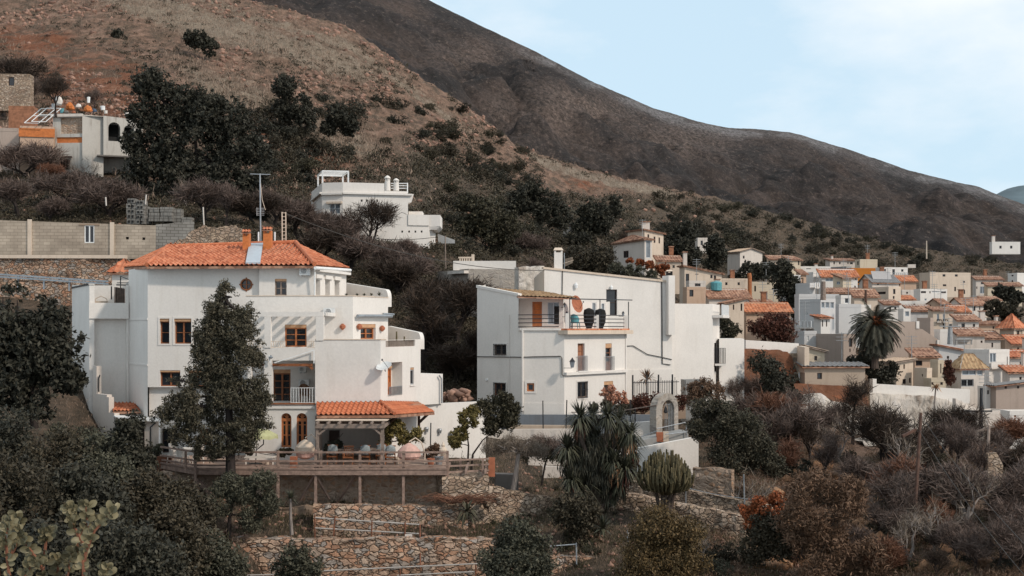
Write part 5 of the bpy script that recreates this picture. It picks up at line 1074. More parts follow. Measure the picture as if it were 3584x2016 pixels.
for x0,x1,y0,y1,Y in ((1346,1366,614,668,126.6),(1377,1396,624,668,126.8)):
 r =(x1 -x0)/2*Y /F; c =P((x0 +x1)/2,y1,Y); h =Z(y0,Y)-c.z; k =MB().lathe(c,[(r *1.08,0),(r *.95,h *.6),(r *.8,h *.62)],12).build('chimney',M['white'],J,smooth=False)
 q =MB(); [q.lathe(c +Vector((r *.6*math.cos(a),r *.6*math.sin(a),h *.61)),[(.1,0),(.1,h *.2)],5) for a in (0,1.26,2.5,3.8,5.0)]; q.build('smoke_vent',M['white'],k); MB().lathe(c +Vector((0,0,h *.8)),[(r *1.15,0),(r *1.1,h *.05),(r *.6,h *.15),(.04,h *.2)],12).build('cap',M['white'],k)
for y in (642,650,659): MB().tube([P(1368,y,127.6),P(1427,y,127.3)],.05,4).build('rail',M['whitepaint'],J)
q =MB(); q.tube([P(1426,640,127.2),P(1426,676,127.2)],.07,4); q.build('rail_post',M['whitepaint'],J)
pj =thing('roof_pergola','open white metal pergola on the roof of the hillside house','pergola',P(1165,640,127)); q =[P(1113,614,130),P(1129,598,126),P(1219,600,126.5),P(1200,616,130.5)]
for p in q: MB().beam((p.x,p.y,Z(652,p.y)),p,.14,.14).build('post',M['whitepaint'],pj)
for i in range(4): MB().beam(q[i],q[(i +1) % 4],.12,.12).build('beam',M['whitepaint'],pj)
for t_i in (.25,.5,.75): MB().beam(q[1].lerp(q[0],t_i),q[2].lerp(q[3],t_i),.08,.08).build('slat',M['whitepaint'],pj)
q =MB(); q.add([P(1532,818,128),P(1592,840,127),P(1592,852,127),P(1534,852,128),P(1532,818,128.3),P(1592,840,127.3),P(1592,852,127.3),P(1534,852,128.3)],[(0,1,2,3),(4,5,6,7),(0,1,5,4)]); tag(q.build('terrace_wall',M['white']),'small sloping white terrace wall right of the hillside house','wall')
q =MB(); q.tube([P(1558,825,118),P(1560,940,118)],.06,5); tag(q.build('thin_pole',M['greywood']),'thin pale pole below the hillside house','pole')
# ------------------------------------------------------------------ ruined house K, upper left
K =thing('ruined_house','half ruined whitewashed house with two open arches and junk on its roof','house',P(320,640,121)); zk =Z(690,121)
k1 =fr(288,121,362,122); k2 =fr(362,121.6,482,123.0); ar =[k2.rect(379,428,421,494),k2.rect(434,438,470,496)]; kt =Z(404,121.5)
mb =MB(); wall(mb,k1,zk,kt); wall(mb,k2,Z(545,122),kt,ar,.35,Z(420,123)); [spandrel(mb,k2,k,.35,n=8) for k in ar]; wall(mb,fr(288,123.6,500,124.6),zk,kt -.3); wall(mb,Fr(XY(482,123),XY(470,130)),zk,Z(420,123)); mb.poly(*[(p.x,p.y,kt -.1) for p in (XY(288,121),XY(362,121.6),XY(482,123),XY(470,130),XY(288,130))]); mb.poly(*[(p.x,p.y,Z(545,122)) for p in (XY(362,121.6),XY(482,123),XY(482,125),XY(362,125))])
mb.build('wall',M['ruin'],K); MB().wb(fr(340,121.3,480,122.6),0,3.6,Z(550,122),Z(545,122),-.5,.15).build('floor_edge',M['darkconcrete'],K)
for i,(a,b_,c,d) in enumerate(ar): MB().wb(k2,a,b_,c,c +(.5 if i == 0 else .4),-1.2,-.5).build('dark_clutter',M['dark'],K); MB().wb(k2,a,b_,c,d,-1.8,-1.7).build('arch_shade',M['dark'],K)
k3 =fr(185,121.4,288,121.2); mb =MB(); pn =k3.rect(212,412,288,468); bd =k3.rect(198,480,287,500); wall(mb,k3,zk,Z(398,121),[pn,bd],.2); wall(mb,Fr(XY(185,128),XY(185,121.4)),zk,Z(398,121)); mb.build('side_wall',M['ruin'],K); MB().wb(k3,pn[0],pn[1],pn[2],pn[3],-.24,-.18).build('infill_panel',M['stone_mortar'],K); MB().wb(k3,bd[0],bd[1],bd[2],bd[3],-.24,-.12).build('brick_band',M['brick'],K)
q =MB(); q.wb(k3,-.1,k3.L +.1,Z(408,121),Z(398,121),0,.3); q.build('lintel',M['white_old'],K)
for x0,x1,y0,y1 in ((215,255,547,590),): 
 q =MB(); [q.wb(k3,k3.u(x0)+i *.28,k3.u(x0)+i *.28+.1,Z(y1,121),Z(y0 +i *4,121),.1,.5) for i in range(4)]; q.wb(k3,k3.u(x0),k3.u(x1),Z(y0 +5,121),Z(y0,121),.1,.5); tag(q.build('broken_frame',M['darkwood']),'dark broken timber frame leaning on the ruined house wall','frame')
K2,a_,b__,_,_ =boxhouse('small peeling cream house with an orange brick band and brown door at the left edge',20,70,188,440,620,120,12,'peach','flat',wins=[(155,512,182,580,'wood'),(88,466,94,474),(102,466,110,474)],bz=2)
q =MB(); q.wb(b__,-.1,b__.L +.1,Z(478,120),Z(448,120),0.02,.12); q.build('brick_band',M['brick'],K2)
boxhouse('low crumbling brown outbuilding cut by the left edge of the picture',-120,-60,66,447,600,121.5,4,'sandgrey','flat',bz=2,name='outbuilding',cat='shed')
boxhouse('old orange brick shed behind the junk, far left',-40,30,118,370,430,127,6,'oldbrick','flat',bz=1.5,name='brick_shed',cat='shed'); boxhouse('pale ruined cottage behind bare branches at the upper left edge',-60,-10,104,258,330,150,3,'stone_pale','flat',bz=2,wins=[(30,270,50,300)])
# junk on the roof: each piece its own thing
junk =[(205,352,30,34,'white','white plastic sack heaped on the ruined roof','sack'),(310,350,12,20,'whitepaint','white canister standing up behind the roof junk','canister'),(187,370,14,14,'galv','grey bucket left of the dark tree trunk on the roof','bucket'),(217,388,16,16,'teal','pale green crate at the roof edge','crate'),(245,372,34,26,'orangecloth','large crumpled orange tarpaulin on the roof','tarpaulin'),(275,370,22,14,'white','white bundle between the orange tarpaulins','bundle'),(307,380,34,22,'orangecloth','orange tarpaulin at the right end of the junk','tarpaulin'),(285,385,16,10,'redearth','rusty red bag at the front of the junk','bag'),(330,386,20,12,'blue','dark blue bag at the roof edge','bag'),(360,378,18,14,'whitepaint','white basin on the roof corner','basin'),(370,392,14,10,'white','small white block at the front corner of the roof','block'),(447,400,22,14,'white','white broken parapet stub above the arches','stub'),(232,392,24,10,'darkconcrete','dark rag bundle on the roof','rag'),(258,392,16,10,'terracotta','terracotta coloured bag low in the junk','bag')]
for i,(x,y,w_,h_,mt_,lb,ct) in enumerate(junk):
 Y =123+(i % 3)*.8; c =P(x,y +h_ /2,Y); c.z =min(c.z,c.z); r =w_ *.5*Y /F; hh =h_ *Y /F; q =MB(); prof =[(r *.5,0),(r *.95,hh *.15),(r *(.8+.2*random.random()),hh *.5),(r *.55,hh *.85),(.03,hh)] if ct not in ('crate','canister','block','bucket','basin') else [(r *.8,0),(r *.95,hh *.9),(r *.95,hh),(r *.2,hh)]
 q.lathe(c,prof,8 if ct != 'crate' else 4,1,.8); q.v =[(a +random.uniform(-.12,.12)*r,b_ +random.uniform(-.12,.12)*r,z_ +random.uniform(-.06,.06)*hh) for a,b_,z_ in q.v]; tag(q.build(ct.replace(' ','_'),M[mt_]),lb,ct)
for (x0,y0),(x1,y1),lb in (((85,430),(145,380),'white metal frame slanting over the shed roof on the left'),((110,425),(165,378),'second white frame leaning beside the first, nearer the roof junk')):
 q =MB(); a,b_ =P(x0,y0,119.5),P(x1,y1,122); d_ =Vector((1.3,.2,0)); 
 for s_,e_ in ((a,b_),(a +d_,b_ +d_),(a,a +d_),(b_,b_ +d_),(a.lerp(b_,.5),a.lerp(b_,.5)+d_)): q.beam(s_,e_,.055,.055)
 tag(q.build('trestle',M['whitepaint']),lb,'frame')
# ------------------------------------------------------------------ block wall, stone walls, guard rail on the left
bw_ =thing('block_wall','long grey-beige concrete block wall with pillars behind the villa roof','wall',P(300,890,93.4)); w =fr(-200,93.4,545,93.9); wo =w.rect(296,789,330,850); ho =[w.rect(440,829,451,838),w.rect(498,831,508,840)]
mb =MB(); wall(mb,w,Z(905,93.4),Z(764,93.4),[wo]+ho,.18,Z(789,93.9)); mb.wb(w,0,w.L,Z(905,93.4),Z(905,93.4)+.05,-.3,-.05); mb.build('wall_panel',M['blocks'],bw_)
mb =MB(); mb.wb(w,0,w.L,Z(905,93.4),Z(790,93.4) ,-.32,-.2); mb.build('opening_shade',M['dark'],bw_)  # near-black sheet behind the wall paints the shade seen through its holes
for x in (98,386): MB().wb(w,w.u(x),w.u(x +14),Z(900,93.4),w.z(x,768 if x < 200 else 778),0,.12).build('pillar',M['cream'],bw_)
window(bw_,w,wo,'whitepaint',2,1,.08); q =MB(); q.wb(w,wo[0]-.4,wo[1]+.4,wo[3],wo[3]+.12,0,.05); q.build('lintel',M['brownwall'],bw_)
w =fr(545,94,680,95); tag(MB().wb(w,0,w.L,Z(905,94.5),Z(786,94),-.3,0,Z(775,95)).build('block_wall',M['blocks_grey']),'darker grey block wall section below the stacked blocks','wall')
for k,(x0,x1,y0,y1,Y,lb) in enumerate(((443,474,694,784,99,'tallest narrow stack of hollow grey concrete blocks, leftmost'),(475,505,700,784,99,'second narrow stack of hollow grey concrete blocks'),(507,520,722,784,99.5,'slim stack of grey blocks squeezed between the others'),(521,558,726,775,99.4,'wide wrapped pallet of grey blocks left of its twin'),(559,602,724,775,99.4,'wide wrapped pallet of grey blocks in the middle'),(604,634,730,785,100,'darker pallet of blocks at the right, leaning'),(636,672,760,800,100,'lowest pile of grey blocks beside the dry tree'))):
 nx =max(1,round((x1 -x0)/15)); nz =max(2,round((y1 -y0)/17)); t =thing('block_stack',lb,'block stack',P((x0 +x1)/2,y1,Y),'stacks of concrete blocks'); q =MB(); dx =(x1 -x0)/nx; dz =(y1 -y0)/nz
 for i in range(nx):
  for j in range(nz):
   a,b_ =XY(x0 +i *dx +.6,Y).x,XY(x0 +(i +1)*dx -.6,Y).x; z0_,z1_ =Z(y1 -j *dz -.4,Y),Z(y1 -(j +1)*dz +.6,Y); s_ =random.uniform(-.04,.04); q.box(a +s_,b_ +s_,Y +s_,Y +.9,z0_,z1_)
   if k < 2: m_ =(a +b_)/2; hw =(b_ -a)*.16; [MB,None]; q.box(m_ -hw *1.9+s_,m_ -hw *.5+s_,Y -.02,Y +s_ +.01,z0_ +.1,z1_ -.1) if 0 else None
 q.build('blocks',M['blocks_grey'],t)
 if k < 2:
  for j in range(nz):
   a,b_ =XY(x0,Y).x,XY(x1,Y).x; z0_,z1_ =Z(y1 -j *dz -.4,Y),Z(y1 -(j +1)*dz +.6,Y)
   for f_ in (.2,.6): MB().box(a +(b_ -a)*f_,a +(b_ -a)*(f_ +.2),Y -.06,Y +.0,z0_ +.1,z1_ -.1).build('hole_shade',M['dark'],t)  # dark boxes set on the block fronts imitate the shade of the hollows
stonewall('terrace_wall','rough reddish stone wall under the block wall at the left',-200,91.6,450,92,890,905,980,'stone',.6,rag=.1)
w =fr(-200,91.5,440,91.9); tag(MB().wb(w,0,w.L,Z(905,92),Z(893,92),-.5,.1).build('kerb_stone',M['cream']),'pale ledge running along the foot of the block wall','ledge')
stonewall('terrace_wall','lower stone wall beneath the metal guard rail at the left edge',-200,88.5,330,88.8,972,990,1120,'stone',.6)
gd =thing('guard_rail','grey metal road guard rail left of the villa','guard rail',P(200,990,85.5)); w =fr(-200,86,380,84); 
for dz in (0,.17): MB().wb(w,0,w.L,Z(944,86)-dz -.12,Z(944,86)-dz,0,.07,Z(982,84)-dz,Z(982,84)-dz -.12).build('rail',M['galv'],gd)
for x in (60,151,240,362): c =w.pt(w.u(x),0,-.1); z_ =w.z(x,950+(x +200)*.062); MB().box(c[0]-.05,c[0]+.05,c[1]-.05,c[1]+.05,z_ -.8,z_).build('post',M['galv'],gd)
# ruin with arch holes behind the roof
w =fr(470,90,862,90.5); pts =[(470,915),(520,890),(560,872),(610,850),(650,830),(660,812),(690,800),(715,788),(735,794),(770,795),(820,790),(845,800),(862,812)]; q =MB(); hs =[(650,690,857,900),(738,766,843,880)]
us =np.linspace(0,w.L,60); tp =[w.z(CX +F *(w.A.x +w.d.x *u)/(w.A.y +w.d.y *u),np.interp(CX +F *(w.A.x +w.d.x *u)/(w.A.y +w.d.y *u),[p[0] for p in pts],[p[1] for p in pts]))+random.uniform(-.1,.1) for u in us]; zb_ =Z(930,90)
for i in range(59):
 pxm =CX +F *(w.A.x +w.d.x *(us[i]+us[i +1])/2)/(w.A.y); lo_ =zb_
 for x0,x1,yt_,yb_ in hs:
  if x0 < pxm < x1: h =w.z(pxm,yb_ -(yb_ -yt_)*math.sqrt(max(0,1-((pxm -(x0 +x1)/2)/((x1 -x0)/2)) ** 2))); lo_ =h; q.poly(w.pt(us[i],h),w.pt(us[i +1],h),w.pt(us[i +1],h,-.7),w.pt(us[i],h,-.7))
 q.poly(w.pt(us[i],lo_),w.pt(us[i +1],lo_),w.pt(us[i +1],tp[i +1]),w.pt(us[i],tp[i])); q.poly(w.pt(us[i],tp[i]),w.pt(us[i +1],tp[i +1]),w.pt(us[i +1],tp[i +1],-.7),w.pt(us[i],tp[i],-.7))
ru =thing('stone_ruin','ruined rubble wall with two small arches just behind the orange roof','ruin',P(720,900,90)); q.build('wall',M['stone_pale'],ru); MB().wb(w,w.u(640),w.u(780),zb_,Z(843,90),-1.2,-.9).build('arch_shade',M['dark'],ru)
# masts and antennas
ms =thing('television_mast','tall mast with a long bar aerial rising behind the orange roof','antenna',P(911,850,80)); MB().tube([P(913,870,80),P(911,700,80),P(910,608,80)],.05,6).build('mast',M['galv'],ms); MB().tube([P(876,609,80),P(946,611,80)],.03,4).build('crossbar',M['galv'],ms); q =MB(); [q.tube([P(898,y,80),P(925,y,80)],.02,4) for y in (729,735,741,747,753)]; q.tube([P(899,727,80),P(899,755,80)],.025,4); q.build('aerial',M['greyplastic'],ms); q =MB(); q.tube([P(912,640,80),P(918,700,80),P(929,735,80)],.02,4); q.build('loose_cable',M['cream'],ms)
lm =thing('lattice_mast','narrow pale ladder-like lattice mast right of the chimneys','mast',P(993,855,79)); [MB().tube([P(x,742,79),P(x +1,856,79)],.04,4).build('upright',M['cream'],lm) for x in (987,1000)]; q =MB(); [q.beam(P(987,745+i *13,79),P(1000,745+i *13,79),.04,.04) for i in range(9)]; q.build('rungs',M['cream'],lm)
for x,lb in ((905,'white rod between the two brick chimneys'),(962,'white rod just right of the taller brick chimney')): tag(MB().tube([P(x,812,74),P(x,858,74)],.05,5).build('white_rod',M['whitepaint']),lb,'rod')
for x0,y0,x1,y1,lb in ((711,700+25,714,790,'pale stake with a dark twin in the dry shrubs'),(512,681,509,715,'bent white pipe above the block stacks'),(370,690,372,720,'short white stake in the shrubs above the block wall')): tag(MB().tube([P(x0,y0,99),P(x1,y1,99)],.06,5).build('stake',M['white_old']),lb,'stake')
# ------------------------------------------------------------------ middle ground: garden walls, gate, fence, ramp
def wallthing(name,label,x0,Y0,x1,Y1,t0,t1,b0,mat,th=.3,cat='wall'): w =fr(x0,Y0,x1,Y1); return tag(MB().wb(w,0,w.L,Z(b0,max(Y0,Y1))-.3,Z(t0,Y0),-th,0,Z(t1,Y1)).build(name,M[mat]),label,cat)
wallthing('road_kerb','grey-blue painted kerb wall below the second house',1660,79.0,2290,80.3,1452,1452,1500,'greyblue_curb',.4)
wallthing('path_edge','tan earth edge of the lane under the grey kerb',1780,77.8,2020,78.2,1488,1490,1520,'sand',.5,'ledge'); wallthing('garden_wall','white garden wall partly hidden behind the bare vine trees',1700,77.2,2060,77.6,1503,1501,1650,'white_old'); wallthing('garden_wall','low white wall segment between the two bare trees and the yucca',1850,71.5,2060,72,1600,1606,1660,'white_old')
wallthing('garden_wall','small white wall left of the stone gate arch',2190,75.2,2300,75.5,1480,1474,1540,'white'); wallthing('ramp_wall','long white ramp wall rising to the right behind the cactus',2125,69.0,2445,71.0,1590,1528,1720,'white'); wallthing('ramp_edge','grey concrete ramp edge above the white ramp wall',2150,70.6,2410,72.2,1560,1508,1640,'concrete',1.2,'ramp')
wallthing('white_wall','white wall strip left of the yucca foot, near the ground',1900,68.6,2080,68.9,1632,1640,1660,'white_old'); wallthing('concrete_bench','dark concrete bench under the pale tree',1735,62.8,1815,62.9,1660,1662,1700,'darkconcrete',.8,'bench')
gt =thing('gate_arch','grey stone gateway with a rounded arch and open iron gate','gate',P(2330,1515,73)); w =fr(2296,73,2376,74.5); z0_ =Z(1515,73); op_ =w.rect(2318,1400,2360,1512); q =MB(); ztop =Z(1400,73)+.35; 
outer =[]; a,b_,c,d =op_; cu =(a +b_)/2; ri =(b_ -a)/2; n =12
ro_a =cu -(w.u(2297)); ro_b =w.u(2374)-cu; zc =d -ri
for k in range(n):
 f_ =lambda t_: ((cu +(ri)*math.cos(t_),zc +ri *math.sin(t_)),(cu +(ro_b if math.cos(t_) > 0 else ro_a)*math.cos(t_),zc +(ri +.42)*math.sin(t_)))
 (i0_,o0_),(i1_,o1_) =f_(math.pi *k /n),f_(math.pi *(k +1)/n)
 for o_ in (0,-.5): q.poly(w.pt(*i0_,o_),w.pt(*o0_,o_),w.pt(*o1_,o_),w.pt(*i1_,o_))
 q.poly(w.pt(*i0_,0),w.pt(*i1_,0),w.pt(*i1_,-.5),w.pt(*i0_,-.5)); q.poly(w.pt(*o0_,0),w.pt(*o1_,0),w.pt(*o1_,-.5),w.pt(*o0_,-.5))
q.wb(w,cu -ro_a,a,z0_ -.5,zc,-.5,0); q.wb(w,b_,cu +ro_b,z0_ -.5,zc,-.5,0); q.build('arch',M['stone_grey'],gt)
railing(gt,Fr(Vector(w.pt(cu,0,-.25)[:2]),Vector(w.pt(b_ -.02,0,-.1)[:2])),0,ri,c,d -.25,'galv',0,gap=.1,name='gate_leaf'); MB().lathe(Vector(w.pt(cu,d -.5,-.2)),[(.05,-.3),(.13,-.25),(.08,0),(.02,.12)],6).build('hanging_lamp',M['iron'],gt)
boxp =MB(); c =P(2320,1522,71.5); boxp.box(c.x -.36,c.x +.02,c.y,c.y +.3,c.z -.4,c.z +.14); tag(boxp.build('brick_pier',M['terracotta']),'small terracotta pier at the foot of the stone gateway','pier'); tag(MB().box(c.x +.03,c.x +.34,c.y,c.y +.3,c.z -.4,c.z +.17).build('pale_pier',M['cream']),'small pale pier right beside the terracotta one','pier')
fe =thing('iron_fence','black iron fence with pointed bars in front of the blank house','fence',P(2290,1400,84)); w =fr(2213,84,2376,85.5); z0_,z1_ =Z(1402,84),Z(1328,84)
for i in range(int(w.L /.14)): u =i *.14; q =MB().wb(w,u,u +.028,z0_,z1_ -(.1 if i % 8 else -.1),-.014,.014).build('bar',M['iron'],fe)
for z_ in (z0_ +.1,z1_ -.25): MB().wb(w,0,w.L,z_,z_ +.05,.015,.05).build('rail',M['iron'],fe)
for u in (0.0,w.L *.3,w.L *.55,w.L *.85): MB().wb(w,u,u +.07,z0_ -.6,z1_ +.3,-.05,.05).build('post',M['iron'],fe)
wallthing('fence_wall','earthy low wall beneath the iron fence',2190,83.6,2400,84.9,1400,1396,1450,'brownwall'); boxhouse('arched grey doorway block behind the bushes right of the iron fence',2395,2400,2470,1330,1420,88,5,'concrete','flat',name='garden_shed',cat='shed',bz=2)
# path rails
piperail('thin handrail rising towards the stone gateway',[(P(2000,1443,76),P(2150,1442,75)),(P(2150,1442,75),P(2298,1418,73))],[(P(1900,1402,76),P(1901,1500,76)),(P(1984,1400,76),P(1981,1500,76)),(P(2065,1405,76),P(2066,1450,76)),(P(2207,1400,75),P(2206,1478,75)),(P(2223,1428,75),P(2223,1480,75))],'greywood',.035,'iron')
piperail('thin handrail along the ramp in front of the gateway',[(P(2240,1530,72),P(2300,1508,71.5)),(P(2300,1500,71.5),P(2402,1478,72)),(P(2330,1520,71),P(2402,1512,72))],[(P(2402,1476,72),P(2402,1530,72)),(P(2188,1600,66),P(2188,1718,66))],'galv',.03,'galv'); piperail('thin cable rail on posts along the slanting block wall',[(P(2370,1700,62.5),P(2500,1730,61.8)),(P(2500,1730,61.8),P(2720,1762,60.8))],[(P(2400,1705,62.4),P(2400,1770,62.4)),(P(2603,1660,61),P(2606,1775,61))],'galv',.018,'galv')
piperail('short thin rail above the low fieldstone wall, by the grey shrub',[(P(1925,1912,55.4),P(2016,1905,55.4))],[(P(2017,1900,55.4),P(2018,1975,55.2)),(P(2197,1856,57),P(2197,1900,57))],'galv',.03,'galv')
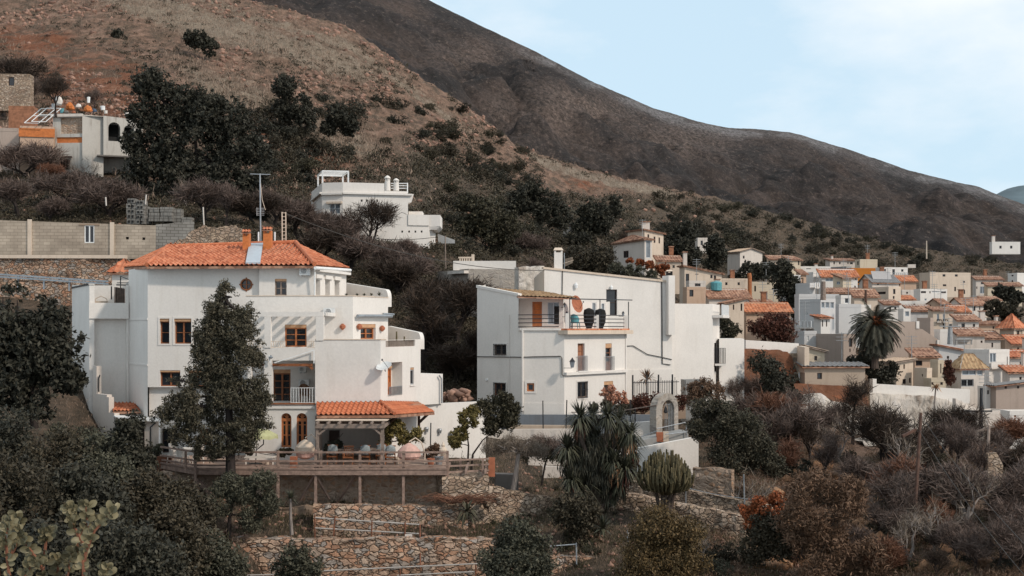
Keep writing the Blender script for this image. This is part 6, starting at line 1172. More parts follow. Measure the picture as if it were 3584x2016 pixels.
# ------------------------------------------------------------------ the village on the right
BH =boxhouse
V =[  # label, xl, xc, xr, top, base, Y, yaw, wall, roof, roofmat, ridge, windows
("tiny ruined white hut with a broken tan slab roof among dark shrubs",1968,1986,2010,792,838,205,20,'white_old','shedL','tanroof',.7,[(1990,808,1996,830)]),
("tall narrow cream house with two slit windows, behind the round-roofed house",2197,2256,2322,816,900,176,28,'cream','shedB','tile_old',.9,[(2288,828,2294,850),(2305,831,2310,852),(2266,820,2272,836)]),
("pale house with a pointed old tile roof and tall grey shutter above orange creeper",2146,2256,2282,838,912,166,22,'white_old','hip','tile_old',1.5,[(2261,842,2276,902,'blue'),(2182,878,2200,902)]),
("low house with a long falling rust-tile roof right of the pointed-roof house",2296,2302,2384,914,940,170,6,'cream','shed','tile_old',1.4,[]),
("cream house with long falling tile eave and a detached white chimney beside it",2378,2396,2526,958,1040,160,12,'cream','shedB','tile_old',1.7,[(2433,948,2445,961),(2400,952,2412,985),(2486,962,2494,974),(2498,964,2506,976)]),
("small white annex with a dark garage door under the cream eave house",2405,2412,2470,982,1030,156,8,'white_old','flat','',0,[(2432,984,2452,1002)]),
("pink-beige cottage with one square black window behind the blank house buttress",2398,2404,2470,1004,1066,148,10,'peach','flat','',0,[(2413,1013,2427,1038)]),
("plain cream box house without windows left of the orange drainpipe",2496,2508,2622,974,1060,176,8,'cream','flat','',0,[]),
("cream house with carved arches and a blue-lit window right of the orange drainpipe",2622,2632,2723,986,1075,172,8,'yellow','flat','',0,[(2669,1024,2686,1050,'blue'),(2640,1000,2646,1020)]),
("long low house with a patched old red tile roof carrying a teal tank",2468,2482,2624,1044,1095,158,8,'white_old','shed','tile_old',2.0,[(2560,1054,2566,1075)]),
("narrow beige gable house with two slit windows left of the bright roofed peach house",2520,2540,2604,1062,1182,142,14,'cream','shedL','tile_old',1.0,[(2565,1066,2570,1084),(2592,1062,2598,1088)]),
("long peach house with a bright orange roof and a glazed gallery",2602,2612,2768,1094,1200,146,8,'peach','shed','tile_bright',2.0,[(2716,1100,2736,1116,'blue'),(2740,1100,2758,1116,'blue'),(2616,1140,2623,1162),(2720,1134,2732,1152),(2742,1134,2752,1152)]),
("whitewashed half ruined hill house with a pointed gable among bare trees",2546,2590,2668,880,940,208,30,'white_old','gableR','tanroof',1.0,[(2600,895,2606,905)]),
("small roofless white ruin high in the dark shrubs",2436,2442,2476,832,862,225,10,'white_old','flat','',0,[(2452,842,2460,858)]),
("low cream terrace house topmost left of the white strip",2686,2694,2768,908,945,212,8,'cream','shed','tile_old',1.3,[(2715,918,2720,925)]),
("cream block house with a single slit window at the end of the white strip",2742,2766,2802,910,965,205,20,'yellow','shed','tile_old',1.3,[(2793,913,2798,928)]),
("long white flat building like a strip on the upper village edge",2792,2796,2907,932,962,208,5,'white','flat','',0,[(2822,938,2838,942)]),
("pale blue-white house stepped below the cream terrace house",2732,2778,2802,962,1010,182,30,'bluegrey','flat','',0,[(2785,975,2789,990)]),
("small rust-sided house with a dark door wedged beside the blue-white one",2799,2803,2822,960,1000,184,15,'peach','shed','tile_old',1.3,[(2808,972,2812,992)]),
("white balcony house with open roof loggia left of the long orange roof",2820,2846,2875,952,985,194,25,'white','flat','',0,[(2849,955,2872,959),(2857,968,2862,975)]),
("white house under a long bright orange roof in the upper village",2872,2876,3002,971,1018,190,5,'white','shed','tile_bright',2.2,[(2889,974,2915,985,'blue'),(2992,973,2998,980),(2990,1000,2995,1007)]),
("yellowish block with one pale window in front of the long orange roof",2916,2950,2979,975,1022,180,25,'yellow','shed','tile_old',1.3,[(2928,985,2940,996,'blue')]),
("white topmost house with a thin red eave and four small windows",2889,2905,2992,911,942,236,10,'white_old','shed','tile_old',.8,[(2917,915,2922,925),(2937,917,2942,925),(2966,916,2970,924),(2975,918,2985,925)]),
("plain beige flat-roofed house right of the red-eaved topmost house",2992,3010,3071,907,945,232,12,'yellow','flat','',0,[(3000,912,3005,927)]),
("house with a windowless bright ochre orange wall",2976,2981,3064,938,972,218,4,'ochre','flat','',0,[]),
("unfinished grey concrete house with a scrap of red roof left of the ochre wall",2905,2962,2980,932,960,226,30,'concrete','flat','',0,[(2929,945,2934,952),(2965,938,2970,944),(2942,944,2951,952,'white')]),
("white house with a door between two square windows, right of the ochre wall",3064,3081,3177,935,978,222,10,'white','flat','',0,[(3093,941,3101,951),(3123,941,3132,961),(3154,941,3162,951)]),
("gabled white house with grey panels on its roof",3007,3053,3146,986,1012,196,18,'white_old','gable','greyroof',1.9,[(3070,992,3076,998)]),
("peach house with a flat bright orange roof beside the grey panelled roof",3117,3122,3207,986,1034,202,5,'peach','shed','tile_bright',1.8,[(3143,990,3151,1000)]),
("beige house with a white right wing and tall windows below the panelled roof",3010,3110,3153,1003,1060,184,24,'cream','flat','',0,[(3126,1011,3134,1029),(3050,1007,3054,1030),(3072,1021,3100,1030),(3125,1036,3131,1046)]),
("large cream barn-like house with two square upper windows",3218,3255,3397,953,1036,232,12,'cream','flat','',0,[(3299,959,3309,968),(3342,959,3352,968),(3371,983,3377,990),(3340,1004,3346,1019),(3373,1015,3378,1029),(3300,995,3312,1002)]),
("weathered garage house with a blue door and two dark slots",3411,3416,3510,979,1030,242,5,'white_old','shed','tile_old',1.3,[(3433,987,3453,995),(3459,985,3480,994),(3430,1003,3448,1027,'blue'),(3417,1003,3421,1011)]),
("long low cream building with framed panels at the right",3452,3457,3577,1001,1050,234,4,'yellow','shed','tile_old',1.3,[]),
("tall pale house at the right edge with two small windows one above the other",3527,3560,3640,955,1004,246,20,'white','flat','',0,[(3540,961,3547,967),(3540,981,3546,988)]),
("lonely white farmhouse on the slope at the upper right",3466,3472,3571,846,888,335,3,'white','flat','',0,[]),
("white stepped house with an open glazed top floor in the centre of the village",3198,3221,3315,1011,1060,190,14,'white','flat','',0,[(3223,1016,3241,1026),(3253,1017,3257,1027),(3262,1017,3288,1023,'blue'),(3293,1018,3311,1026),(3236,1045,3243,1052,'blue')]),
("low white wall-like house under the glazed top floor house",3143,3148,3252,1053,1085,180,5,'white','flat','',0,[(3197,1063,3203,1071),(3193,1075,3196,1084)]),
("little house with a bright orange roof left of the white stepped house",3140,3145,3199,1050,1066,186,5,'peach','shed','tile_bright',1.2,[]),
("peach gabled house with a faded tile roof right of the low white house",3247,3292,3320,1062,1085,176,30,'peach','gable','tile_old',1.1,[(3253,1066,3258,1074),(3294,1063,3304,1073)]),
("white house under two faded tile roofs near the dark rocks",3321,3366,3447,1064,1112,182,18,'white_old','gable','tile_old',1.5,[(3404,1072,3414,1088),(3427,1072,3431,1085),(3393,1096,3402,1108)]),
("small white-grey house with a vivid orange roof facing us and one arched window",3333,3337,3392,1093,1130,160,6,'white_old','shed','tile_bright',1.5,[(3352,1098,3361,1110),(3381,1099,3390,1110)]),
("beige house with two tall balcony windows side by side",3260,3266,3338,1087,1178,158,6,'cream','shed','tile_old',.8,[(3279,1099,3287,1124,'blue'),(3300,1099,3308,1124,'blue'),(3300,1132,3309,1150),(3320,1134,3332,1141)]),
("blue-grey windowless house left of the two balcony windows",3178,3184,3264,1089,1135,162,5,'bluegrey','shed','tile_old',1.3,[]),
("narrow white tower-like house with one grey window above the blank tan wall",3157,3162,3187,1080,1125,154,8,'white','flat','',0,[(3168,1090,3182,1107,'blue')]),
("pinkish house with a tall black door and a small square window",3348,3353,3426,1123,1170,150,5,'white_old','shed','tile_old',1.3,[(3365,1132,3377,1154),(3405,1134,3413,1144)]),
("peach house with thin red roof line and one small window left of chapel tower",3424,3428,3510,1136,1180,152,5,'peach','shed','tile_old',.7,[(3474,1142,3480,1151)]),
("low tan house with an orange end wall above the sloping blank wall",3210,3256,3268,1112,1165,148,35,'sandgrey','flat','',0,[]),
("white house with plain walls right of the sloping blank wall",3284,3290,3352,1152,1205,140,6,'white','flat','',0,[(3318,1172,3324,1180)]),
("pale rendered house with a small side window below the pinkish house",3350,3354,3446,1174,1232,134,6,'white_old','shed','tile_old',1.3,[(3432,1192,3439,1200),(3378,1190,3384,1206,'white')]),
("long low house with a white edged orange roof strip falling to the right",3282,3286,3392,1232,1255,128,5,'bluegrey','shedB','tile_bright',1.2,[]),
("modern white house with a cut-out balcony, right of the tan tiled roof",3373,3462,3533,1223,1345,118,26,'white','flat','',0,[(3464,1236,3486,1268,'blue'),(3524,1248,3527,1290)]),
("house with a big patched tan tile roof and wide glazed openings",3336,3364,3446,1292,1362,112,14,'white_old','hip','tile_tan',2.2,[(3368,1295,3416,1313,'blue'),(3420,1295,3439,1313,'blue'),(3364,1327,3408,1353,'grey')]),
("tan house with a flat ragged roof behind the small cream towers",3196,3202,3284,1250,1350,118,5,'peach','shed','tile_old',1.3,[(3205,1262,3228,1280),(3250,1300,3262,1315)]),
("cream cottage with a brown side wall and grey sloping roof below the palm",3074,3137,3196,1268,1350,112,30,'cream','shedL','tanroof',.5,[(3162,1275,3167,1291),(3159,1327,3171,1344),(3182,1322,3188,1340)]),
("small cream cube house with a tiny slot window right of the cottage",3208,3244,3262,1288,1350,111,30,'cream','flat','',0,[(3226,1309,3230,1318)]),
("slim yellow house with one long vertical slot",3279,3283,3303,1260,1350,113,8,'yellow','flat','',0,[(3291,1273,3295,1307)]),
("low yellow house front with two doors at the foot of the slim yellow house",3256,3259,3311,1324,1355,109.5,6,'yellow','flat','',0,[(3260,1331,3267,1347),(3291,1330,3300,1347)]),
("grey house with a wide shuttered gallery window, left of the palm",2799,2872,2924,1046,1168,129,30,'bluegrey','flat','',0,[(2875,1053,2886,1078,'blue'),(2889,1053,2903,1078,'blue'),(2906,1054,2919,1079,'blue'),(2820,1092,2826,1104,'white')]),
("white lean-to with two arrow slits and a little red roof under the gallery window",2855,2873,2905,1113,1172,124,14,'white','shed','tile_bright',.5,[(2877,1120,2881,1143),(2891,1120,2895,1143)]),
("blue-grey windowless block behind the gallery house",2788,2796,2936,1029,1120,142,6,'bluegrey','flat','',0,[]),
("blue-grey blank wall house between the gallery house and the palm",2930,2936,3014,1064,1180,133,5,'bluegrey','flat','',0,[]),
("tiny white rooftop room with an open front on the blue-grey block",2938,2943,2978,1033,1066,138,8,'white','flat','',0,[(2956,1037,2973,1062,'white')]),
("white wedge-shaped house just behind the top left palm fronds",3006,3012,3048,1066,1105,142,8,'white','flat','',0,[]),
("brown-roofed shed row below the yellowish block",2892,2898,3012,1026,1050,166,4,'sandgrey','shed','tile_old',1.2,[(2912,1022,2917,1026)]),
("cream house with an old tile roof just above the palm crown",2984,2990,3072,1040,1075,158,5,'cream','shed','tile_old',1.8,[(3018,1045,3024,1056)]),
("pale roof terrace house with white railing above the blue-grey block",2784,2834,2854,990,1032,160,28,'bluegrey','flat','',0,[]),
("white cube house beside the red cliff parapet, under the gallery house",2809,2815,2858,1158,1240,117,8,'bluegrey','flat','',0,[(2825,1176,2831,1192,'white')]),
("large plain tan house with a dark upright door in shade, left of the palm trunk",2857,2952,2996,1169,1300,112,14,'sandgrey','flat','',0,[(2971,1184,2983,1214),(2973,1220,2977,1232)]),
("low brown wall house running down to the right behind the palm trunk",2990,2994,3082,1238,1345,117,4,'brownwall','shedB','tanroof',.9,[]),
("long sand-coloured farm shed with a warped grey sheet roof and one black window",2812,2817,3028,1284,1352,104,3,'sand','shed','greyroof',.5,[(2860,1305,2877,1327)]),
("broken yellow masonry shell just behind the warped sheet roof",2818,2824,2886,1232,1285,107.5,6,'yellow','shedB','tanroof',.9,[(2850,1246,2860,1262)]),
("big smooth grey wall house at the right edge, by the utility pole",3480,3486,3600,1336,1450,108,5,'sandgrey','shedB','greyroof',-.6,[]),
("low whitewashed building with a narrow horizontal window under the grey wall",3362,3420,3532,1438,1525,101,14,'white_old','flat','',0,[(3380,1444,3399,1457,'wood')]),
("white house cut by the right edge with one small framed window",3530,3534,3640,1438,1640,97,5,'white','flat','',0,[(3549,1445,3557,1459,'wood')]),
("white edge house with a steep bright tiled roof, upper of two at the right border",3533,3536,3660,1252,1285,126,4,'white_old','shed','tile',1.2,[]),
("white edge house with an orange roof strip, lower of two at the right border",3530,3534,3660,1305,1335,115,4,'white_old','shed','tile_bright',1.0,[]),
("tan windowless infill house between the village rows, below the barn-like house",3300,3306,3420,1040,1062,205,4,'sand','flat','',0,[]),
("white garden house under the pale balcony beside the tan tiled roof",3446,3450,3500,1352,1400,109,6,'white','flat','',0,[(3455,1362,3462,1380)]),
("tan infill house left of the chapel tower base with a brown roof",3440,3446,3502,1186,1225,138,5,'white_old','shed','tile_old',1.4,[(3470,1200,3476,1216)]),
("bluish low house behind the long orange roof strip",3285,3290,3375,1206,1240,132,6,'bluegrey','flat','',0,[]),
("low cream house behind the left roofs of the gallery house",2905,2912,2962,1054,1080,152,8,'cream','shed','tile_old',1.0,[(2930,1060,2936,1070)]),
("white cottage with one door between palm crown and blank tan wall",3088,3096,3146,1066,1105,168,10,'white','shed','tile_old',1.1,[(3112,1075,3119,1092),(3130,1074,3137,1082)]),
("pale house squeezed right of the vivid orange roof with the arched window",3394,3402,3452,1112,1150,156,10,'white','flat','',0,[(3412,1120,3419,1132),(3434,1120,3440,1128)]),
("cream cottage high between the weathered garage and the faded tile roofs",3436,3444,3500,1052,1085,200,10,'cream','shed','tile_old',1.2,[(3460,1062,3466,1072)]),
("white cube between the pale roof terrace and the dark conifer",2806,2812,2846,1002,1034,170,12,'white','flat','',0,[(2826,1010,2832,1018)]),
("white low house under the cream house with carved arches",2636,2644,2706,1066,1100,150,8,'white_old','shed','tile_old',1.0,[(2660,1076,2667,1088),(2684,1076,2690,1084)]),
("cream house with an orange tiled roof at the right edge beneath the chapel tower",3536,3544,3650,1206,1250,131,8,'peach','shed','tile',1.6,[(3560,1216,3567,1228)]),
("narrow cream house left of the patched tan roof",3300,3306,3340,1286,1350,113.5,8,'cream','shed','tile_old',.8,[(3316,1300,3322,1312),(3316,1325,3323,1343)]),
("small ochre-white house above the low white wall-like house",3150,3157,3200,1014,1040,196,10,'white_old','flat','',0,[(3172,1020,3178,1028)]),
]
HS ={}; AER =[]
for s in V:
 lb,xl,xc,xr,yt_,yb_,Y,yw,mt_,rf_,rm,rz,wn =s; rz *= .62
 if not wn and xr -xc > 50 and 'blank' not in lb and 'windowless' not in lb: wn =[(xc +(xr -xc)*q -4,yt_ +14,xc +(xr -xc)*q +4,yt_ +24) for q in (.3,.68)]
 r_ =BH(lb,xl,xc,xr,yt_,yb_,Y,yw,mt_,rf_,rm or 'tile_old',rz,wn,group=None,over=.3,bz=3.5 if Y < 190 else 1.2 if Y < 300 else .1)
 HS[lb[:22]] =r_; w2_,k_ =r_[2],len(HS)
 if k_ % 2 == 0 and w2_.L > 3:
  p_ =Vector(w2_.pt(w2_.L *(.3+.1*(k_ % 5)),r_[4]-.3,-1.6)); c_ =MB().box(p_.x -.3,p_.x +.3,p_.y,p_.y +.6,p_.z,p_.z +1.5+rz).build('chimney',M['white_old' if k_ % 4 else 'oldbrick'],r_[0]); MB().box(p_.x -.4,p_.x +.4,p_.y -.1,p_.y +.7,p_.z +1.503+rz,p_.z +1.62+rz).build('cap',M['tile_old'],c_)
 if k_ % 3 == 0:
  p_ =Vector(w2_.pt(w2_.L *.75,r_[4]-.3,-2.2)); q =MB(); q.tube([p_,p_ +Vector((0,0,3.2))],.035,4); [q.tube([p_ +Vector((-.5,0,h_)),p_ +Vector((.5,0,h_))],.025,3) for h_ in (2.5,2.8,3.1)]; AER.append((q.build('television_aerial',M['greyplastic']),CX +F *p_.x /p_.y,HY -F *(p_.z +1.5)/p_.y))
def hs(k): return next(v for q,v in HS.items() if q.startswith(k[:22]))
ct =BH('small tan octagonal-looking chapel tower with a pointed orange roof and arched niche',3499,3547,3582,1150,1225,138,32,'sand','hip','tile',1.7,[(3560,1158,3567,1186),(3520,1173,3528,1186)],name='chapel_tower',cat='tower',over=.35)
q =MB(); w_ =ct[2]; q.wb(w_,0,.3,ct[3],ct[4]-.05,0,.08); q.wb(w_,w_.L -.3,w_.L,ct[3],ct[4]-.05,0,.08); q.build('corner_pilaster',M['cream'],ct[0])
# the big sloping blank wall
w =fr(3104,138,3283,139.5); Zp =lambda x,y: w.z(x,y); q =MB(); pr =[(3104,1300),(3283,1300),(3282,1188),(3228,1152),(3216,1150),(3214,1126),(3104,1124)]; f_ =[w.pt(w.u(x),Zp(x,y)) for x,y in pr]; b2 =[w.pt(w.u(x),Zp(x,y),-8) for x,y in pr]; n =len(pr)
q.add(f_ +b2,[tuple(range(n)),tuple(range(2*n -1,n -1,-1))]+[(i,(i +1) % n,n +(i +1) % n,n +i) for i in range(n)]); bw3 =thing('gable_house','large blank tan side wall with a stepped sloping top, right of the palm','house',P(3190,1300,138)); q.build('wall',M['sandgrey'],bw3)
q =MB(); q.wb(w,w.u(3278),w.u(3286),Z(1300,139),Z(1190,139),-.1,.15); q.build('corner_strip',M['white'],bw3); q =MB(); q.wb(w,w.u(3206),w.u(3216),Z(1150,139),Z(1124,139),-1,.1); q.build('chimney_stub',M['white'],bw3)
# details on village houses
for (x0,x1,y0,y1,Y,key) in ((2392,2405,884,940,162,'cream house with long'),(2247,2262,779,818,178,'tall narrow cream'),(2910,2916,895,912,237,'white topmost house'),(3473,3483,826,850,336,'lonely white farm'),(3486,3493,1108,1134,154,'peach house with thin r'),(2853,2862,925,935,209,'long white flat'),(2536,2545,1088,1098,139,'narrow beige gable')):
 r_ =hs(key)[0]; a,b_ =XY(x0,Y),XY(x1,Y); q =MB(); q.box(a.x,b_.x,Y,Y +.7,Z(y1,Y),Z(y0,Y)); c_ =q.build('chimney',M['white_old'],r_); MB().box(a.x -.1,b_.x +.1,Y -.1,Y +.8,Z(y0,Y)+.003,Z(y0,Y)+.15).build('cap',M['tile_old'],c_)
def bal(key,x0,x1,y0,y1,side=2,mat='whitepaint',off=.9,gap=.35,slab='white_old'):
 r_ =hs(key); w_ =r_[side]; a,b_ =w_.u(x0),w_.u(x1); zt1,zb1 =w_.z((x0 +x1)/2,y0),w_.z((x0 +x1)/2,y1); MB().wb(w_,a,b_,zb1 -.15,zb1,0,off).build('balcony_slab',M[slab],r_[0]); railing(r_[0],w_,a,b_,zb1,zt1,mat,off -.06,gap=gap,r=.05,top=.06)
bal('long peach house',2706,2764,1112,1122); bal('pale roof terrace',2836,2852,990,1006); bal('grey house with a wide',2802,2850,1122,1146,1,'whitepaint',.5,.5); bal('white balcony house',2848,2874,962,969); bal('beige house with two',3276,3290,1117,1125,2,'iron',.4); bal('beige house with two',3297,3311,1117,1125,2,'iron',.4); bal('white house with a door',3118,3170,955,963,2,'galv',.8); bal('modern white house',3463,3512,1266,1286,2,'white',.3,.1)
q =MB(); r_ =hs('gabled white house'); w_ =r_[2]; a,b_ =w_.u(3062),w_.u(3128); zt1 =r_[4]; nrm_y =1; 
k_ =r_[1].L /2; q.slab([w_.pt(a,zt1 +.45,-.5),w_.pt(b_,zt1 +.45,-.5),w_.pt(b_,zt1 +1.75,-k_ +.7),w_.pt(a,zt1 +1.75,-k_ +.7)],.08); q.build('solar_panel',M['solar'],r_[0])
c =P(2507,1003,160); tag(MB().lathe(c,[(.7,-.5),(.75,.5),(.6,.62),(.2,.7)],12).build('water_tank',M['teal']),'round teal water tank on the patched red roof','tank')
tag(MB().tube([P(2624,1060,170),P(2624,970,170),P(2622,956,170)],.28,8).build('drain_pipe',M['orangewood']),'thick orange drainpipe standing up between two cream houses','pipe')
pgc =thing('roof_canopy','flat grey roof canopy on posts over a white terrace, by the pinkish house','canopy',P(3375,1205,132)); MB().slab([P(3345,1186,132),P(3404,1186,132),P(3398,1183,135),P(3350,1183,135)],.15).build('canopy_top',M['concrete'],pgc); [MB().tube([P(x,1186,132.1),P(x,1206,132.1)],.08,4).build('post',M['concrete'],pgc) for x in (3346,3400)]
# whitewashed rock wall, red cliff, parapets
wallthing('village_wall','long white parapet wall above the whitewashed rocks',3062,106,3395,107.5,1343,1363,1400,'white',.4); wallthing('wall_pier','thick white pier at the left end of the long parapet wall',3055,105.6,3068,105.7,1326,1326,1390,'white',.5,'pier')
def rockface(name,label,pts,Y0,Y1,base_py,mat,amp=.7,cat='rock face',step=.45):
 """craggy cliff: a displaced sheet between a jagged top line and its foot, leaning back"""
 x0,x1 =pts[0][0],pts[-1][0]; w =fr(x0,Y0,x1,Y1); nu =int(w.L /step)+2; zt =[]; us =np.linspace(0,w.L,nu)
 for u in us:
  p =w.A +w.d *u; px_ =CX +F *p.x /p.y; zt.append((HY -np.interp(px_,[a for a,_ in pts],[b_ for _,b_ in pts]))*p.y /F)
 zt =np.array(zt); zb_ =Z(base_py,Y1); nz =max(4,int((zt.max()-zb_)/step)); t =np.linspace(0,1,nz)[:,None]; zz =zb_ +(zt[None]-zb_)*t
 X =w.A.x +w.d.x *us[None]+0*zz; Y_ =w.A.y +w.d.y *us[None]+0*zz; co =np.stack([X,Y_,zz],-1); n1 =fbm(co,.35,4,.6); n2 =np.abs(fbm(co +9,.9,3)); off =amp *(n1 *1.6+n2 *.9)-t *1.2*0 
 co[...,0] += w.n.x *(off -1.3*t); co[...,1] += w.n.y *(off -1.3*t); co[...,2] += .35*amp *fbm(co +77,.8,3)*(t > .1)
 back =co[-1].copy(); back[:,1] += 3.0; back[:,2] -= .2; A_ =np.concatenate([co,back[None]]); f =gridfaces(nz +1,nu)[:,::-1]
 return tag(mesh_obj(name,A_.reshape(-1,3),f,M[mat],smooth=False),label,cat)
rockface('rock_face','whitewashed craggy rock below the long parapet wall',[(3060,1372),(3120,1380),(3250,1385),(3330,1395),(3385,1420)],104.5,105.5,1560,'stone_white',.6)
rockface('rock_face','pale broken rocks behind the bare trees left of the whitewashed rock',[(2800,1400),(2860,1385),(2880,1375),(2920,1400),(2990,1420),(3060,1450),(3110,1440)],97,99,1560,'stone_white',.6)
rockface('rock_face','pale stone heap below the utility pole crossarm, at the right',[(3050,1545),(3120,1530),(3250,1540),(3400,1535)],90,93,1600,'stone_white',.5)
rockface('earth_cliff','raw red earth cliff under the white parapet, with dark ivy',[(2606,1222),(2660,1220),(2740,1222),(2800,1232),(2818,1300)],101,105,1430,'redearth',.5,'cliff')
rockface('earth_cliff','brown-red earth bank under the long sand-coloured farm shed',[(2800,1345),(2900,1348),(2960,1350),(3040,1362)],102,103,1420,'redearth',.4,'bank'); rockface('earth_cliff','eroded orange earth ledge high on the hillside left of the middle',[(925,380),(950,350),(985,360),(1000,420),(1010,480)],218,214,540,'redearth',1.2,'cliff')
wallthing('parapet_wall','long white parapet wall on top of the red earth cliff',2610,104.5,2796,106,1190,1202,1224,'white',.4); wallthing('parapet_wall','cream end piece of the parapet next to the white cube house',2790,105.8,2816,104,1210,1215,1290,'cream',.4); wallthing('lane_wall','sloping cream lane wall leading down by the utility pole',3366,98,3484,99,1524,1492,1560,'cream',.4); wallthing('village_wall','whitewashed lower wall with a dark doorway left of the lane wall',3345,103,3440,104,1395,1440,1500,'white_old',.4)
c =P(3319,1475,98.5); tag(MB().box(c.x -.4,c.x +.45,c.y,c.y +.3,Z(1515,98),Z(1474,98)).build('rusty_door',M['rust']),'rusty brown door standing by the small fan palm','door')
wallthing('field_wall','short stretch of pale wall high among the dark trees, above the village centre',3178,240,3205,240,925,925,932,'white_old',.6)
# poles and wires
def upole(label,a,b_,arms,r=.13,mat='polewood'):
 t =thing('utility_pole',label,'utility pole',b_,'wooden utility poles'); MB().tube([b_,a],[r,r *.7],8).build('pole',M[mat],t); [MB().beam(p,q_,.1,.12).build('crossarm',M[mat],t) for p,q_ in arms]; return t
upole('tall leaning brown utility pole in the bare trees on the right',P(3223,1445,58),P(3192,1966,56.5),[(P(3158,1527,57.5),P(3206,1503,57.9))],.10); upole('straight dark utility pole before the low whitewashed building',P(3435,1358,96),P(3433,1530,96),[(P(3365,1439,95.8),P(3472,1439,95.8))],.16,'iron'); upole('grey utility pole leaning on the dark slope near the right edge',P(3461,1490,76),P(3455,1700,74),[(P(3400,1516,76.5),P(3481,1491,76.2))],.12,'greywood'); upole('thick grey T-shaped pole among the white roofs',P(3326,1140,124),P(3325,1205,124),[(P(3290,1142,123.8),P(3363,1142,123.8))],.28,'greyplastic'); upole('grey mast pole behind the gallery house',P(2882,985,126),P(2881,1050,126),[],.3,'greywood'); upole('brown lamp-topped pole left of the palm crown',P(3030,1014,128),P(3030,1066,128),[],.16,'polewood'); upole('tall thin white pole against the dark mountain slope',P(3243,843,255),P(3243,906,255),[],.14,'cream')
def wire(label,a,b_,sag,r=.025,n=14,mat='cable'):
 pts =[a.lerp(b_,i /n)-Vector((0,0,4*sag *(i /n)*(1-i /n))) for i in range(n +1)]; return cable(label,pts,r,mat)
wire('dark overhead cable crossing from the lattice mast to the blank house',P(1002,748,79),P(1905,947,88),.9,.03); wire('upper of the two wires falling to the lower right from the leaning pole',P(3222,1452,58),P(3640,1960,40),.3,.011,mat='cable'); wire('lower of the two wires falling to the lower right from the leaning pole',P(3215,1500,58),P(3600,2030,40),.3,.011,mat='cable'); wire('thin cable sagging across the hillside house wall',P(1250,826,122),P(1525,830,122),.3,.03); wire('wire between the grey leaning pole and the dark pole',P(3461,1495,76),P(3435,1365,96),.5,.02)
c =P(3148,1690,63); tag(MB().box(c.x -.22,c.x +.1,c.y,c.y +.3,Z(1712,63),Z(1645,63)).build('concrete_post',M['cream']),'pale concrete post standing on the scrub slope, left of the leaning pole','post')
q =MB(); c =P(3475,1640,66); q.add([c +Vector(p) for p in ((-.3,0,-.9),(.5,0,-.9),(.55,0,.2),(.2,0,.85),(-.25,0,.8),(-.3,.4,-.9),(.5,.4,-.9),(.55,.4,.2),(.2,.4,.85),(-.25,.4,.8))],[(0,1,2,3,4),(9,8,7,6,5),(0,1,6,5),(1,2,7,6),(2,3,8,7),(3,4,9,8),(4,0,5,9)]); tag(q.build('standing_stone',M['stone_pale']),'tall pale rock slab on the dark slope near the right edge','rock')
for x0,y0,y1,lb in ((1973+120,1860,1912,'short pale stake in the yellow bush garden'),): tag(MB().tube([P(2197,y0,58),P(2197,y1,58)],.05,5).build('stake',M['white_old']),lb,'stake')
# ------------------------------------------------------------------ vegetation builders
def rv(n): v =rng.normal(size=(n,3)); return v /np.linalg.norm(v,axis=1,keepdims=True)
def cards(c,size,aspect=.5,d=None,jit=.35):
 """diamond leaves centred on c; d gives each one's long direction"""
 n =len(c); a =rv(n) if d is None else d +rv(n)*jit; a /= np.linalg.norm(a,axis=1,keepdims=True); b_ =np.cross(a,rv(n)); b_ /= np.linalg.norm(b_,axis=1,keepdims=True)+1e-9
 s =(size *(.6+.8*rng.random((n,1)))) if np.isscalar(size) else size[:,None]
 v =np.stack([c -a *s,c +b_ *s *aspect,c +a *s,c -b_ *s *aspect],1).reshape(-1,3); return v,np.arange(4*n).reshape(n,4)
def clumps(blobs,n,tuft=9,spread=.16,gap=.0,shell=.55,flat=1.0):
 """points gathered in tufts near the surfaces of the blobs, with holes between them"""
 bl =np.array(blobs,dtype=float); w =bl[:,3] ** 2; k =max(1,int(n /tuft)); i =rng.choice(len(bl),k *2,p=w /w.sum()); u =rv(k *2); u[:,2] *= flat
 rr =bl[i,3:4]*(shell +(1.05-shell)*rng.random((k *2,1)) ** .6)*(1+.25*rng.normal(size=(k *2,1))*.6); c =bl[i,:3]+u *rr
 R_ =bl[:,3].mean(); q =fbm(c,.9/R_,3); c =c[q > np.quantile(q,.28 if gap == 0 else gap)][:k]; out =u_ =None
 t =np.repeat(c,tuft,0); return t +rng.normal(size=t.shape)*spread *R_ *.5
def join(parts):
 v =[]; f =[]; n =0
 for a,b_ in parts: v.append(a); f.append(b_ +n); n += len(a)
 return np.concatenate(v),np.concatenate(f)
def limb(mb,a,b_,r0,r1,seg=4,wob=.08,n=5):
 a =Vector(a); b_ =Vector(b_); L_ =(b_ -a).length; pts =[a.lerp(b_,i /seg)+Vector([random.uniform(-1,1)*wob *L_ *(0 < i < seg) for _ in range(3)]) for i in range(seg +1)]
 mb.tube(pts,[r0 +(r1 -r0)*i /seg for i in range(seg +1)],n,False); return pts
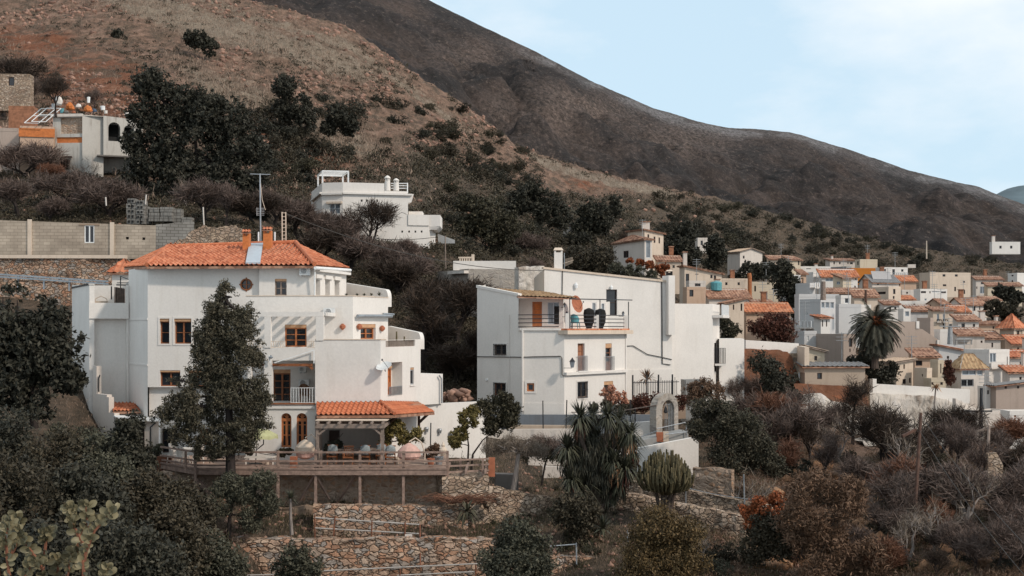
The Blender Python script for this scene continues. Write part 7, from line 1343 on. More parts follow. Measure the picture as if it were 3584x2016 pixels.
def tree(name,label,cat,blobs,Y,mat,n,size,trunk=None,tr=.14,bark='bark_dark',aspect=.5,group=None,tuft=9,spread=.2,gap=0,shell=.5,depth_=.8,flat=1.0,jitd=None,tmat='crown'):
 """a tree or shrub whose crown fills blobs (px, py, radius px) at distance Y"""
 bl =[(*P(b_[0],b_[1],Y +(b_[3] if len(b_) > 3 else random.uniform(-.35,.35)*b_[2]*Y /F)),b_[2]*Y /F) for b_ in blobs]
 c =clumps(bl,n,tuft,spread,gap,shell,flat); v,f =cards(c,size,aspect); lo =min(blobs,key=lambda q:-q[1])
 base_ =P(*trunk[0],Y) if trunk else P(lo[0],lo[1]+lo[2],Y)
 t =thing(name,label,cat,base_,group); mesh_obj(tmat,v,f,M[mat],t)
 q =MB(); 
 if trunk:
  pts =[P(*p,Y) for p in trunk]; q.tube(pts,[tr *(1-.75*i /(len(pts)-1)) for i in range(len(pts))],8,False); top =pts[len(pts) // 2:]
 else: top =[base_]
 for b_ in bl[:14]:
  s_ =min(top,key=lambda p: (p -Vector(b_[:3])).length); limb(q,s_,b_[:3],tr *.4,tr *.12)
 q.build('trunk' if trunk else 'stem',M[bark],t); return t
# a set of reusable plants, each standing on its origin, about 1 m wide or high; scaled when planted
def proto_crown(mat,blobs,n,size,aspect=.5,**k): return cards(clumps(blobs,n,**k),size,aspect)
def shrub_blobs(s):
 r_ =random.Random(s); return [(r_.uniform(-.32,.32),r_.uniform(-.32,.32),r_.uniform(.2,.55),r_.uniform(.2,.34)) for _ in range(6)]
def newmesh(name,v,f,mat):
 o =mesh_obj(name,v,f,mat,None,(0,0,0)); me =o.data; bpy.data.objects.remove(o); return me
SHR ={k: [newmesh('shrub_leaves',*proto_crown(m_,shrub_blobs(s),n_,sz,.55),M[m_]) for s in range(4)] for k,m_,n_,sz in (('dark','leaf_dark',3200,.03),('scrub','leaf_scrub',2400,.03),('olive','leaf_olive',2600,.028),('green','leaf_green',2600,.03),('red','leaf_red',2200,.03))}
def baretree(seed,spread=.5,upw=.6,mat='twig',levels=4,fine=3200,flen=.05,trunk_h=.25):
 """a leafless tree 1 m high: forking limbs and a haze of fine twigs; returns limb mesh, twig mesh"""
 random.seed(seed); mb =MB(); tips =[]
 def grow(p,d,L_,r,lv):
  q =p +d *L_ *.5+Vector([random.uniform(-1,1)*L_ *.10 for _ in range(3)]); e =p +d *L_ +Vector([random.uniform(-1,1)*L_ *.16 for _ in range(3)]); mb.tube([p,q,e],[r,r *.8,r *.6],4 if lv < 2 else 3,False); tips.append((p.lerp(e,.6),d,lv)); tips.append((e,d,lv))
  if lv >= levels: return
  for _ in range(3 if lv < 3 else 2):
   nd =(d +Vector((random.uniform(-1,1)*spread *1.5,random.uniform(-1,1)*spread *1.5,random.uniform(-.3,.6)*upw))).normalized(); grow(e if random.random() < .7 else q,nd,L_ *random.uniform(.6,.82),r *.58,lv +1)
 grow(Vector((0,0,-.05)),Vector((random.uniform(-.15,.15),0,1)).normalized(),trunk_h,.028,0)
 T =[(p,d) for p,d,lv in tips if lv >= 2]; idx =rng.integers(0,len(T),fine); c =np.array([T[i][0] for i in idx]) ; d =np.array([T[i][1] for i in idx]); d =d *.8+rv(fine)*.9+np.array([0,0,.25]); d /= np.linalg.norm(d,axis=1,keepdims=True)
 L2 =flen *(.4+rng.random((fine,1))); v,f =cards(c +d *L2 *.8+rng.normal(size=c.shape)*.03,L2[:,0],.05,d,.5); lv_,lf =np.array(mb.v),mb.f; top =max(v[:,2].max(),lv_[:,2].max()); 
 a =mesh_obj('t',lv_ /top,lf,M['bark_dark' if mat != 'twig_grey' else 'bark_pale'],None,(0,0,0)); b_ =mesh_obj('t',v /top,f,M[mat],None,(0,0,0)); m1,m2 =a.data,b_.data; bpy.data.objects.remove(a); bpy.data.objects.remove(b_); return m1,m2
BT ={'twig': [baretree(s) for s in (1,2,3,4)],'darktree': [baretree(s,.55,.5,'twig_dark',5,3600) for s in (11,12,13)],'grey': [baretree(s,.6,.5,'twig_grey',4,500) for s in (21,22)],'bush': [baretree(s,.62,.5,'twig',5,5200,.05,.17) for s in (31,32,33,34)],'redbush': [baretree(s,.62,.5,'twig_red',5,5000,.05,.16) for s in (41,42)],'twigdark_bush': [baretree(s,.62,.45,'twig_dark',5,5600,.05,.15) for s in (51,52)]}
random.seed(99)
def gidx(px_,py_):
 j =int(round((px_ +900)/5300*(nc -1))); s_ =float(sil(px_)); t_i =max(0.0,(py_ -s_)/(2500-s_)) ** (1/1.15); return min(max(int(round(t_i *(nr -1))),0),nr -1),min(max(j,0),nc -1)
GC =co
def ground(px_,py_): i,j =gidx(px_,py_); return Vector(GC[i,j])
def plant(kind,px_,py_,h,label,cat='shrub',group=None,name=None,Y=None,v=None,sx=1.0):
 """h: height in photo pixels; stands at the pixel, on the ground or at distance Y"""
 g_ =ground(px_,py_) if Y is None else P(px_,py_,Y); s =h *g_.y /F
 o =plant_(kind,g_,s,h,label,cat,group,name,v,sx)
 if label is None: AUTO.append((o,px_,py_ -h /2,h,kind))
 return o
AUTO =[]
def plant_(kind,g_,s,h,label,cat,group,name,v,sx):
 if kind in SHR:
  me =SHR[kind][(v if v is not None else random.randrange(4)) % 4]; o =bpy.data.objects.new(name or 'shrub',me); scene.collection.objects.link(o); o.location =g_ -Vector((0,0,.12*s)); o.scale =(s *1.15*sx,s *1.15,s *1.12); o.rotation_euler =(0,0,random.uniform(0,6.28)); W[o.name] =g_; return tag(o,label,cat,group)
 m1,m2 =BT[kind][(v if v is not None else random.randrange(9)) % len(BT[kind])]; o =bpy.data.objects.new(name or 'bare_tree',None); scene.collection.objects.link(o); o.location =g_; o.scale =(s *sx,s *sx,s); o.rotation_euler =(0,0,random.uniform(0,6.28)); W[o.name] =g_
 for nm,me in (('trunk',m1),('twigs',m2)): c_ =bpy.data.objects.new(nm,me); scene.collection.objects.link(c_); c_.parent =o
 return tag(o,label,cat or 'tree',group)
def rosette(mb,c,r,n=70,up=.2,w=.035,droop=.25,lo=-1.0,hi=1.2,skirt=0):
 c =Vector(c)
 for i in range(n):
  a =random.uniform(0,2*math.pi); e =random.uniform(lo,hi); d =Vector((math.cos(a)*math.cos(e),math.sin(a)*math.cos(e),math.sin(e)+up)).normalized(); L_ =r *random.uniform(.75,1.1); s_ =d.cross(Vector((0,0,1))).normalized() if abs(d.z) < .98 else Vector((1,0,0)); m_ =c +d *L_ *.5; e_ =c +d *L_ +Vector((0,0,-droop *L_ *(1-abs(d.z))))
  mb.add([c +s_ *w *.5,m_ +s_ *w,e_,m_ -s_ *w,c -s_ *w *.5],[(0,1,3,4),(1,2,3)])
# ------------------------------------------------------------------ individual trees and plants
T =tree
T('evergreen_tree','dense dark evergreen tree covering the left annex corner at the left edge','tree',[(60,1130,100),(150,1190,100),(40,1290,130),(190,1290,90),(245,1190,50),(120,1390,85),(-60,1180,120),(250,1330,50),(60,1050,42),(150,1075,42),(205,1110,35),(10,1040,40),(-80,1350,120)],57,'leaf_dark',26000,.12,[(120,1500),(115,1400),(110,1280)],.2,spread=.16)
T('pine_tree','tall bushy pine in front of the villa, its trunk rising through the deck','tree',[(770,1022,33),(812,1040,36),(755,1085,49),(835,1100,54),(745,1160,60),(840,1175,62),(740,1245,68),(845,1260,68),(700,1320,54),(790,1330,73),(880,1330,54),(610,1330,26),(575,1430,39),(640,1390,41),(700,1420,64),(800,1430,79),(890,1430,64),(925,1390,22),(560,1480,35),(640,1490,64),(740,1500,68),(850,1500,62),(930,1470,29),(600,1545,29),(680,1550,36),(790,1000,17),(800,1560,41),(750,1580,30),(860,1545,37),(690,1590,20),(890,1250,34),(700,1230,29),(905,1200,20),(690,1180,17)],58.4,'leaf_pine',80000,.07,[(808,1700),(806,1560),(800,1400),(795,1200),(790,1040)],.26,'bark_dark',.35,spread=.2,shell=.3,gap=.42)
for i,(bl,Y,mt_,n,lb) in enumerate((
 ([(50,1540,110),(-30,1600,120)],50,'leaf_dark',9000,'dark shrub at the left edge below the evergreen tree'),
 ([(215,1590,80),(160,1640,90)],48.5,'leaf_scrub',8000,'dull grey-green shrub below the soil patch, second from the left edge'),
 ([(340,1590,75),(300,1650,80),(380,1650,70)],49,'leaf_olive',9000,'leafy grey-green shrub with larger leaves below the stepped wall'),
 ([(440,1560,55),(460,1480,45),(480,1630,55)],54,'leaf_dark',8000,'dark upright shrub against the foot of the annex porch'),
 ([(60,1760,130),(-40,1700,120),(130,1820,100)],43,'leaf_scrub',12000,'wide grey-green shrub at the left edge behind the round-leaved plant'),
 ([(270,1750,110),(360,1800,90)],44,'leaf_dark',11000,'dark shrub in the middle of the lower left thicket'),
 ([(470,1750,70),(520,1700,50),(440,1820,80)],46,'leaf_scrub',9000,'shrub in the lower left thicket beside the left deck corner'),
 ([(590,1850,90),(520,1900,90),(640,1920,90)],46,'leaf_scrub',12000,'broad shrub left of the golden fieldstone wall'),
 ([(430,1940,120),(330,1990,100),(550,1990,90)],40,'leaf_dark',12000,'dark shrub at the bottom left beside the round-leaved plant'),
 ([(730,1950,80),(800,1990,60),(690,2010,80)],47,'leaf_olive',9000,'grey-green shrub covering the left end of the golden wall'),
 ([(1040,1940,42),(1080,1985,45),(1000,1990,40)],52,'leaf_olive',5000,'small wispy shrub before the middle of the golden wall'),
 ([(150,1950,110),(30,1980,110)],38,'leaf_dark',9000,'dark shrub filling the bottom left corner'),
 ([(620,1760,70),(690,1800,60)],50,'leaf_scrub',8000,'scrubby bush under the left part of the deck'),
 ([(1810,1900,75),(1745,1950,65),(1880,1950,70),(1810,1990,90)],51,'leaf_olive',15000,'round silvery shrub at the bottom right of the golden wall'),
 ([(2040,1800,60),(1980,1790,50),(2060,1860,50)],57.5,'leaf_scrub',8000,'dark bush at the foot of the yucca clump'),
 ([(2300,1850,80),(2390,1890,75),(2250,1940,85),(2350,1970,90),(2430,1960,60),(2180,1990,60)],52,'leaf_yellow',24000,'large yellow-olive bush at the bottom, below the cactus'),
 ([(2660,1780,40),(2715,1755,30),(2640,1830,35),(2700,1820,34),(2610,1790,22)],55.5,'leaf_orange',5000,'vivid orange-red bush at the right end of the slanting wall'),
 ([(2680,1860,60),(2640,1920,50),(2730,1900,60)],55,'leaf_scrub',8000,'dull dark bush just below the vivid orange one'),
 ([(2850,1740,90),(2930,1800,95),(2800,1840,80),(2890,1900,110),(2980,1720,50),(2960,1900,80),(3030,1960,80),(2850,1990,80)],53,'leaf_brown',26000,'large feathery brown-pink tree at the bottom right of the centre'),
 ([(2520,1470,60),(2600,1510,65),(2470,1440,45),(2650,1580,65),(2560,1590,70),(2700,1620,50),(2450,1500,40)],67.5,'leaf_pine',30000,'big dark green bush right of the white ramp wall'),
 ([(2690,1300,45),(2720,1350,50),(2755,1400,48),(2660,1270,36),(2745,1320,40),(2720,1430,40)],97,'leaf_dark',12000,'dark ivy-clad tree against the red earth cliff'),
 ([(2740,945,34),(2700,960,30),(2765,1000,36),(2785,1045,26),(2760,1080,30),(2735,1010,26),(2780,1100,26)],164,'leaf_dark',9000,'dark conifer hiding the gap right of the carved arches house'),
 ([(2610,955,30),(2650,950,28),(2570,965,22),(2690,940,22)],185,'leaf_dark',6000,'dark trees below the half ruined hill house'),
 ([(2700,1150,45),(2655,1140,36),(2750,1160,38),(2735,1120,28),(2690,1115,24)],112,'leaf_red',9000,'dark red climbing plant above the white parapet'),
 ([(2550,1150,28),(2535,1120,20),(2575,1165,24),(2545,1175,20)],110,'leaf_green',4000,'green bush behind the side block of the blank house'),
 ([(2985,1285,32),(3035,1270,36),(3075,1305,40),(3100,1325,34),(3120,1290,22)],108.5,'leaf_dark',9000,'round black-green tree at the foot of the big palm'),
 ([(3322,1300,17),(3327,1328,18),(3318,1272,13)],108,'leaf_red',3000,'small dark red tree left of the patched tan roof'),
 ([(2205,916,12),(2240,919,13),(2275,928,15),(2305,943,15),(2330,935,13),(2325,960,13)],128,'leaf_orange',4500,'orange creeper spilling along a wall above the blank house roof'),
 ([(2190,950,26),(2240,955,24),(2150,945,20),(2280,965,18)],122,'leaf_olive',5000,'grey-green bush under the orange creeper'),
 ([(2030,900,50),(2090,920,40),(1990,925,35),(2130,900,40)],130,'leaf_scrub',9000,'grey bushy slope plant behind the aerial of the blank house'),
 ([(2150,1395,22),(2175,1385,18),(2108,1372,14),(2140,1360,12),(2185,1410,16)],78.5,'flower_pink',2600,'pale pink flowering shrub before the door of the second house'),
 ([(2120,1425,22),(2160,1440,24),(2080,1425,16),(2190,1435,20)],78,'leaf_scrub',4000,'scrub under the pink flowering shrub'),
 ([(2250,1410,30),(2300,1400,24),(2215,1425,22),(2380,1410,26)],82.5,'leaf_red',5000,'reddish hedge below the black iron fence'),
 ([(2420,1370,30),(2460,1360,36),(2500,1380,36),(2440,1410,34)],80,'leaf_brown',7000,'brown-grey bush left of the side block of the blank house'),
 ([(1640,1465,34),(1612,1520,26),(1592,1545,22),(1655,1440,20)],63.5,'leaf_lemon',5000,'small lemon tree before the garden wall'),
 ([(1745,1440,48),(1700,1430,34),(1785,1470,32),(1765,1400,30),(1720,1490,32),(1800,1430,20)],66,'leaf_green',10000,'leaning leafy tree between garden wall and second house'),
 ([(1370,1505,32),(1415,1530,26),(1395,1490,22),(1455,1520,22),(1350,1540,20)],63.2,'leaf_lemon',6000,'lemon bush with yellow fruit right of the timber pergola'),
 ([(1150,1570,20),(1180,1560,18)],62.4,'leaf_dark',1500,'dark potted bush behind the left pergola post'),
 ([(550,1575,16),(560,1562,10)],62.7,'leaf_olive',900,'small plant in the black pot on the deck corner'),
 ([(870,1580,14),(985,1585,14),(1010,1580,12)],62.0,'leaf_green',1500,'low potted greenery along the arched window wall'),
 ([(1520,1575,20),(1500,1590,16)],61.6,'leaf_brown',1200,'rusty potted shrub before the garden wall at the deck end'))):
 nm ='bush' if 'tree' not in lb and 'conifer' not in lb else 'tree'
 trk ={'small lemon': [(1636,1650),(1640,1560),(1630,1480)],'leaning lea': [(1648,1660),(1655,1590),(1690,1540),(1740,1500)],'big dark gr': None}.get(lb[:11])
 sz ={'leaf_olive': .07,'leaf_scrub': .075,'leaf_dark': .085,'leaf_brown': .10,'leaf_yellow': .06}.get(mt_,.07)*max(1,Y /75)
 T(nm,lb,'tree' if nm == 'tree' else 'bush',bl,Y,mt_,n,sz,trk,.07*max(1,Y /80),aspect=.22 if mt_ == 'leaf_brown' else .5,spread=.22,gap=.4 if mt_ in ('leaf_brown','leaf_orange','flower_pink') else 0)
T('olive_tree','silvery olive tree growing in front of the deck posts','tree',[(800,1700,45),(760,1760,52),(850,1720,42),(905,1690,38),(935,1760,42),(730,1820,46),(880,1820,42),(940,1680,26)],55.5,'leaf_olive',22000,.065,[(800,1880),(805,1800),(820,1720)],.12,gap=.4,aspect=.35)
big =[(760,740,60),(860,760,50),(620,760,50),(900,520,50),(520,290,52),(560,340,60),(640,370,66),(720,390,66),(800,420,72),(500,400,50),(600,480,90),(720,500,95),(840,520,72),(880,610,62),(520,560,66),(640,620,90),(780,640,90),(470,500,42),(560,700,52),(870,700,56),(470,640,44),(700,720,60)]
T('evergreen_tree','huge dark evergreen on the hillside beside the ruined house','tree',big,115,'leaf_dark',60000,.17,[(680,790),(690,680),(690,560),(680,450)],.4,spread=.14,gap=.2)
for bl,Y,mt_,n,lb in (([(1000,310,42),(1040,370,50),(990,390,40),(1070,420,36)],190,'leaf_dark',9000,'dark tree on the slope right of the huge evergreen, above the orange cliff'),([(1175,410,34),(1220,440,36),(1150,450,26)],195,'leaf_dark',6000,'dark tree above the hillside house pergola, on the open slope'),([(700,140,32),(735,165,28),(665,135,22)],232,'leaf_dark',5000,'dark rounded tree alone on the upper left slope'),([(412,122,18),(430,138,12)],240,'leaf_dark',1800,'small dark tree near the top left of the slope'),([(1550,395,22),(1530,410,18),(1580,410,16)],330,'leaf_dark',2500,'dark shrub near the ridge of the tan slope'),
 ([(1700,760,60),(1640,740,52),(1770,790,55),(1720,830,45),(1620,800,45)],150,'leaf_green',15000,'broad olive-green tree on the slope right of the hillside house'),([(1850,690,50),(1910,720,50),(1800,710,40),(1960,760,42)],190,'leaf_dark',10000,'dark tree mass above the broken orange roof'),([(2110,770,45),(2060,740,40),(2140,720,40),(2040,800,36)],205,'leaf_dark',9000,'dark trees left of the pointed-roof house'),([(2380,850,42),(2350,900,34),(2420,900,36),(2400,810,34)],200,'leaf_dark',9000,'dark trees behind the white detached chimney'),([(2500,860,34),(2520,900,32),(2490,930,26)],205,'leaf_dark',6000,'dark trees left of the half ruined hill house'),([(3480,1080,30),(3520,1095,30),(3550,1085,30),(3500,1110,24)],175,'leaf_scrub',7000,'dark bushes above the chapel tower'),([(3530,1030,24),(3500,1020,22),(3560,1040,22)],215,'leaf_dark',5000,'dark bushes before the long low cream building')):
 T('tree',lb,'tree',bl,Y,mt_,n,.13*Y /110,None,.12,spread=.16)
# bare trees, placed one by one --------------------------------------------------
k =0
for kind,x,y,h,lb in (
 ('darktree',60,375,190,'gnarled leafless tree before the pale cottage at the upper left edge'),('darktree',195,400,170,'slanting dark bare tree growing out of the roof junk'),('twig',320,400,110,'bare bush behind the roof junk of the ruined house'),('bush',95,620,170,'bare thicket at the left edge below the small peeling house'),('bush',240,720,150,'dark leafless shrub below the ruined house, left'),('grey',300,660,120,'pale leafless shrub against the ruined house wall'),('redbush',180,640,90,'rust-tinted bush under the broken timber frame'),('bush',380,760,170,'leafless shrub just left of the tall block stack'),('bush',60,770,170,'leafless shrub behind the block wall at the left edge'),('bush',180,780,110,'low leafless shrub behind the block wall window'),
 ('bush',720,790,190,'dense brown leafless tree behind the stone ruin'),('twig',800,800,170,'brown leafless tree left of the television mast'),('grey',650,720,130,'pale forked dead tree above the block stacks'),('twigdark_bush',890,800,140,'dark leafless tree behind the brick chimneys'),('bush',960,800,150,'brown leafless tree behind the lattice mast'),('bush',1040,830,170,'brown leafless tree left of the hillside house'),('bush',1120,850,150,'leafless tree in front of the left wall of the hillside house'),('bush',20,400,150,'grey leafless tree hiding the pale cottage, far left'),('bush',62,345,120,'dense leafless tree right before the pale cottage window'),('twig',100,390,130,'slender leafless tree at the right end of the pale cottage'),('darktree',1300,880,210,'tall spreading bare tree in front of the hillside house'),('bush',1210,870,150,'leafless tree right in front of the hillside house window'),('twigdark_bush',1150,920,150,'dark thicket just above the right end of the orange roof'),('bush',1240,960,160,'dark leafless tree right of the orange roof end'),('bush',1340,950,140,'brown leafless tree below the hillside house'),('bush',1420,930,120,'leafless tree under the right end of the hillside house'),('twigdark_bush',1390,1040,160,'dark leafless tree above the villa terrace parapet'),('darktree',1480,1290,330,'tall black-limbed bare tree in the gap between the houses'),('darktree',1600,1200,260,'bare tree in front of the old grey house'),('twigdark_bush',1530,1120,170,'dark thicket left of the old grey house'),('bush',1450,1010,150,'brown leafless tree behind the upper terrace wall'),('darktree',1660,1330,200,'bare tree beside the left wall of the second house'),('twigdark_bush',1590,1340,170,'dark thicket low in the gap between the houses'),('twigdark_bush',1520,1240,160,'dark thicket behind the lower terrace parapet'),('twig',1780,1040,130,'bare tree rising behind the tan roof before the stone stump'),('darktree',1700,1060,140,'bare tree against the mottled old wall'),('twig',1880,1000,110,'small bare tree beside the left corner of the blank house'),('bush',1850,900,100,'brown leafless bush above the ruined stone stump'),('darktree',2190,905,110,'bare spreading tree before the pointed-roof house'),('twig',2460,1070,120,'bare tree in front of the pink-beige cottage'),('darktree',2620,960,110,'bare tree before the half ruined hill house'),('redbush',2370,1010,100,'reddish bare bush right of the orange creeper'),('redbush',2385,1060,110,'reddish bare bush between buttress and cottage'),('redbush',2540,1180,100,'reddish bare climber behind the blank house balcony')):
 plant(kind,x,y,h,lb,'tree' if kind in ('darktree','twig','grey') else 'bush',name='bare_tree' if kind in ('darktree','twig','grey') else 'bare_bush',sx=1.25 if 'bush' in kind else 1.0,Y={195: 121,300: 119,60: None}.get(x))
# vine trees with pale trunks before the white garden walls
for x,y,Y,s_,lb in ((1800,1755,61.5,1,'pruned tree with a pale leaning trunk and flat tangled crown'),(1905,1700,65,1,'thin dark-trunked tree with a flat half-green crown, left of the yucca')):
 t =thing('pruned_tree',lb,'tree',P(x,y,Y)); q =MB(); tp =P(x +(15 if s_ else 0),1585,Y); q.tube([P(x -10,y,Y),P(x +2,y -70,Y),tp],[.16,.13,.1] if x == 1800 else [.05,.05,.04],7,False)
 for a in range(9): e =P(x +random.uniform(-105,105),1560+random.uniform(-25,25),Y +random.uniform(-1,1)); limb(q,tp,e,.05,.02,5,.12,4)
 q.build('trunk',M['bark_pale' if x == 1800 else 'bark_dark'],t); bl =[(*P(x +dx,1568+dy,Y),r *Y /F) for dx,dy,r in ((-70,0,42),(-20,-15,45),(40,-5,42),(85,10,36))]; c =clumps(bl,5200,6,.3,.4,.3,.6); mesh_obj('twigs',*cards(c,.16,.05),M['twig_grey' if x == 1800 else 'twig'],t)
 if x != 1800: mesh_obj('leaves',*cards(clumps([(*P(x,1575,Y),.6),(*P(x -60,1585,Y),.45),(*P(x +40,1590,Y),.4)],2600,8,.25),.05),M['leaf_green'],t)
# yucca clump
yu =thing('giant_yucca','huge multi-headed yucca clump with shaggy dead leaf skirts','yucca',P(2100,1790,60.5)); Y =60.5
heads =[(2030,1462,50),(2075,1455,40),(2125,1455,42),(2165,1475,46),(2205,1520,50),(2175,1530,40),(2040,1520,50),(1985,1570,50),(2085,1535,46),(2125,1575,46),(2020,1620,46),(2150,1620,40),(2190,1640,45),(2060,1600,40),(2030,1705,66),(2000,1680,40),(2170,1690,40),(2130,1720,44),(2215,1580,36)]
ro =P(2095,1790,Y); stems =MB()
for i,(x,y,r) in enumerate(heads):
 dY =random.uniform(-.8,.6); c =P(x,y,Y +dY); R_ =r *1.45*Y /F; a =MB(); rosette(a,c,R_,190,.05,.04,.55,-1.25,1.3); a.build('leaf_head',M['leaf_sword'],yu); d =MB()
 for _ in range(34):
  an =random.uniform(0,6.28); p =c +Vector((math.cos(an)*.1,math.sin(an)*.1,-.05)); L_ =random.uniform(.5,1.25); e =p +Vector((math.cos(an)*random.uniform(.05,.3),math.sin(an)*random.uniform(.05,.3),-L_)); s_ =Vector((.03,.02,0)); m_ =p.lerp(e,.5)+Vector((math.cos(an)*.08,math.sin(an)*.08,0)); d.add([p -s_,p +s_,m_ +s_,e,m_ -s_],[(0,1,2,4),(4,2,3)])
 d.build('dead_skirt',M['leaf_dry' if i in (4,8,9,11,5,3) else 'leaf_red' if i % 3 == 0 else 'leaf_scrub'],yu)
 limb(stems,ro.lerp(c,.15) if i > 13 else P(2080+(x -2080)*.35,1700,Y),c,.14,.1,4,.04,7)
limb(stems,ro,P(2080,1690,Y),.3,.2,4,.03,9); limb(stems,P(2050,1800,Y),P(2030,1700,Y),.16,.12,3,.03,7); stems.build('trunk',M['bark'],yu)
# the dark inner mass of hanging old leaves
c =clumps([(*P(x,y,Y),r *Y /F) for x,y,r in ((2080,1600,70),(2020,1640,50),(2110,1660,70),(2160,1640,50),(2140,1720,40),(2050,1560,50))],7000,8,.2,0,.2); mesh_obj('old_leaves',*cards(c,.2,.12,np.tile([[0,0,-1.0]],(len(c),1)),.35),M['leaf_dark'],yu)
# candelabra cactus
cc =thing('candelabra_cactus','big candelabra cactus with a dome of upright arms on thin stems','cactus',P(2325,1805,60)); Y =60.0; q =MB(); tk =MB()
bs =P(2325,1800,Y); 
for i in range(170):
 a =random.uniform(0,6.28); rr =math.sqrt(random.random()); tx,ty =math.cos(a)*rr,math.sin(a)*rr; R_ =1.45; H_ =3.15-1.1*rr ** 2.2+random.uniform(-.3,.06)
 e =bs +Vector((tx *R_,ty *R_,H_)); j0 =bs +Vector((tx *.25,ty *.25,.95+.3*random.random())); m1 =bs +Vector((tx *R_ *.82,ty *R_ *.82,1.15+.25*(1-rr)+.2*random.random())); m2 =bs +Vector((tx *R_ *.99,ty *R_ *.99,1.2+(H_ -1.2)*.5))
 q.tube([j0,m1,m2,e -Vector((0,0,.05)),e],[.03,.035,.045,.045,.02],5)
 if i % 3: b2 =m2 +Vector((random.uniform(-.2,.2),random.uniform(-.2,.2),.3)); q.tube([m2,b2,b2 +Vector((0,0,.25))],[.05,.055,.02],5)
q.build('arms',M['cactus'],cc)
for dx in (-.45,-.1,.1,.35,.6): tk.tube([bs +Vector((dx *.35,0,-.1)),bs +Vector((dx,.1,1.3))],[.11,.08],7,False)
tk.build('trunk',M['bark'],cc)
# rosette plants
def ros(name,label,x,y,Y,r,n=60,trunk=None,mat='leaf_sword',w=.035,lo=-.3,hi=1.3,droop=.2):
 c =P(x,y,Y); t =thing(name,label,'plant',P(*trunk,Y) if trunk else c); q =MB(); rosette(q,c,r *Y /F,n,.15,w,droop,lo,hi); q.build('leaves',M[mat],t)
 if trunk: MB().tube([P(*trunk,Y),P((x +trunk[0])/2-2,(y +trunk[1])/2,Y),c],[.09,.07,.06],7,False).build('trunk',M['bark_pale'],t)
 return t
ros('agave','spiky dark agave rosette right of the yucca foot',2110,1850,55.2,58,70,None,'leaf_sword',.04,-.5,1.3); ros('dragon_tree','young dragon tree with a pale thin trunk left of the middle terrace wall',1017,1745,57,42,70,(1021,1872),'leaf_sword',.03,-.8,1.2,.3); ros('fan_palm','drooping pale green plant hanging over the middle terrace wall',1635,1790,57.2,62,60,None,'leaf_green',.06,-.9,1.0,.6); ros('fan_palm','small fan palm beside the rusty door',3350,1475,97,26,40,None,'leaf_green',.08,-.3,1.2,.4); ros('aloe','blue-green spiky aloe at the end of the dining terrace',1478,1550,62.2,26,40,None,'leaf_olive',.035,-.2,1.3); ros('fan_palm','small dry palm behind the iron fence',2265,1330,86.5,55,46,None,'leaf_brown',.05,-.2,1.2,.5); ros('garden_palm','thin palm with a few fronds above the long parapet wall',3275,1360,103,30,26,(3268,1500),'leaf_dry',.07,-.2,1.0,.5)
for x,lb in ((1212,'low grey aloe in the leftmost box on the top terrace ledge'),(1250,'second low aloe on the top terrace ledge'),(1275,'third low aloe on the top terrace ledge'),(1300,'fourth low aloe on the top terrace ledge'),(1328,'largest aloe at the right end of the top terrace ledge')):
 ros('aloe',lb,x,1035,66.9+(x -1212)*.028,12 if x < 1320 else 18,16,None,'leaf_olive',.03,.2,1.3); 
for x,y,h,lb in ((1388,1192,32,'taller thin column cactus behind the lower terrace rail'),(1415,1195,18,'shorter thin column cactus behind the lower terrace rail')): tag(MB().tube([P(x,y,69),P(x,y -h,69)],[.06,.04],6).build('column_cactus',M['cactus']),lb,'cactus')
# the big date palm
pm =thing('date_palm','large date palm with a shaggy drooping crown in front of the village','palm tree',P(3062,1262,107)); Y =107.0; c =P(3062,1140,Y); lf =MB(); rc =MB()
for i in range(210):
 a =random.uniform(0,6.28); e =-1.35+2.7*(i /210) ** 1.0+random.uniform(-.1,.1); L_ =2.75*random.uniform(.85,1.1)*(1 if e < .8 else .95); d =Vector((math.cos(a)*math.cos(e),math.sin(a)*math.cos(e),math.sin(e))); pts =[]; p =c.copy(); v_ =d.copy()
 for s_ in range(8): pts.append(p.copy()); v_ =(v_ +Vector((0,0,-.24 if e >-.6 else -.10))).normalized(); p =p +v_ *L_ /7
 rc.tube(pts,[.035-.0035*s_ for s_ in range(8)],3,False)
 for s_ in range(1,8):
  for m_ in (0,.2,.4,.6,.8):
   q0 =pts[s_ -1].lerp(pts[s_],m_); dr =(pts[s_]-pts[s_ -1]).normalized(); sd =dr.cross(Vector((0,0,1))).normalized() if abs(dr.z) < .97 else Vector((1,0,0))
   for g_ in (-1,1): l_ =.42*(1.1-abs(s_ -4)*.12); tpn =q0 +(sd *g_ +dr *.7+Vector((0,0,-.45))).normalized()*l_; lf.add([q0 -dr *.045,q0 +dr *.045,tpn],[(0,1,2)])
lf.build('fronds',M['leaf_dark'],pm); rc.build('ribs',M['leaf_olive'],pm); MB().tube([P(3062,1290,Y),P(3064,1200,Y),P(3062,1140,Y)],[.32,.28,.34],10,False).build('trunk',M['bark'],pm); mesh_obj('fruit_stalks',*cards(clumps([(*(c +Vector((.1,-.35,.35))),.5),(*(c +Vector((.5,-.3,.1))),.35),(*(c +Vector((-.5,-.3,.1))),.3)],900,8,.3),.12,.2),M['leaf_orange'],pm)
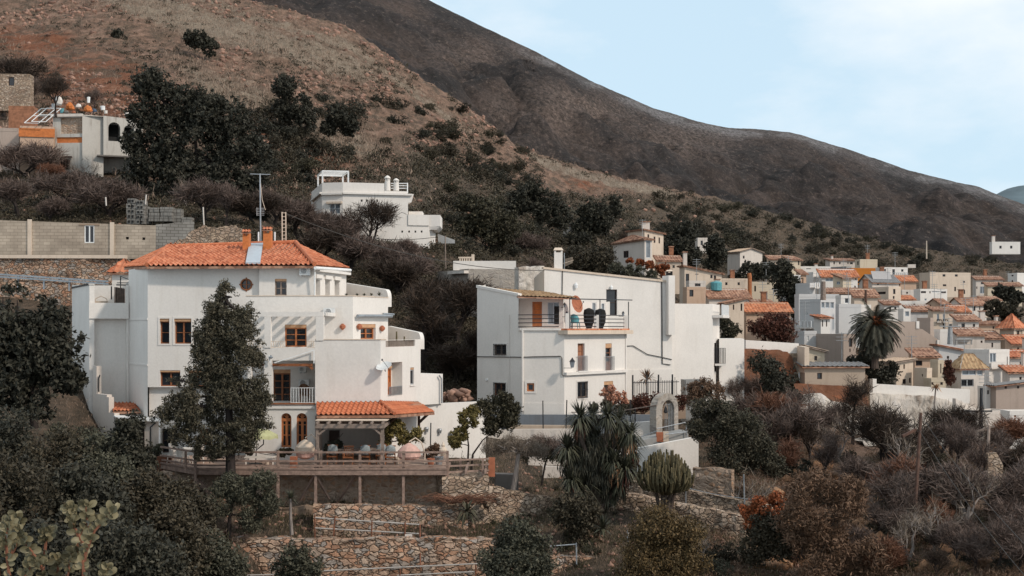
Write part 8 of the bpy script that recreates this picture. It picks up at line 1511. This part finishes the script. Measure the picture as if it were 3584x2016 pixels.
# round thick-leaved plant close to the camera, bottom left
fp =thing('thick_leaved_plant','plant with thick round pale leaves close to the camera, bottom left corner','plant',P(200,2100,13)); Y =13.0
def thick(mb,c,d,s):
 c =Vector(c); d =Vector(d).normalized(); sd =d.cross(Vector((random.uniform(-.4,.4),-1,random.uniform(-.4,.4)))).normalized(); nn =sd.cross(d).normalized(); vs =[]; m_ =8
 for k_ in range(m_): t_i =k_ /(m_ -1); w =math.sin(math.pi *min(1,t_i *.86+.07)) ** .7*s *.42*(.7+.5*t_i); p =c +d *s *1.15*t_i +nn *s *.10*math.sin(t_i *3.1); vs += [p -sd *w +nn *w *.35,p -nn *.004,p +sd *w +nn *w *.35]
 mb.add(vs,[f for k_ in range(m_ -1) for f in ((3*k_,3*k_ +1,3*k_ +4,3*k_ +3),(3*k_ +1,3*k_ +2,3*k_ +5,3*k_ +4))])
br =MB(); lv_ =MB(); stemsP =[[(300,2120),(290,2000),(270,1900),(320,1800)],[(300,2120),(290,1960),(330,1860),(390,1790)],[(290,1990),(310,1880),(300,1770)],[(180,2120),(150,1990),(160,1900),(165,1860)],[(150,1990),(110,1930),(60,1860)],[(60,2120),(30,2000),(20,1900),(30,1830)],[(30,1960),(70,1880),(60,1800)],[(330,2120),(360,2030),(380,1990)],[(200,2120),(240,2000),(250,1930)],[(90,2120),(80,2030),(120,1960)],[(290,1900),(250,1830),(245,1780)],[(0,2100),(-10,1950),(10,1850)],[(240,2100),(200,2020),(205,1960)]]
for st_ in stemsP:
 dY =random.uniform(-.5,.5); pts =[P(x,y,Y +dY) for x,y in st_]; br.tube(pts,[.022]+[.016]*(len(pts)-2)+[.008],5,False); tip =pts[-1]
 for seg_ in range(1,len(pts)):
  for _ in range(17):
   p =pts[seg_ -1].lerp(pts[seg_],random.random()); 
   if seg_ == 1 and random.random() < .4: continue
   thick(lv_,p,(random.uniform(-1,1),random.uniform(-.8,.3),random.uniform(-.1,1)),random.uniform(.05,.10))
 for _ in range(10): thick(lv_,tip +Vector((random.uniform(-.05,.05),0,random.uniform(-.08,.02))),(random.uniform(-1,1),random.uniform(-.6,.4),random.uniform(.2,1)),random.uniform(.05,.095))
br.build('stems',M['rust'],fp); lv_.build('leaves',M['leaf_thick'],fp,smooth=True)
# ------------------------------------------------------------------ bare trees of the lower right slope
rs =random.Random(5); spots =[]
for k in range(400):
 if len(spots) >= 74: break
 x =rs.uniform(2420,3660); y =rs.uniform(1420,2040)
 if x < 2760 and y > 1640: continue
 if x > 3250 and y < 1560+(x -3440)*.3: continue
 if x < 2560 and y < 1480: continue
 if 2760 < x < 3010 and y > 1690: continue
 if 2760 < x < 3420 and y < 1610: continue
 if any(abs(x -a) < 62 and abs(y -b_) < 45 for a,b_ in spots): continue
 spots.append((x,y))
for x,y in spots:
 kd =rs.choice(['twig','twig','bush','bush','darktree','darktree','grey','redbush','twigdark_bush','twig']); h =rs.uniform(120,230)*(1.1 if y > 1700 else .9); kd ='bush' if x > 3400 and kd == 'darktree' else kd
 plant(kd,x,y,h,None,'bare tree','leafless trees on the lower right slope',name='bare_tree',sx=1.25 if 'bush' in kd else 1)
for x,y,h,kd,lb,*Y_ in ((2980,1560,260,'darktree','black-limbed bare tree before the pale broken rocks'),(3130,1680,300,'darktree','large gnarled black bare tree just left of the leaning pole'),(2650,1560,210,'twig','tall grey bare tree left of the pale rocks'),(2840,1560,230,'twig','tall fine-twigged bare tree right of the dark ivy-clad one'),(2750,1600,220,'bush','purple-grey leafless tree right of the big dark green bush'),(3330,1600,210,'darktree','bare tree right of the leaning pole, before the white rocks'),(2610,1830,210,'grey','pale curling bare shrub between cactus and orange bush'),(2990,1440,130,'twig','pale bare tree against the long farm shed'),(3290,1970,150,'darktree','small bare tree low on the slope right of the leaning pole'),(2480,1420,110,'grey','pale twiggy shrub in front of the blank house block'),(2550,1440,110,'grey','pale twiggy shrub under the side block balcony'),(2450,2000,150,'grey','grey twiggy shrub by the stub wall at the bottom'),(3480,1020,60,'bush','bare bush before the long low cream building')): plant(kd,x,y,h,lb,'tree',name='bare_tree',sx=1.2 if kd == 'bush' else 1,Y=Y_[0] if Y_ else None)
# dark green and olive bushes among them
for x,y,h,kd in [(rs.uniform(2440,3600),rs.uniform(1600,2030),rs.uniform(40,95),rs.choice(['dark','scrub','scrub','olive','green','red'])) for _ in range(95)]:
 if x < 2740 and y > 1660 and not (y > 1950): continue
 if x > 3400 and y < 1640: continue
 plant(kd,x,y,h,None,'bush','evergreen bushes on the lower right slope',name='bush')
for x,y,h,kd in [(rs.uniform(-40,560),rs.uniform(1520,2030),rs.uniform(60,130),rs.choice(['dark','scrub','olive','dark'])) for _ in range(46)]+[(rs.uniform(540,760),rs.uniform(1740,2020),rs.uniform(40,80),'scrub') for _ in range(12)]:
 plant(kd,x,y,h,None,'shrub','shrubs of the lower left thicket',name='shrub')
for x,y,h,kd,in [(rs.uniform(1720,2120),rs.uniform(1690,2000),rs.uniform(18,50),rs.choice(['scrub','olive','green','scrub'])) for _ in range(34)]+[(rs.uniform(2150,2600),rs.uniform(1640,1800),rs.uniform(14,34),rs.choice(['scrub','green'])) for _ in range(26)]:
 plant(kd,x,y,h,None,'shrub','low shrubs on the garden terraces',name='shrub')
# village greenery
for x,y,h,kd in ((2830,1290,30,'red'),(3200,1165,18,'scrub'),(2856,985,16,'dark'),(3165,1028,34,'dark'),(3145,1040,24,'scrub'),(3185,975,16,'scrub'),(3330,1030,18,'olive'),(3290,1022,16,'scrub'),(3420,1100,26,'olive'),(3460,1060,30,'scrub'),(2760,1150,24,'scrub'),(3380,1060,20,'scrub'),(2915,1165,40,'dark'),(2930,1160,30,'olive'),(3290,1380,26,'scrub'),(3520,1330,24,'scrub'),(3480,1350,40,'scrub'),(3200,1420,40,'scrub'),(3160,1450,44,'olive'),(3120,1500,50,'dark'),(3250,1440,26,'olive')):
 plant(kd,x,y,h,None,'shrub','shrubs between the village houses',name='shrub',Y=None)
# ------------------------------------------------------------------ hillside shrubs: the larger ones stand alone
def dens(x,y):
 s_ =float(sil(x)); d =0
 d += 1.0*math.exp(-((y -(.30*x +290))/90) ** 2) if 900 < x < 2600 else 0
 d += .9 if (y > 700 and y < 940 and x > 2300) else 0
 d += .35 if (y > s_ +20 and y < 650 and 800 < x < 2000) else 0
 d += .9*math.exp(-((y -(.62*x -470))/60) ** 2) if 1450 < x < 1950 else 0
 return d
hsp =[]; tries =0
while len(hsp) < 290 and tries < 20000:
 tries += 1; x =rs.uniform(850,3620); y =rs.uniform(350,940)
 if y < sil(x)+8 or rs.random() > dens(x,y): continue
 if 1080 < x < 1560 and 560 < y < 900: continue
 hsp.append((x,y))
for x,y in hsp:
 near =(y -float(sil(x)))/300; h =rs.uniform(24,58)*(.7+.8*min(1,near)); zone =('dark shrub dotted over the slope above the hillside house','shrubs above the hillside house') if x < 1700 else ('dark shrub on the slope above the middle of the village','shrubs above the village middle') if x < 2600 else ('dark shrub on the wooded slope above the right side of the village','shrubs above the right of the village')
 plant(rs.choice(['dark','dark','dark','scrub','scrub','green']),x,y,h,None,'shrub',zone[1],name='hillside_shrub',sx=rs.uniform(1,1.5))
# ------------------------------------------------------------------ uncountable ground cover
def pick(n,fn,lo=-60,hi=3660,y0=0,y1=2060):
 """random ground points whose pixel passes fn (an array density)"""
 X =rng.uniform(lo,hi,n *6); Yp =rng.uniform(y0,y1,n *6); ok =(Yp > sil(X)+2) & (rng.random(n *6) < fn(X,Yp)); X,Yp =X[ok][:n],Yp[ok][:n]
 j =np.clip(np.round((X +900)/5300*(nc -1)).astype(int),0,nc -1); s_ =sil(X); i =np.clip(np.round(((Yp -s_)/(2500-s_)) ** (1/1.15)*(nr -1)).astype(int),0,nr -1); return GC[i,j],X,Yp
def zz(A,X,Y_):
 s_ =sil(X); return A[np.clip(np.round(np.clip((Y_ -s_)/(2500-s_),0,1) ** (1/1.15)*(nr -1)).astype(int),0,nr -1),np.clip(np.round((X +900)/5300*(nc -1)).astype(int),0,nc -1)]
def stuff(name,label_,mat,pts,size,k,aspect=.5,spread=.6,up=0,d=None,lf=.5):
 s_ =size *np.ones(len(pts)) if np.isscalar(size) else size; c =np.repeat(pts,k,0); ss =np.repeat(s_,k); u =rv(len(c)); u[:,2] =np.abs(u[:,2])*.9; c =c +(u *(.45+.55*rng.random((len(c),1)))*spread *1.6 if up > .2 and d is None else rng.normal(size=c.shape)*spread)*ss[:,None]; dd =None if d is None else np.tile(d,(len(c),1))
 v,f =cards(c,ss *lf,aspect,dd,.5); o =mesh_obj(name,v,f,M[mat],None,(0,0,0)); o['kind'] ='stuff'; o['label'] =label_; o['category'] ='ground cover'; return o
up_ =lambda X,Yp: np.where(Yp < 950,.9,.15); c,X,Yp =pick(9000,lambda X,Yp: np.clip((Yp -20)/450,.14,.8)*(fbm(np.stack([X /150,Yp /60,X *0],-1),1.0,3) >-.05),y1=960); stuff('hillside_scrub','fine dark scrub speckling the whole hillside behind the houses','leaf_scrub',c,rng.uniform(.3,1.0,len(c)) ** 1.5*c[:,1]/240,26,.6,.6,.4,lf=.2)
c,X,Yp =pick(9500,lambda X,Yp: np.where(Yp < 720,.06+1.2*zz(tan,X,Yp),.0),y1=720); stuff('grass_tufts','dry tan grass tufts on the upper hillside','grass_dry',c,rng.uniform(.5,1.0,len(c)),12,.10,.7,.4,(0,0,1.0))
c,X,Yp =pick(9000,lambda X,Yp: np.where((Yp > 1600) & (X > 560),.8,.1)+.4*((X < 560) & (Yp > 1400)),y0=1380,y1=2060); stuff('dry_grass','short dry grass and litter on the terraces and the lower slope','grass_dry',c,rng.uniform(.10,.26,len(c)),9,.10,1.0,.4,(0,0,1.0))
c,X,Yp =pick(9000,lambda X,Yp: .7*(fbm(np.stack([X /100,Yp /100,X *0],-1),1.0,3) > 0)*(Yp > 1580),y0=1580,y1=2060); stuff('green_grass','dull green grass patches on the terraces','grass_green',c,rng.uniform(.10,.24,len(c)),12,.12,1.1,.3,(0,0,1.0))
c,X,Yp =pick(3600,lambda X,Yp: .8*(fbm(np.stack([X /70,Yp /50,X *0+3],-1),1.0,3) >-.05)*(Yp > 1480)*(X > 2420),lo=2400,y0=1480,y1=2060); stuff('undergrowth','tangled low brown undergrowth on the lower right slope','leaf_brown',c,rng.uniform(.25,.55,len(c)),20,.10,.8,.5,lf=.25)
c,X,Yp =pick(6800,lambda X,Yp: .9*(fbm(np.stack([X /120,Yp /50,X *0+7],-1),1.0,3) >-.16)*(Yp > np.where(X < 1950,.62*X -440,690))*(Yp < 960)+.9*(X > 930)*(X < 1680)*(Yp > 800)*(Yp < 1420),y0=560,y1=1420); stuff('dark_undergrowth','dark undergrowth between the trees around the houses','leaf_scrub',c,rng.uniform(.4,1.3,len(c))*np.clip(c[:,1]/150,.5,1.5),44,.5,.65,.4,lf=.15)
def rocks(name,label_,mat,pts,size):
 n =len(pts); oc =np.array([(1,0,0),(-1,0,0),(0,1,0),(0,-1,0),(0,0,1),(0,0,-1),(.7,.7,.5),(-.7,.7,.4),(.7,-.7,.5),(-.7,-.7,.45)],dtype=float); fc =np.array([(4,8,6),(4,6,7),(4,7,9),(4,9,8),(0,6,8),(2,7,6),(1,9,7),(3,8,9),(0,8,5),(3,5,8),(3,9,5),(1,5,9),(1,7,5),(2,5,7),(2,6,5),(0,5,6)])
 v =oc[None]*(1+.13*rng.normal(size=(n,10,1)))*size[:,None,None]*rng.uniform(.5,1.3,(n,1,3)); th =rng.random(n)*6.28; ca,sa =np.cos(th)[:,None],np.sin(th)[:,None]; x,y =v[...,0]*ca -v[...,1]*sa,v[...,0]*sa +v[...,1]*ca; v =np.stack([x,y,v[...,2]],-1)+pts[:,None]; f =(fc[None]+10*np.arange(n)[:,None,None]).reshape(-1,3); o =mesh_obj(name,v.reshape(-1,3),f,M[mat],None,(0,0,0)); o['kind'] ='stuff'; o['label'] =label_; o['category'] ='rocks'
c,X,Yp =pick(7000,lambda X,Yp: np.where(Yp < 660,.05+.95*(fbm(np.stack([X /260,Yp /80+X /300,X *0],-1),1.0,3) > .14),.10)*(X < 2500)*np.clip(1.1-1.6*zz(tan,X,Yp),0,1)*(1-.6*zz(org,X,Yp)),y1=900); rocks('hillside_rocks','pinkish tan boulders and rubble strewn over the hillside','rockstuff',c,rng.uniform(.12,.62,len(c)) ** 1.3*c[:,1]/210)
c,X,Yp =pick(2600,lambda X,Yp: .5+0*X,lo=560,y0=1640,y1=2060); rocks('garden_stones','loose stones scattered over the terraces and the lower slope','rockstuff',c,rng.uniform(.04,.16,len(c)))
c,X,Yp =pick(420,lambda X,Yp: .8*(fbm(np.stack([X /90,Yp /60,X *0+5],-1),1.0,3) > .05),lo=2650,hi=3500,y0=1560,y1=2000); rocks('slope_boulders','pale boulders showing between the leafless trees of the lower right slope','leaf_dry',c,rng.uniform(.12,.5,len(c)))
for (x0,x1,y0,y1,Y0,n,lb) in ((1555,1640,1368,1402,71.5,40,'pile of reddish boulders behind the white garden wall'),(1690,1760,1745,1762,59,16,'pale rubble beside the brushwood')):
 pts =np.array([tuple(P(random.uniform(x0,x1),random.uniform(y0,y1),Y0 +random.random())) for _ in range(n)]); rocks('rock_pile',lb,'stone_pale' if Y0 < 60 else 'rockstuff',pts,rng.uniform(.1,.38,n)); o =bpy.data.objects[-1] if 0 else None
# ------------------------------------------------------------------ labels of the planted copies: colour, size, and the landmark each stands by
LM ={'the huge evergreen': (680,520),'the orange cliff': (965,430),'the roof pergola': (1165,620),'the olive-green slope tree': (1700,770),'the hillside house': (1300,720),'the lonely farmhouse': (3520,865),'the pointed-roof house': (2215,860),'the big palm': (3062,1160),'the leaning utility pole': (3207,1700),'the yucca clump': (2090,1620),'the cactus': (2320,1680),'the yellow bush': (2310,1920),'the garden steps': (2650,1970),'the round-leaved plant': (200,1880),'the half ruined hill house': (2610,910),'the red-eaved topmost house': (2945,925),'the barn-like house': (3325,990),'the vivid orange bush': (2680,1780),'the feathery brown tree': (2880,1830),'the standing rock slab': (3475,1640),'the concrete post': (3148,1680),'the silvery olive tree': (840,1740),'the stepped wall': (380,1450),'the end of the tan ridge': (1700,420),'the tiny ruined hut': (1990,815),'the agave': (2110,1850),'the silvery round shrub': (1810,1920),'the white ramp wall': (2280,1600),'the ivy-clad tree': (2710,1350),'the dark utility pole': (3435,1440),'the tall white pole': (3243,870),'the chapel tower': (3540,1170),'the left deck corner': (560,1640),'the gallery house': (2860,1100),'the slope midpoint above the village': (2400,760),'the big dark green bush': (2580,1540)}
KW ={'aerial': 'thin rooftop television aerial','dark': 'blackish green shrub','scrub': 'dull brown-green shrub','olive': 'silvery grey-green shrub','green': 'olive green bush','red': 'dark reddish bush','twig': 'slender leafless tree','bush': 'dense brown leafless tree','redbush': 'rust-tinted leafless tree','twigdark_bush': 'near-black leafless tree','darktree': 'black-limbed leafless tree','grey': 'pale bare shrub'}
grp ={}
for o_,x,y in AER: tag(o_,None,'aerial','rooftop television aerials'); AUTO.append((o_,x,y,30,'aerial'))
for o_,x,y,h,kd in AUTO:
 n_,(lx,ly) =min(LM.items(),key=lambda q: math.hypot(q[1][0]-x,q[1][1]-y)); dx,dy =x -lx,y -ly
 d_ =('left of' if dx < 0 else 'right of') if abs(dx) > 2*abs(dy) else ('above' if dy < 0 else 'below') if abs(dy) > 2*abs(dx) else ('up and ' if dy < 0 else 'down and ')+('left of' if dx < 0 else 'right of')
 kw =KW[kd]; grp.setdefault((kw,d_,n_),[]).append((math.hypot(dx,dy),o_))
ORD =[(w_ +' nearest').strip() for w_ in ' second third fourth fifth sixth seventh eighth ninth tenth eleventh twelfth thirteenth fourteenth fifteenth sixteenth seventeenth eighteenth nineteenth twentieth'.split(' ')]+['%dth nearest' % i for i in range(24,60)]
for (kw,d_,n_),lst in grp.items():
 lst.sort(key=lambda q: q[0])
 for i,(_,o_) in enumerate(lst): o_['label'] ='%s %s %s' % (kw,d_,n_)+('' if len(lst) == 1 else ', the '+ORD[i])
